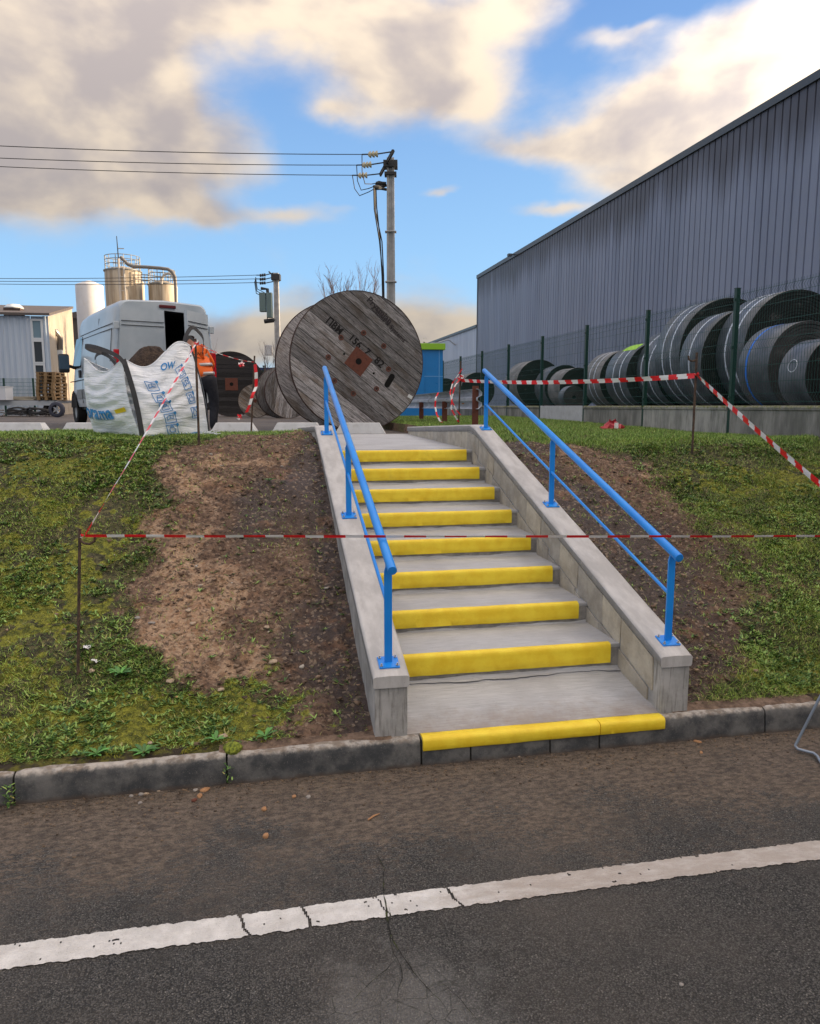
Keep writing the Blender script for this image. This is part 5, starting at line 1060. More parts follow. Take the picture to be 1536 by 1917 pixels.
# soil heap inside
m = Mat('heap_soil', .95); P = m.pos(); m.col(m.mix(m.ss(m.noise(P, 25, 7, .7), .35, .65), (.022, .014, .010), (.085, .055, .038))); m.bump(m.noise(P, 30, 8, .75), 1, .03); M_heap = m.m
G = []; hc = at(285, 700, 8.07)
for i in range(40):
    row = []
    for j in range(40):
        u, w = .13+.74*i/39, .13+.74*j/39; p = (B0.lerp(B1, u)).lerp(B3.lerp(B2, u), w); r2 = ((p.x-hc.x)/.30)**2+((p.y-hc.y)/.30)**2
        z = 2.16 + .36*math.exp(-r2*1.2)*1.0 + .05*float(fbm(p.x, p.y, 9, 4, 700)); z = min(z, 2.505+.03*float(fbm(p.x, p.y, 12, 3, 701)))
        row.append((p.x+BO.x, p.y+BO.y, z+BO.z))
    G.append(row)
b = MB(); b.grid(G); b.build('soil_fill', M_heap, bag, smooth=60)
def ribbon(pts, w, name, mat, par, wdir=None, th=.003):
    pts = [Vector(p) for p in pts]; b = MB(); G = []
    for i, p in enumerate(pts):
        t_ = (pts[min(i+1, len(pts)-1)]-pts[max(i-1, 0)]).normalized(); d_ = wdir if wdir is not None else t_.cross(Vector((0, 1, 0)))
        d_ = (d_-t_*d_.dot(t_)).normalized(); n = t_.cross(d_).normalized()
        G.append([tuple(p-d_*w/2-n*th), tuple(p+d_*w/2-n*th), tuple(p+d_*w/2+n*th), tuple(p-d_*w/2+n*th), tuple(p-d_*w/2-n*th)])
    b.grid(G); return b.build(name, mat, par, smooth=60)
lat = Vector((math.cos(YAW), -math.sin(YAW), 0))
pts = [wall_pt(*FR, .0+.0*v_, v_, .0)+BO+(B0-bagc).normalized()*.012 for v_ in np.linspace(0, 1, 30)]
ribbon([Vector((p.x, p.y, p.z)) for i, p in enumerate(pts)], .050, 'strap', M_strap, bag, lat)
pts = [wall_pt(*FR, 1.0, v_, .0)+BO+(B1-bagc).normalized()*.012-lat*(.03+.0*v_) for v_ in np.linspace(0, 1, 30)]
ribbon([Vector((p.x-.05*math.sin(i/29*PI)*0, p.y-.01, p.z)) for i, p in enumerate(pts)], .050, 'strap', M_strap, bag, lat)
def loop3(pts, name='lifting_loop', w=.045):
    P3 = [at(x, y, d)+BO for x, y, d in pts]; out_ = []
    for i in range(len(P3)-1):
        a_, b_, c_, d_ = P3[max(i-1, 0)], P3[i], P3[i+1], P3[min(i+2, len(P3)-1)]
        for s in np.linspace(0, 1, 6, endpoint=False): out_.append(.5*((2*b_)+(-a_+c_)*s+(2*a_-5*b_+4*c_-d_)*s*s+(-a_+3*b_-3*c_+d_)*s**3))
    out_.append(P3[-1]); ribbon(out_, w, name, M_strap, bag, Vector((0, .35, 1)).normalized())
loop3([(236, 684, 7.50), (222, 668, 7.52), (200, 657, 7.57), (175, 649, 7.62), (160, 648, 7.72), (170, 655, 7.82), (195, 662, 7.92), (218, 676, 8.02)], w=.04)
loop3([(178, 672, 8.07), (182, 664, 8.02), (192, 661, 7.92), (203, 666, 7.82), (214, 678, 7.67), (226, 690, 7.57)], w=.035)
loop3([(356, 668, 7.92), (347, 655, 7.92), (346, 638, 7.94), (352, 622, 7.97), (361, 613, 8.02), (372, 621, 8.12), (381, 635, 8.22), (380, 660, 8.32)], w=.04)
loop3([(349, 650, 7.94), (347, 640, 7.97), (354, 631, 8.02), (362, 636, 8.12), (368, 640, 8.17)], w=.035)
def uvmap(args, pts2, lift=.006): return [wall_pt(*args, u, v_, lift)+BO for u, v_ in pts2]
def printed(args, s, size, u0, v0, ang, mat, name='printed_text', weight=.0, sx=1.0, Lu=None):
    vs, fs = text_mesh(s, size, weight); La = (args[1]-args[0]).length; Hh_ = .86; ca, sa = math.cos(ang), math.sin(ang)
    # subdivide long faces is not needed: glyph outlines are dense enough
    P2p = [(u0+(v.x*sx*ca-v.y*sa)/La, v0+(v.x*sx*sa+v.y*ca)/Hh_) for v in vs]; b = MB(); b.add(uvmap(args, P2p, .009), fs); return b.build(name, mat, bag)
printed(LF, 'orama', .235, .33, .345, .06, M_print, weight=.006, sx=1.0)
b = MB(); b.grid([[tuple(p) for p in uvmap(LF, [(u, v_+.03*(u-.8)) for u in np.linspace(.74, .93, 8)], .008)] for v_ in (.345, .36, .385, .40)]); b.build('yellow_mark', M_bprint, bag)
printed(LF, 'NEGOCE MATERIAUX', .05, .40, .265, .04, M_gprint, sx=.9)
def uvline(args, pts2, r=.0035):
    b = MB(); b.tube(uvmap(args, pts2, .006), r, 4); return b
def icon(args, u0, v0, du, dv, kind, sk=.0):
    b = MB(); f = lambda u, v_: (u0+u*du+v_*sk, v0+v_*dv)
    for a_, c_ in (((0, 0), (1, 0)), ((1, 0), (1, 1)), ((1, 1), (0, 1)), ((0, 1), (0, 0))): b.tube(uvmap(args, [f(*a_), f((a_[0]+c_[0])/2, (a_[1]+c_[1])/2), f(*c_)]), .003, 4)
    if kind == 0: L_ = [[(.2, .3), (.2, .7), (.5, .85), (.5, .5), (.2, .3)], [(.5, .5), (.8, .4), (.8, .75), (.5, .85)]]
    elif kind == 1: L_ = [[(.2, .2), (.4, .75), (.7, .7), (.8, .3)], [(.3, .5), (.75, .5)], [(.15, .15), (.85, .2)]]
    elif kind == 2: L_ = [[(.3, .2), (.7, .2), (.78, .5), (.6, .75), (.35, .75), (.22, .5), (.3, .2)], [(.4, .75), (.4, .9), (.6, .9), (.6, .75)]]
    else: L_ = [[(.2, .2), (.8, .2), (.8, .55), (.2, .55), (.2, .2)], [(.35, .55), (.35, .8), (.65, .8), (.65, .55)]]
    for ln in L_: b.tube(uvmap(args, [f(*q) for q in ln]), .0035, 4)
    cc = [f(1.02+.13*math.cos(q), .93+.17*math.sin(q)*1.0) for q in np.linspace(0, 2*PI, 12, endpoint=False)]; pp = uvmap(args, cc, .008); b.add(pp, [tuple(range(12))])
    return b.build('printed_pictogram', M_print, bag)
for i, (u0, v0) in enumerate(((.205, .66), (.245, .50), (.30, .36), (.34, .20), (.36, .045))): icon(FR, u0+.06*0, v0, .155, .125, (0, 1, 3, 0, 2)[i], -.02)
for i, (u0, v0) in enumerate(((.66, .66), (.69, .52), (.72, .36), (.745, .20))): icon(FR, u0, v0, .10, .115, (1, 0, 3, 2)[i], -.02)
printed(FR, 'EMBALLAGE A JETER', .06, .50, .012, .02, M_print, weight=.002, sx=1.1); printed(FR, 'OW', .085, .56, .86, -.5, M_print, weight=.002)
b = MB(); rr = random.Random(2)
for k in range(26):
    p = gp(388+rr.uniform(-14, 10), 7.9, ZG+.03); q = [p+BO]; 
    for s in range(3): q.append(q[-1]+Vector((rr.uniform(-.03, .05), rr.uniform(-.04, .01), rr.uniform(-.008, .014))))
    b.tube(q, .0035, 4)
b.build('frayed_hem', M_bag, bag)

# ------------------------------------------------------------------ worker bending behind the bag
def skin_body(name, joints, edges, mat, parent, root=0, sub=2):
    me = bpy.data.meshes.new(name); me.from_pydata([j[0] for j in joints], edges, []); o = bpy.data.objects.new(name, me); lnk(o); o.parent = parent
    o.modifiers.new('skin', 'SKIN'); me.skin_vertices.new() if not me.skin_vertices else None
    for i, j in enumerate(joints):
        s = me.skin_vertices[0].data[i]; s.radius = j[1] if isinstance(j[1], tuple) else (j[1], j[1]); s.use_root = (i == root)
    md = o.modifiers.new('sub', 'SUBSURF'); md.levels = sub; md.render_levels = sub
    dg = bpy.context.evaluated_depsgraph_get(); ev = o.evaluated_get(dg); me2 = bpy.data.meshes.new_from_object(ev); o.modifiers.clear(); o.data = me2; me2.materials.clear(); me2.materials.append(mat)
    me2.polygons.foreach_set('use_smooth', [True]*len(me2.polygons)); return o
M_skin = flat('skin', (.42, .24, .17), .5); M_trou = worn('dark_trousers', (.010, .012, .020), .85, coord='pos'); M_orange = worn('hi_vis_orange', (.95, .16, .015), .6, var=.08, coord='pos', bump=.1); M_silver = flat('reflective_band', (.48, .46, .46), .35, .3); M_hair = flat('dark_hair', (.012, .010, .010), .8)
wp = at(391, 790, 13.3); wk = thing('person', 'worker in orange high-visibility vest and dark trousers leaning over behind the white bulk bag', 'person', (wp.x, wp.y, YARD)); WO = Vector((wp.x, wp.y, YARD)); X_ = lat; Yv = Vector((math.sin(YAW), math.cos(YAW), 0))
def wl(l, f_, z): return tuple(X_*l+Yv*f_+Vector((0, 0, z)))
J = [(wl(-.03, .0, .84), (.15, .13)), (wl(-.06, .02, 1.0), (.155, .12)), (wl(-.13, .04, 1.20), (.185, .125)), (wl(-.20, .07, 1.36), (.17, .11)), (wl(-.26, .11, 1.47), (.06, .06)), (wl(-.285, .13, 1.53), (.07, .08)), (wl(-.30, .14, 1.62), (.085, .095)),
     (wl(.08, .0, .80), .10), (wl(.10, .05, .46), .072), (wl(.09, -.04, .10), .05), (wl(.09, .10, .045), .045),
     (wl(-.12, .0, .80), .10), (wl(-.13, .10, .46), .072), (wl(-.14, .02, .10), .05), (wl(-.14, .16, .045), .045),
     (wl(-.05, .09, 1.38), .065), (wl(.02, .30, 1.18), .048), (wl(-.10, .48, 1.05), .036), (wl(-.14, .54, 1.02), .04),
     (wl(-.34, .07, 1.34), .065), (wl(-.46, .25, 1.15), .048), (wl(-.48, .46, 1.05), .036), (wl(-.47, .53, 1.02), .04)]
Ed = [(0, 1), (1, 2), (2, 3), (3, 4), (4, 5), (5, 6), (0, 7), (7, 8), (8, 9), (9, 10), (0, 11), (11, 12), (12, 13), (13, 14), (3, 15), (15, 16), (16, 17), (17, 18), (3, 19), (19, 20), (20, 21), (21, 22)]
skin_body('body', J, Ed, M_skin, wk)
def grown(idx, name, mat, dr, sub=2):
    mp = {k: i for i, k in enumerate(idx)}; js = []
    for k in idx: r_ = J[k][1]; r_ = r_ if isinstance(r_, tuple) else (r_, r_); js.append((J[k][0], (r_[0]+dr, r_[1]+dr)))
    return skin_body(name, js, [(mp[a_], mp[c_]) for a_, c_ in Ed if a_ in mp and c_ in mp], mat, wk, 0, sub)
grown([0, 1, 7, 8, 9, 10, 11, 12, 13, 14], 'trousers', M_trou, .02); grown([3, 15, 16, 17, 19, 20, 21], 'sleeves', M_orange, .015)
v_ = [1, 2, 3]; vj = [(wl(-.035, .0, .90), (.195, .16)), (wl(-.06, .02, 1.02), (.195, .16)), (wl(-.13, .04, 1.20), (.215, .165)), (wl(-.20, .07, 1.36), (.205, .15)), (wl(-.235, .10, 1.44), (.11, .10))]
vest = skin_body('vest', vj, [(0, 1), (1, 2), (2, 3), (3, 4)], M_orange, wk)
def band(z, l, f_, rx, ry, h, tilt):
    b = MB(); G = []
    for hh in (0, h):
        G.append([wl(l+rx*math.cos(a_)+tilt*hh, f_+ry*math.sin(a_), z+hh-.25*rx*math.cos(a_)*-.35) for a_ in np.linspace(0, 2*PI, 25)])
    b.grid(G); o = b.build('reflective_band', M_silver, vest, smooth=60); md = o.modifiers.new('t', 'SOLIDIFY'); md.thickness = .006; return o
band(1.12, -.10, .03, .196, .158, .05, -.35); band(.97, -.05, .015, .186, .154, .05, -.2)
def vest_text(s, size, l, z, ang, mat=M_ink):
    vs, fs = text_mesh(s, size, .001); b = MB(); ca, sa = math.cos(ang), math.sin(ang)
    b.add([wl(l+v.x*ca-v.y*sa, -.13-.035*(1-((v.x)/.2)**2), z+v.x*sa+v.y*ca) for v in vs], fs); return b.build('vest_print', mat, vest)
vest_text('VILLANT', .075, -.15, 1.335, -.12); vest_text('travaux publics', .035, -.16, 1.27, -.12)
b = MB(); b.box(-.335, -.285, -.03, .03, 0, .004, None); b.v = [wl(v[0]+.01, -.135, 1.345+v[1]) if True else v for v in b.v]; 
b = MB(); q = [(-.335, 1.37), (-.275, 1.36), (-.28, 1.305), (-.335, 1.315)]; b.add([wl(a_, -.135, z) for a_, z in q]+[wl(a_, -.128, z) for a_, z in q], [(0, 1, 2, 3), (7, 6, 5, 4), (0, 1, 5, 4), (1, 2, 6, 5), (2, 3, 7, 6), (3, 0, 4, 7)]); b.build('vest_print', M_ink, vest)
hr = skin_body('hair', [(wl(-.298, .115, 1.60), (.098, .10)), (wl(-.305, .13, 1.66), (.085, .09))], [(0, 1)], M_hair, wk)

# ------------------------------------------------------------------ iron stakes and barrier tape
m = Mat('stake_iron', .8); P = m.pos(); m.col(m.mix(m.ss(m.noise(m.scaled(P, (1, 1, .5)), 30, 6, .7), .35, .65), (.035, .026, .022), (.13, .08, .055))); m.bump(m.noise(P, 150, 3), .5, .002); M_stake = m.m
def stake(label, base, top, hook=0, r=.008):
    base = Vector(base); top = Vector(top); b = MB(); t = thing('iron_stake', label, 'iron stake', base, 0, 'iron stakes holding the barrier tape'); e = top-base
    dn = e.normalized(); b.tube([-dn*.12, e*.3, e*.6, e], r, 10); b.build('rod', M_stake, t, smooth=50)
    if hook:
        b = MB(); q = e-dn*.02; b.tube([q+Vector((0, 0, -.045))+lat*.0, q+lat*.02*hook+Vector((0, 0, -.062)), q+lat*.05*hook+Vector((0, 0, -.066)), q+lat*.078*hook+Vector((0, 0, -.05)), q+lat*.085*hook+Vector((0, 0, -.01))], r*.8, 8); b.build('hook', M_stake, t, smooth=50)
    return t
sb1 = at(145, 1366, 4.08); d1 = 4.08
SL = at(150, 990, d1+.02); stake('iron stake at the left end of the low tape, in grass and moss', sb1, SL, 1, .0085)
S2b = at(373, 826, 7.18); S2t = at(366, 634, 7.20); stake('iron stake standing in front of the white bulk bag', S2b, S2t, 0, .011)
S3b = at(471, 803, 10.4); S3t = at(477, 666, 10.4); stake('thin iron stake between the bulk bag and the huge cable drum', S3b, S3t, 0, .012)
S4b = at(1296, 850, float(np.dot([4.38, 7.03, 0], FH))); d4 = float(np.dot([4.38, 7.03, 0], FH)); S4t = at(1305, 660, d4); stake('rusty stake on the right bank where two tapes meet', S4b, S4t, -1, .012)
S5b = at(859, 794, 12.6); S5t = at(863, 676, 12.6); stake('stake behind the guard rail end with a ragged tape knot', S5b, S5t, 0, .012)
S6t = at(1668, 985, 3.95); S6b = Vector((S6t.x+.02, S6t.y, .28)); 
M_tred = flat('tape_red', (.86, .012, .022), .35); M_twht = flat('tape_white', (.90, .89, .89), .35)
def tape(label, A, B, w, sag, seed, stripe=.10, tw=(0, 0), n=None, group='red and white barrier tape'):
    A, B = Vector(A), Vector(B); L_ = (B-A).length; seg = .02; n = int(L_/seg); b = MB(); d_ = (B-A).normalized(); side0 = Vector((0, 0, 1)); side0 = (side0-d_*side0.dot(d_)).normalized(); out_ = d_.cross(side0); rows = []
    for i in range(n+1):
        s = i/n; p = A.lerp(B, s)-Vector((0, 0, sag*4*s*(1-s))); ang = tw[0]+(tw[1]-tw[0])*s+.9*float(fbm(s*L_, 0, .9, 3, seed)); dv = side0*math.cos(ang)+out_*math.sin(ang); cr = out_*math.cos(ang)-side0*math.sin(ang)
        fold = .004*math.sin(s*L_*9+seed); rows.append([p-dv*w/2-A, p+cr*fold-A, p+dv*w/2-A])
    base = len(b.v); b.v += [tuple(q) for r_ in rows for q in r_]
    for i in range(n):
        for j in range(2):
            m_ = int(((i*seg+j*w*.30)/stripe)) % 2; b.f.append((i*3+j, (i+1)*3+j, (i+1)*3+j+1, i*3+j+1)); b.m.append(m_)
    me = b.mesh(label[:20], smooth=60); o = link_mesh('barrier_tape', me, [M_tred, M_twht], loc=A); return tag(o, label, 'barrier tape', group)
kn = Vector((0, 0, -.01))
tape('low barrier tape stretched level across the foot of the stairs', at(160, 1003, d1), at(1668, 1003, 3.95), .018, .004, 5, .11, (.6, .5))
tape('barrier tape slanting from the low left stake up past the bulk bag', at(160, 1001, d1), at(366, 645, 7.17), .032, .02, 6, .12, (.5, .9))
tape('thin dark twisted tape between the bulk bag stake and the drum side stake', at(367, 643, 7.18), at(476, 678, 10.4), .010, .03, 7, .3, (.2, .3))
tape('barrier tape stretched level from the guard rail to the right bank stake', at(864, 712, 12.6), at(1304, 703, d4), .052, .05, 8, .135, (.15, .1))
tape('barrier tape running down out of the picture on the right', at(1305, 702, d4), at(1700, 1040, 4.0), .050, .03, 9, .135, (.2, .25))
def dangle(label, pts, w, seed, stripe=.09):
    P3 = [at(*p) for p in pts]; A = P3[0]; out_ = []
    for a_, c_ in zip(P3[:-1], P3[1:]):
        k = max(2, int((c_-a_).length/.02)); out_ += [a_.lerp(c_, s) for s in np.linspace(0, 1, k, endpoint=False)]
    out_.append(P3[-1]); b = MB(); rows = []
    for i, p in enumerate(out_):
        ang = 1.6*float(fbm(i*.05, 0, 1.4, 3, seed)); dv = lat*math.cos(ang)+Yv*math.sin(ang)+Vector((0, 0, .2)); dv.normalize(); rows.append((p-dv*w/2-A, p+dv*w/2-A))
    b.v = [tuple(q) for r_ in rows for q in r_]
    for i in range(len(rows)-1): b.f.append((2*i, 2*i+2, 2*i+3, 2*i+1)); b.m.append(int(i*.02/stripe) % 2)
    o = link_mesh('barrier_tape', b.mesh('dangling_tape', smooth=60), [M_tred, M_twht], loc=A); return tag(o, label, 'barrier tape', 'red and white barrier tape')
dangle('tape end hanging down the stake beside the small cable drum', [(478, 682, 10.37), (480, 700, 10.36), (480, 724, 10.37), (473, 740, 10.3), (468, 758, 10.3), (462, 772, 10.3)], .045, 11)
dangle('loose tape end fluttering at the left of the guard rail', [(821, 735, 12.9), (816, 745, 12.8), (815, 760, 12.8), (818, 775, 12.75), (824, 788, 12.7), (829, 791, 12.7)], .03, 12)
dangle('loose tape end dangling at the knot by the guard rail end', [(863, 708, 12.55), (852, 722, 12.5), (847, 742, 12.5), (845, 765, 12.5), (853, 780, 12.45), (859, 790, 12.45)], .028, 13)
dangle('pale tape scrap curling right of the orange reflector plate', [(866, 690, 12.5), (858, 702, 12.5), (848, 716, 12.5), (843, 735, 12.45), (846, 750, 12.4), (855, 768, 12.4), (863, 777, 12.4)], .022, 14)
def knot(label, p, r, seed):
    rr = random.Random(seed); b = MB()
    for k in range(9):
        a_ = Vector((rr.uniform(-1, 1), rr.uniform(-1, 1), rr.uniform(-1, 1))).normalized()*r; c_ = Vector((rr.uniform(-1, 1), rr.uniform(-1, 1), rr.uniform(-1, 1))).normalized()*r; b.cur = k % 3 == 0; b.add([a_, c_, c_*.6+a_*.5+Vector((0, 0, r*.4)), a_*.3-c_*.3], [(0, 1, 2, 3)])
    o = link_mesh('tape_knot', b.mesh('k'), [M_tred, M_twht], loc=p); return tag(o, label, 'tape knot', 'knots and scraps of barrier tape')
knot('red tape knot hanging on the thin tape above the dark drum', at(453, 682, 9.7), .045, 1); knot('red tape scrap on the ground below the small cable drum', at(449, 781, 11.2), .05, 2)
knot('small tape knot at the top of the left bank stake', at(154, 1004, d1-.01), .014, 3); knot('tape knot wound round the stake at the guard rail', at(862, 706, 12.55), .06, 4); knot('tape knot on top of the stake before the bulk bag', at(368, 642, 7.16), .028, 5); knot('white tape knot on the right bank stake', at(1304, 702, d4-.02), .03, 6)

# ------------------------------------------------------------------ pallets, trailer and scrap by the workshop
M_pal = worn('pallet_wood', (.26, .17, .085), .85, dirt=(.08, .05, .03), scale=8)
tr = at(60, 780, 32.5); trz = 2.12
tl = thing('flatbed_trailer', 'low flatbed trailer loaded with sheets and pallets in front of the workshop', 'trailer', (tr.x, tr.y, YARD)); M_ = Matrix.Rotation(-YAW, 4, 'Z')
b = MB(); b.box(-2.2, 1.45, -.7, .9, trz-YARD-.12, trz-YARD, M_); b.build('bed', worn('bed_steel', (.12, .13, .15), .7), tl)
b = MB(); b.box(-2.2, 1.45, -.72, -.70, trz-YARD-.22, trz-YARD-.02, M_); b.build('side_rail', flat('rail_pale', (.42, .46, .5)), tl)
for x in (-1.4, 1.1):
    b = MB(); b.lathe([(.14, -.1), (.24, -.1), (.30, -.06), (.30, .06), (.24, .1), (.14, .1)], 24, M_ @ Matrix.Translation((x, -.55, .30)) @ Matrix.Rotation(PI/2, 4, 'X')); b.build('wheel', M_tyre, tl, smooth=50)
def pallet_mesh():
    b = MB()
    for k in range(6): b.box(-.6+k*.215, -.6+k*.215+.13, -.4, .4, .122, .144)
    for y in (-.4, -.07, .26): b.box(-.6, .6, y, y+.12, .10, .122); b.box(-.6, .6, y, y+.12, 0, .022)
    for x in (-.6, -.07, .46):
        for y in (-.4, -.07, .26): b.box(x, x+.14, y, y+.12, .022, .10)
    return b.mesh('pallet')
pme = pallet_mesh(); pb = at(99, 748, 32.2); names = ['lowest', 'second from the bottom', 'third from the bottom', 'fourth from the bottom', 'fourth from the top', 'third from the top', 'second from the top', 'topmost, slightly askew']
for k in range(8):
    o = link_mesh('pallet', pme, M_pal, loc=(pb.x+random.uniform(-.03, .03), pb.y+random.uniform(-.03, .03), trz+.003+k*.1455), rot=(0, 0, -YAW+1.5+random.uniform(-.05, .05)+(.15 if k == 7 else 0))); o.scale = (.85, 1, 1)
    tag(o, 'wooden pallet in the stack left of the van, '+names[k], 'pallet', 'stacked wooden pallets')
for k in range(5):
    q = at(50+random.uniform(-3, 3), 748, 32.3); b = MB(); b.box(-.62, .62, -.4, .4, 0, .028); o = b.build('board', worn('board_pale', (.46, .42, .34), .8), loc=(q.x, q.y, trz+.003+k*.031), rot=(0, 0, -YAW+random.uniform(-.12, .12))); tag(o, ['bottom pale board in the flat pile on the trailer', 'second pale board from the bottom of the trailer pile', 'middle pale board in the flat trailer pile', 'second pale board from the top of the trailer pile', 'topmost pale board in the flat pile on the trailer'][k], 'board', 'pale boards piled on the trailer')
q = at(8, 755, 31.6); b = MB(); b.box(-.55, .25, -.3, .3, 0, .52); b.box(-.57, .27, -.32, .32, .522, .56); b.build('box', flat('box_white', (.62, .65, .70)), loc=(q.x, q.y, 1.90-.0), rot=(0, 0, -YAW)); o = bpy.context.scene.objects['box']; o.name = 'white_box'; tag(o, 'white box with a dark lid edge at the far left of the trailer', 'box'); o.location.z = trz+.003-.15; o.location = (q.x, q.y, trz+.003)
def coil(label, cx, cy, d, rx, n_, seed, r=.035):
    rr = random.Random(seed); p = at(cx, cy, d); b = MB(); pts = []
    for k in range(n_*14): a_ = k*2*PI/14; pts.append(lat*(rx*math.cos(a_)*(1+.15*math.sin(k*.9)))+Yv*(.5*rx*math.sin(a_))+Vector((0, 0, .10+.26*(.5+.5*math.sin(a_*.5+seed+k*.11))*abs(math.cos(a_*.5+k*.02)))))
    b.tube(pts, r, 6); o = b.build('hose_coil', M_cable, loc=(p.x, p.y, YARD+.02), smooth=60); return tag(o, label, 'hose coil', 'black hose coils on the yard')
coil('tangled black hose coil on the yard below the trailer, leftmost', 36, 772, 30, .42, 5, 1); coil('tangled black hose coil beside the spare wheel', 74, 772, 30, .40, 5, 2)
p = at(107, 768, 29.5); b = MB(); Mw = basis(Vector((0, 0, 0)), lat, Vector((0, 0, 1)), -Yv); b.lathe([(.17, -.09), (.25, -.1), (.30, -.06), (.30, .06), (.25, .1), (.17, .09)], 28, Mw); wt = thing('spare_wheel', 'loose wheel with a blue tinged tyre standing left of the van', 'wheel', (p.x, p.y, YARD+.30)); b.build('tyre', flat('tyre_blueish', (.04, .045, .07), .7), wt, smooth=50)
b = MB()
for k in range(5): a_ = k*2*PI/5; b.box(.03, .18, -.02, .02, -.02, .03, Mw @ Matrix.Rotation(a_, 4, 'Z'))
b.lathe([(.01, .03), (.05, .03), (.05, -.02)], 12, Mw); b.build('rim', flat('rim_silver', (.45, .47, .5), .3, .6), wt)
rr = random.Random(4); b = MB()
for k in range(60):
    l, f_, z = rr.uniform(-1.9, 1.3), rr.uniform(-.35, .25), rr.uniform(.02, .22); a_ = rr.uniform(0, 3.1); e = lat*math.cos(a_)*rr.uniform(.1, .4)+Yv*math.sin(a_)*.2+Vector((0, 0, rr.uniform(-.02, .10))); q = lat*l+Yv*f_+Vector((0, 0, z)); b.tube([q, q+e*.5+Vector((0, 0, .03)), q+e], rr.uniform(.012, .03), 4)
p = at(50, 775, 30.4); o = b.build('scrap_heap', worn('scrap_mixed', (.13, .12, .12), .7, var=.8, dirt=(.4, .38, .36), scale=2, coord='pos'), loc=(p.x, p.y, YARD)); tag(o, 'low heap of mixed scrap under the trailer edge', 'scrap', kind='stuff')

# ------------------------------------------------------------------ trees and bushes far back
M_bark = flat('twig_bark', (.13, .085, .07), .9)
def bare(label, name, px_, y0, d, h, n, spread, seed, cat, r0=.02, levels=3, zb=None):
    p = at(px_, y0, d); rr = random.Random(seed); t = thing(name, label, cat, (p.x, p.y, YARD-.02)); zb = p.z-YARD if zb is None else zb; b = MB(); b2 = MB()
    def grow(q, dv, L_, r, lv, bb):
        pts = [q]; 
        for s in range(4): dv = (dv+Vector((rr.uniform(-.12, .12), rr.uniform(-.12, .12), rr.uniform(-.02, .12)))).normalized(); pts.append(pts[-1]+dv*L_/4)
        bb.tube(pts, [r, r*.85, r*.7, r*.55, r*.35], 4)
        if lv > 0:
            for k in range(rr.randint(3, 4)):
                s = rr.randint(1, 4); ndv = (dv+Vector((rr.uniform(-.7, .7), rr.uniform(-.7, .7), rr.uniform(-.1, .5)))).normalized(); grow(pts[s], ndv, L_*rr.uniform(.45, .65), r*.5, lv-1, b2)
    for k in range(n):
        l = rr.uniform(-spread, spread); q = lat*l*.15; dv = (lat*l*.10+Yv*rr.uniform(-.2, .2)+Vector((0, 0, 1))).normalized()
        base_top = Vector((0, 0, 0))+lat*l+Vector((0, 0, zb)); b.tube([q, base_top], [r0*2, r0], 5); grow(base_top, dv, h*rr.uniform(.7, 1.05), r0, levels, b2)
    b.build('trunk', M_bark, t); b2.build('branches', M_bark, t); return t
bare('bare winter tree rising behind the huge cable drum', 'bare_tree', 653, 572, 46, 1.5, 15, 1.6, 3, 'tree', .026, 3)
bare('thin bare stems standing beyond the worker', 'bare_bush', 413, 700, 36, 1.2, 6, .5, 9, 'bush', .010, 1)
bare('dark leafless bush between the small drums and the distant pole', 'bare_bush', 500, 700, 34, .9, 5, .4, 12, 'bush', .014, 3)
def leafy(label, name, cat, px_, ybot, ytop, d, wpx, seed, n, col_, size=.09):
    a_ = at(px_, ybot, d); c_ = at(px_, ytop, d); hh = c_.z-YARD; wd = wpx/1400*d/2; r = np.random.default_rng(seed); t = thing(name, label, cat, (a_.x, a_.y, YARD-.02))
    th = r.uniform(0, 2*PI, n); ph = np.arccos(r.uniform(-1, 1, n)); rad = r.uniform(.35, 1, n)**.5*(1+.25*np.sin(th*3+ph*4+seed)); C_ = np.stack([wd*rad*np.sin(ph)*np.cos(th), wd*.8*rad*np.sin(ph)*np.sin(th), hh*.5+hh*.5*rad*np.cos(ph)*.9], 1)
    q = r.normal(size=(n, 3)); q /= np.linalg.norm(q, axis=1)[:, None]; e2 = np.cross(q, r.normal(size=(n, 3))); e2 /= np.linalg.norm(e2, axis=1)[:, None]; s = size*r.uniform(.5, 1.2, n)[:, None]
    V = np.stack([C_-q*s, C_+e2*s*.5, C_+q*s, C_-e2*s*.5], 1).reshape(-1, 3); F = np.arange(n*4).reshape(n, 4); m = Mat(name+'_leaf', .6); m.col(m.mix(m.island(), tuple(x*.5 for x in col_), tuple(x*1.5 for x in col_)))
    np_mesh('foliage', V, F, m.m, parent=t); b = MB(); b.tube([(0, 0, 0), (0, 0, hh*.6)], [.08, .03], 6); b.build('stem', M_bark, t)
leafy('dark green bush behind the small cable drums, left of the huge drum', 'green_bush', 'bush', 497, 778, 688, 36, 62, 5, 5000, (.018, .030, .018))
leafy('small green treetop peeping over the blue cabin roof', 'green_tree', 'tree', 797, 775, 636, 70, 22, 6, 1500, (.06, .10, .025), .12)
q = at(489, 688, 60); b = MB(); b.box(-2.2, 1.2, 0, 1, 0, 1.0); o = b.build('wall', flat('tarp_blue', (.02, .04, .14)), loc=(q.x, q.y, q.z-.9)); o.name = 'blue_container'; tag(o, 'dark blue container far off above the green bush', 'container'); o.scale = (1, 1, 1); o.location.z = YARD; o.data.transform(Matrix.Scale((q.z-YARD), 4, (0, 0, 1)))

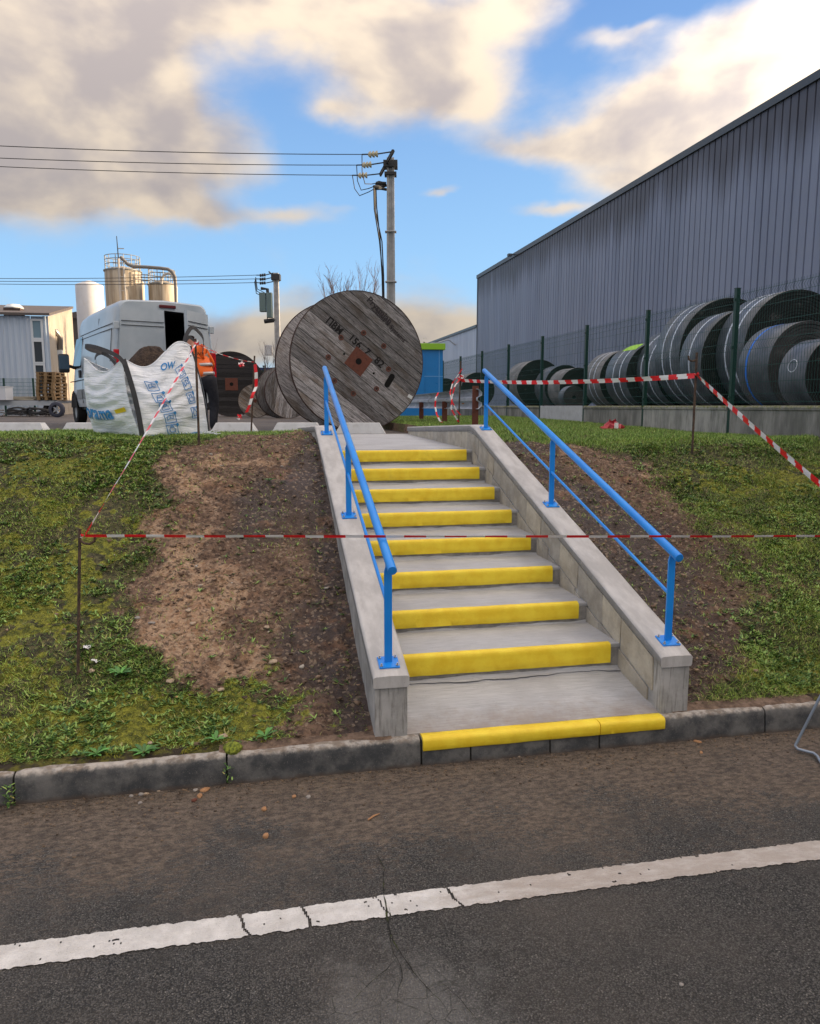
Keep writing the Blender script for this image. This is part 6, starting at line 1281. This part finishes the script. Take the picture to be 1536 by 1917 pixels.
# ------------------------------------------------------------------ litter, bent rod, stones
p = at(1147, 800, 1); k_ = ray(1147, 801); Yl = 11.0; pl = Vector(on_y(1147, 801, 11.1)); pl.z = float(zr_full(np.array([pl.x]), np.array([pl.y]))[0]); b = MB(); rr = random.Random(8); n = 12; G = []
for i, (r_, z) in enumerate(((.15, 0), (.165, .025), (.13, .06), (.095, .10), (.05, .13), (.06, .15))): G.append([(r_*(1+.35*math.sin(k*2.1+i*1.3))*math.cos(2*PI*k/n), r_*(.7+.3*math.cos(k*1.7+i))*math.sin(2*PI*k/n), z+.022*math.sin(k*3.3+i*1.9)+.02*math.sin(k*1.3)) for k in list(range(n))+[0]])
b.grid(G); o = b.build('litter_bag', worn('red_plastic', (.40, .02, .035), .4, coord='pos', bump=.1), loc=pl); tag(o, 'crumpled red plastic bag lying against the fence plinth', 'litter')
b = MB(); b.grid([[(-.03+.06*s, -.125+.02*math.sin(s*4), .03+.09*t_) for s in np.linspace(0, 1, 4)] for t_ in (0, .5, 1)]); pr_ = b.build('white_print', M_twht, o)
b = MB(); b.grid([[(-.16+.34*s, -.12-.03*math.sin(s*9)*t_, .004+.01*t_+.006*math.sin(s*12)) for s in np.linspace(0, 1, 10)] for t_ in (0, 1)]); b.build('paper_flap', flat('pale_pink', (.7, .55, .55)), o)
pts = [on_z(1500+80, 1240, .52), on_z(1536, 1304, .33), on_z(1513, 1349, .17), on_z(1493, 1388, .045), on_z(1489, 1396, .020), on_z(1494, 1402, .012), on_z(1505, 1405, .010), on_z(1524, 1410, .010), on_z(1531, 1416, .010), on_z(1540, 1432, .010), on_z(1570, 1480, .010)]
b = MB(); base = Vector(pts[4]); b.tube([Vector(p_)-base for p_ in pts], .0075, 10); o = b.build('bent_steel_rod', worn('galvanised_rod', (.30, .36, .44), .4, .3, coord='pos'), loc=base, smooth=60); tag(o, 'bent blue-grey metal rod foot poking in at the right edge of the road', 'metal rod')
M_brick = worn('brick_orange', (.40, .22, .11), .9, dirt=(.2, .1, .05), scale=30); M_stone = worn('pebble_grey', (.30, .28, .26), .85, scale=30); M_stonep = worn('stone_pale', (.42, .33, .24), .9, dirt=(.25, .17, .11), scale=25)
def hit(x, y, zfn):
    v = ray(x, y); v = v/np.linalg.norm(v); t = np.linspace(2.5, 14, 6000); P_ = np.array([0, 0, H])[None]+v[None]*t[:, None]; k = np.argmax(P_[:, 2] < zfn(P_[:, 0], P_[:, 1])); return P_[k]
def lump(name, label, cat, x, y, size, mat, seed, zfn, flatn=.6, elong=1.0, group=None, d=None):
    size = size*1.15 if name in ('brick_fragment', 'pebble') else size
    p_ = hit(x, y, zfn); z = float(p_[2])
    r = random.Random(seed); bm = bmesh.new(); bmesh.ops.create_icosphere(bm, subdivisions=2, radius=size)
    for v in bm.verts:
        k = 1+.30*(float(vnoise(v.co.x/size*1.4+seed*3.1+9, v.co.y/size*1.4+v.co.z/size*1.1+5, seed))-.5)*2; v.co = Vector((v.co.x*k*elong, v.co.y*k, v.co.z*k*flatn))
    me = bpy.data.meshes.new(name); bm.to_mesh(me); bm.free(); o = link_mesh(name, me, mat, loc=(p_[0], p_[1], z+size*flatn*.45), rot=(0, 0, r.uniform(0, 3))); return tag(o, label, cat, group)
RZ = zroad
GB = 'brick fragments on the road'
lump('brick_fragment', 'largest orange brick fragment in the cluster below the left kerb', 'brick fragment', 383, 1480, .016, M_brick, 1, RZ, .55, 1.5, GB)
lump('brick_fragment', 'upright orange brick chip in front of the kerb cluster', 'brick fragment', 374, 1492, .012, M_brick, 2, RZ, .8, 1.1, GB)
lump('brick_fragment', 'dark brown chip at the bottom of the kerb cluster', 'brick fragment', 364, 1499, .011, M_rust, 3, RZ, .7, 1.2, GB)
lump('brick_fragment', 'orange brick fragment lying alone between kerb and line, upper one', 'brick fragment', 495, 1517, .012, M_brick, 4, RZ, .8, 1.0, GB)
lump('brick_fragment', 'orange brick fragment lying alone between kerb and line, lower one', 'brick fragment', 498, 1567, .013, M_brick, 5, RZ, .8, 1.1, GB)
lump('brick_fragment', 'orange chip at the kerb foot right of the stairs', 'brick fragment', 1306, 1389, .011, M_brick, 6, RZ, .5, 1.7, GB)
lump('brick_fragment', 'thin orange chip on the road right of the stairs', 'brick fragment', 1313, 1409, .008, M_brick, 7, RZ, .5, 1.7, GB)
lump('brick_fragment', 'orange brick lump lying on the soil above the right kerb', 'brick fragment', 1409, 1330, .018, M_brick, 8, lambda X, Y: zr_full(X, Y), .7, 1.2, 'brick fragments on the road')
GP = 'pebbles along the kerb foot'
for i, (x, y, s, lb_, mt) in enumerate(((265, 1488, .012, 'pale pebble left of the orange chip by the kerb', M_stone), (274, 1487, .010, 'small tan pebble touching the kerb dirt', M_stonep), (246, 1491, .009, 'grey pebble at the left end of the pebble row', M_stone), (297, 1481, .007, 'tiny pale pebble right of the pebble row', M_stonep), (263, 1504, .009, 'whitish pebble slightly out on the road', M_stone), (366, 1480, .010, 'grey pebble beside the brick fragment cluster', M_stone), (972, 1417, .007, 'round tan pebble under the yellow kerb edge', M_stonep), (1168, 1620, .007, 'pale pebble right above the painted line', M_stone), (1276, 1844, .006, 'white speck pebble on the dark asphalt at lower right', M_stone), (578, 1493, .011, 'grey pebble beside the damp patch below the kerb', M_stone), (551, 1492, .010, 'reddish pebble left of the grey one', M_brick))):
    lump('pebble', lb_, 'pebble', x, y, s, mt, 20+i, RZ, .6, 1.1, GP)
GS = 'stones lying on the left bank'
for i, (x, y, s, lb_, mt) in enumerate(((172, 1257, .020, 'tan flat stone right of the left stake', M_stonep), (318, 1276, .022, 'rounded pale stone low on the bare soil', M_stonep), (284, 1167, .018, 'whitish stone in the light orange soil streak', M_stone), (258, 1158, .017, 'grey stone at the left rim of the soil streak', M_stone), (354, 1144, .020, 'tan stone among the dark mud, mid bank', M_stonep), (413, 1292, .018, 'pale stone right of the bare patch above the kerb', M_stonep), (283, 1392, .013, 'small oval cream stone in the moss', M_stonep), (362, 1168, .018, 'brown stone just below the mid bank tan one', M_stonep), (329, 1306, .013, 'small orange stone under the rounded pale one', M_brick), (418, 1380, .022, 'pale flat stone close to the kerb, right of the moss', M_stonep), (512, 1240, .026, 'broad pale stone in the dark mud', M_stonep), (500, 1175, .018, 'tan stone in the middle of the mud', M_stonep))):
    lump('stone', lb_, 'stone', x, y, s, mt, 50+i, lambda X, Y: zl_full(X, Y), .5, 1.2, GS)
p_ = on_z(700, 1527, 0); b = MB(); b.tube([(-.03, -.022, .004), (0, 0, .008), (.03, .02, .004)], [.004, .005, .002], 6); o = b.build('wood_splinter', M_brick, loc=(p_[0], p_[1], float(RZ(p_[0], p_[1]))), smooth=60); tag(o, 'orange wood splinter on the dirty asphalt below the stairs', 'splinter')
M_scrap = flat('white_scrap', (.75, .76, .78), .5)
for (x, y, s, lb_) in ((161, 1218, .022, 'crumpled white plastic scrap beside the left stake'), (178, 1245, .024, 'grey translucent plastic scrap below the white one')):
    p_ = hit(x, y, zl_full); z = float(p_[2])
    rr = random.Random(x); b = MB(); b.grid([[((i-2)*s*.5, (j-2)*s*.35, .012+rr.uniform(-.006, .014)) for j in range(5)] for i in range(5)]); o = b.build('plastic_scrap', M_scrap, loc=(p_[0], p_[1], z+.008), rot=(.3, .2, 1.0), smooth=60); tag(o, lb_, 'plastic scrap', 'plastic scraps in the grass')
# ------------------------------------------------------------------ vegetation and soil crumbs on the banks
def veg_mat(name, cA, cB, cC, rough=.55):
    m = Mat(name, rough); P = m.pos(); r = m.island(); n = m.noise(P, 2.2, 4, .6)
    c = m.mix(m.ss(m.math('ADD', r, m.math('MULTIPLY', m.math('SUBTRACT', n, .5), 1.6)), .15, .75), cA, cB); c = m.mix(m.ss(r, .90, .96), c, cC); m.col(c); m.b.inputs['Specular IOR Level'].default_value = .35; return m.m
M_gr = veg_mat('grass_blade', (.085, .155, .026), (.34, .47, .085), (.50, .42, .18)); M_grb = veg_mat('lush_grass_blade', (.10, .20, .030), (.25, .40, .07), (.36, .34, .14)); M_lf = veg_mat('weed_leaf', (.055, .135, .034), (.29, .46, .11), (.30, .28, .09), .45)
M_mf = veg_mat('moss_tuft', (.11, .13, .02), (.36, .36, .045), (.20, .12, .03), .9); M_straw = veg_mat('dead_fibre', (.05, .032, .022), (.24, .17, .11), (.42, .34, .23), .9)
def blades(name, X, Y, Z, Ln, Wd, lean, mat, r, curve=.5, label=None, cat=None, leaf=False):
    n = len(X); a_ = r.uniform(0, 2*PI, n); dx, dy = np.cos(a_), np.sin(a_); sx, sy = -dy, dx; h = Ln*np.cos(lean); o = Ln*np.sin(lean)
    k = 3 if leaf else 2; fr = [0, .45, 1.0] if not leaf else [0, .35, .72, 1.0]; wd = [1, .8, .08] if not leaf else [.35, 1, .8, .08]
    V = []
    for f_, w_ in zip(fr, wd):
        px_ = X+dx*o*f_**1.3; py = Y+dy*o*f_**1.3; pz = Z+h*(f_-curve*f_*f_*.5)
        V.append(np.stack([px_-sx*Wd*w_/2, py-sy*Wd*w_/2, pz], 1)); V.append(np.stack([px_+sx*Wd*w_/2, py+sy*Wd*w_/2, pz], 1))
    V = np.stack(V, 1).reshape(-1, 3); m_ = len(fr)*2; b0 = (np.arange(n)*m_)[:, None]
    F = np.concatenate([b0+np.array([[2*i, 2*i+1, 2*i+3, 2*i+2]]) for i in range(len(fr)-1)], 0)
    ob = np_mesh(name, V, F, mat); return tag(ob, label, cat, kind='stuff')
r = np.random.default_rng(11)
def tufts(X, Y, k, spread):
    X = np.repeat(X, k)+r.normal(0, spread, len(X)*k); Y = np.repeat(Y, k)+r.normal(0, spread, len(Y)*k); return X, Y
def scatter(n, left, dens_fn, ymax=11, ymin=3.72, gamma=1.0):
    Y = ymin+(ymax-ymin)*r.uniform(0, 1, n)**gamma
    if left: X = r.uniform(-.46*Y-1.1, LWO-.012)
    else: X = r.uniform(RWO+.012, np.minimum(.62*Y+1.6, XF-.07))
    X = np.asarray(X); g, mo, li, dk_ = cover(X, Y, left); keep = r.uniform(0, 1, n) < dens_fn(X, Y, g, mo, li, dk_)
    X, Y = X[keep], Y[keep]; Z = (zl_full if left else zr_full)(X, Y); return X, Y, Z
nb = lambda X, Y, f, s: fbm(X, Y, f, 3, s)
# left bank
X, Y, Z = scatter(420000, True, lambda X, Y, g, mo, li, dk_: np.clip(g*(.50+1.6*nb(X, Y, 2.5, 801)-.30*mo)+.05*(1-g)*(1+4*nb(X, Y, 3, 803)), 0, 1), 9.6, gamma=1.05)
blades('grass', X, Y, Z-.004, r.uniform(.016, .055, len(X)), r.uniform(.0028, .0062, len(X)), r.uniform(.5, 1.35, len(X)), M_gr, r, .6, 'short dull green grass growing on the left bank', 'grass')
X, Y, Z = scatter(32000, True, lambda X, Y, g, mo, li, dk_: np.clip(g*(.45+2.4*nb(X, Y, 1.8, 811)+1.2*nb(X, Y, 8, 812))+.02*(1-g), 0, 1), 8.8)
X, Y = tufts(X, Y, 6, .004); X = np.minimum(X, LWO-.01); Z = zl_full(X, Y)
blades('leafy_weeds', X, Y, Z-.002, r.uniform(.018, .052, len(X)), r.uniform(.006, .0125, len(X)), r.uniform(.7, 1.4, len(X)), M_lf, r, .5, 'small flat leafy weeds mixed into the left bank grass', 'weeds', True)
X, Y, Z = scatter(250000, True, lambda X, Y, g, mo, li, dk_: np.clip(mo*1.0-.15, 0, 1), 8.0)
blades('moss', X, Y, Z-.003, r.uniform(.006, .014, len(X)), r.uniform(.003, .006, len(X)), r.uniform(.1, .9, len(X)), M_mf, r, .2, 'yellow green moss cushions on the left bank', 'moss')
# right bank and the lawn up to the fence
X, Y, Z = scatter(250000, False, lambda X, Y, g, mo, li, dk_: np.clip(g*(.55+1.6*nb(X, Y, 2.5, 821)-.25*mo)+.04*(1-g), 0, 1), 7.7)
blades('grass', X, Y, Z-.004, r.uniform(.020, .060, len(X)), r.uniform(.0025, .0052, len(X)), r.uniform(.5, 1.35, len(X)), M_gr, r, .6, 'short mixed grass growing on the right bank', 'grass')
X, Y, Z = scatter(230000, False, lambda X, Y, g, mo, li, dk_: np.clip(sst(Y, 7.0, 7.8)*g*(.75+1.0*nb(X, Y, 1.5, 831)), 0, 1), 20, 7.0, 1.6)
blades('lawn_grass', X, Y, Z-.004, r.uniform(.03, .075, len(X)), r.uniform(.0035, .0065, len(X)), r.uniform(.25, 1.0, len(X)), M_grb, r, .5, 'fresh green lawn between the right bank and the fence plinth', 'grass')
X, Y, Z = scatter(75000, True, lambda X, Y, g, mo, li, dk_: np.clip(sst(Y, 7.4, 7.9)*g*(1-sst(Y, 9.9, 10.6)), 0, 1), 10.6, 7.3)
blades('lawn_grass', X, Y, Z-.004, r.uniform(.03, .07, len(X)), r.uniform(.0035, .006, len(X)), r.uniform(.3, 1.1, len(X)), M_grb, r, .5, 'fresher green grass strip along the top of the left bank', 'grass')
X, Y, Z = scatter(20000, False, lambda X, Y, g, mo, li, dk_: np.clip(g*(.35+2.4*nb(X, Y, 1.8, 841)+1.2*nb(X, Y, 8, 842))+.02*(1-g), 0, 1), 7.4)
X, Y = tufts(X, Y, 6, .004); X = np.maximum(X, RWO+.01); Z = zr_full(X, Y)
blades('leafy_weeds', X, Y, Z-.002, r.uniform(.018, .048, len(X)), r.uniform(.006, .0115, len(X)), r.uniform(.7, 1.4, len(X)), M_lf, r, .5, 'small flat leafy weeds mixed into the right bank grass', 'weeds', True)
X, Y, Z = scatter(150000, False, lambda X, Y, g, mo, li, dk_: np.clip(mo*1.0-.15, 0, 1), 7.6)
blades('moss', X, Y, Z-.003, r.uniform(.006, .014, len(X)), r.uniform(.003, .006, len(X)), r.uniform(.1, .9, len(X)), M_mf, r, .2, 'yellow green moss cushions on the right bank', 'moss')
# dead roots and fibres lying in the mud
for left, nn_, lab in ((True, 16000, 'dead grass roots and fibres lying in the left mud strip'), (False, 12000, 'dead grass roots and fibres lying in the right mud strip')):
    X, Y, Z = scatter(nn_, left, lambda X, Y, g, mo, li, dk_: np.clip((1-g)*(.5+1.5*nb(X, Y, 4, 851)), 0, 1), 8.2)
    blades('dead_roots', X, Y, Z+.002, r.uniform(.02, .07, len(X)), r.uniform(.0012, .003, len(X)), r.uniform(1.2, 1.54, len(X)), M_straw, r, .3, lab, 'roots')
# soil clods
m = Mat('soil_clod', .95); P = m.pos(); rd = m.island(); c = m.mix(m.ss(m.noise(P, 3.5, 4), .4, .62), m.mix(rd, (.07, .048, .036), (.18, .12, .085)), m.mix(rd, (.20, .135, .09), (.44, .32, .22))); c = m.mix(m.ss(rd, .965, .975), c, (.45, .42, .37)); m.col(c); m.bump(m.noise(P, 120, 4), .5, .004); M_clod = m.m
def clods(name, X, Y, Z, s, lab, cat, mat):
    n = len(X); C8 = np.array([[x, y, z] for z in (-1, 1) for y in (-1, 1) for x in (-1, 1)], float)*.58; V = C8[None]*(1+.55*(r.uniform(-1, 1, (n, 8, 1))))+.25*r.uniform(-1, 1, (n, 8, 3)); a_ = r.uniform(0, PI, n); ca, sa = np.cos(a_)[:, None], np.sin(a_)[:, None]
    x = V[:, :, 0]*ca-V[:, :, 1]*sa; y = V[:, :, 0]*sa+V[:, :, 1]*ca; V = np.stack([x*s[:, None]*1.2, y*s[:, None], V[:, :, 2]*s[:, None]*.7], 2)+np.stack([X, Y, Z+s*.15], 1)[:, None]
    q = np.array([(0, 2, 3, 1), (4, 5, 7, 6), (0, 1, 5, 4), (2, 6, 7, 3), (0, 4, 6, 2), (1, 3, 7, 5)]); F = ((np.arange(n)*8)[:, None, None]+q[None]).reshape(-1, 4); return tag(np_mesh(name, V.reshape(-1, 3), F, mat), lab, cat, kind='stuff')
for left, nn_, lab in ((True, 15000, 'crumbs and clods of soil on the left mud strip'), (False, 11000, 'crumbs and clods of soil on the right mud strip')):
    X, Y, Z = scatter(nn_, left, lambda X, Y, g, mo, li, dk_: np.clip((1-g)*(.45+1.8*nb(X, Y, 3, 861)+.5*li), 0, 1)+.03, 8.3)
    clods('soil_clods', X, Y, Z, .0022+.017*r.uniform(0, 1, len(X))**6+.0015, lab, 'soil clods', M_clod)
# grit and washed-out soil along the kerb foot
n = 5000; X = r.uniform(-1.8, 4.2, n); Y = YK-.004-np.abs(r.normal(0, .16, n))**1.3*1.6; k = Y > 2.75; X, Y = X[k], Y[k]
m = Mat('road_grit', .9); rd = m.island(); m.col(m.mix(m.ss(rd, .2, .9), (.07, .05, .035), (.24, .17, .11)))
clods('road_grit', X, Y, zroad(X, Y), .0015+.006*r.uniform(0, 1, len(X))**5, 'fine grit washed along the foot of the kerb', 'grit', m.m)
# soil and moss lip over the kerb top
def lip(x0, x1, seed, lab, mat, amp):
    xs = np.arange(x0, x1, .012); t_ = np.linspace(0, 1, 7); e = amp*(.35+1.6*fbm(xs, xs*0, 3.0, 5, seed))+.012; e = np.clip(e, .002, .08); G = np.zeros((len(xs), 7, 3))
    for j, s in enumerate(t_):
        G[:, j, 0] = xs; G[:, j, 1] = 3.80-(.075+e)*s; G[:, j, 2] =   .1415+.012*(1-s)**.7+.008*fbm(xs, xs*0+s*2, 20, 3, seed+1)*(s < 1)-(.006 if s == 1 else 0)
    V = G.reshape(-1, 3); a_, b_ = G.shape[:2]; i, j = np.meshgrid(np.arange(a_-1), np.arange(b_-1), indexing='ij'); k = (i*b_+j).ravel(); F = np.stack([k, k+1, k+1+b_, k+b_], 1)
    return tag(np_mesh('soil_lip', V, F, mat, True), lab, 'soil', kind='stuff')
m = Mat('lip_soil', .95); P = m.pos(); c = m.mix(m.ss(m.noise(P, 14, 7, .7), .35, .65), (.09, .06, .042), (.23, .16, .115)); m.col(c); m.bump(m.noise(P, 60, 6, .75), .8, .01); M_lip = m.m
lip(-.25, LWO+.1, 900, 'washed soil spread over the kerb top left of the stairs', M_lip, .045); lip(RWO-.1, 3.3, 905, 'washed soil spread over the kerb top right of the stairs', M_lip, .045)
m = Mat('lip_moss', .95); P = m.pos(); c = m.mix(m.ss(m.noise(P, 25, 6, .7), .35, .65), (.045, .05, .010), (.17, .16, .022)); c = m.mix(m.ss(m.noise(P, 9, 6, .65), .42, .58), c, (.045, .032, .02)); m.col(c); m.bump(m.noise(P, 90, 6, .8), 1, .014); M_lipm = m.m
for lp_ in (lip(-3.2, -.15, 910, 'moss creeping over the left kerb top', M_lipm, .022), lip(3.2, 5.5, 915, 'moss creeping over the right kerb top', M_lipm, .035)): pass
X = r.uniform(-2.4, .2, 16000); Y = 3.84-r.uniform(0, .15, 16000); k = (fbm(X, Y, 5, 4, 920) > .02+.8*np.clip(3.77-Y, 0, 1)*3) & (Y > 3.685); X, Y = X[k], Y[k]; n = len(X)
blades('moss', X, Y, .142+.14*np.clip(Y-3.72, 0, 1), r.uniform(.006, .018, n), r.uniform(.003, .006, n), r.uniform(.1, 1.0, n), M_mf, r, .2, 'fringe of moss tufts along the left kerb top', 'moss')
# rosette weeds that can be told apart
def rosette(label, x, y, size, nl, zfn, seed):
    p_ = hit(x, y, zfn); z = float(p_[2])
    rr = random.Random(seed); t = thing('rosette_weed', label, 'weed', (p_[0], p_[1]+.01, z+.016), 0, 'rosette weeds near the left kerb')
    for k in range(nl):
        a_ = 2*PI*k/nl+rr.uniform(-.2, .2); L_ = 1.35*size*rr.uniform(.7, 1.1); w = L_*.15; up = rr.uniform(.25, .75); b = MB(); G = []
        for s, ww in ((0, .25), (.25, .6), (.55, 1), (.8, .75), (1, .08)):
            rx = L_*s; hz = L_*up*math.sin(s*1.9)*.6+.004; c_ = Vector((math.cos(a_)*rx, math.sin(a_)*rx, hz)); sd_ = Vector((-math.sin(a_), math.cos(a_), 0))*w*ww; G.append([tuple(c_-sd_+Vector((0, 0, .003))), tuple(c_), tuple(c_+sd_+Vector((0, 0, .003)))])
        b.grid(G); b.build('leaf', M_ros, t, smooth=60)
m = Mat('rosette_leaf', .45); m.col(m.hsv((.085, .24, .045), None, None, m.ss(m.rand(), 0, 1, .6, 1.5))); M_ros = m.m
ZLf = lambda X, Y: zl_full(X, Y)
rosette('bright green rosette weed at the kerb, left of two', 181, 1421, .050, 13, ZLf, 1); rosette('narrow leaved rosette weed at the kerb, right of two', 270, 1419, .055, 15, ZLf, 2); rosette('grey green rosette weed higher up beside the stake', 225, 1270, .055, 14, ZLf, 3); rosette('small rosette weed near the kerb below the bare soil', 405, 1395, .05, 9, ZLf, 4); rosette('tiny rosette weed right beside the left kerb joint', 497, 1388, .05, 9, ZLf, 5); rosette('rosette weed high on the left bank near the mud edge', 505, 905, .045, 9, ZLf, 6)
X = np.r_[r.normal(-1.21, .012, 60), r.normal(-.205, .008, 25)]; Y = r.uniform(3.60, 3.66, 85); blades('joint_weed', X, Y, r.uniform(0, .1, 85), r.uniform(.015, .035, 85), r.uniform(.006, .011, 85), r.uniform(.6, 1.4, 85), M_lf, r, .4, 'green weeds sprouting from the kerb joints', 'weeds', True)

# moss cushion over the left kerb joint
m = Mat('moss_cushion_green', .95); P = m.pos(); m.col(m.mix(m.ss(m.noise(P, 60, 5, .7), .35, .65), (.09, .13, .015), (.34, .40, .04))); m.bump(m.noise(P, 110, 6, .8), 1, .012); M_cush = m.m
o = lump('moss_cushion', 'bright green moss cushion sitting on the left kerb joint', 'moss cushion', 437, 1404, .042, M_cush, 77, lambda X, Y: np.maximum(zl_full(X, Y), np.where((Y > 3.65) & (Y < 3.77), .14, 0)), .55, 1.3)
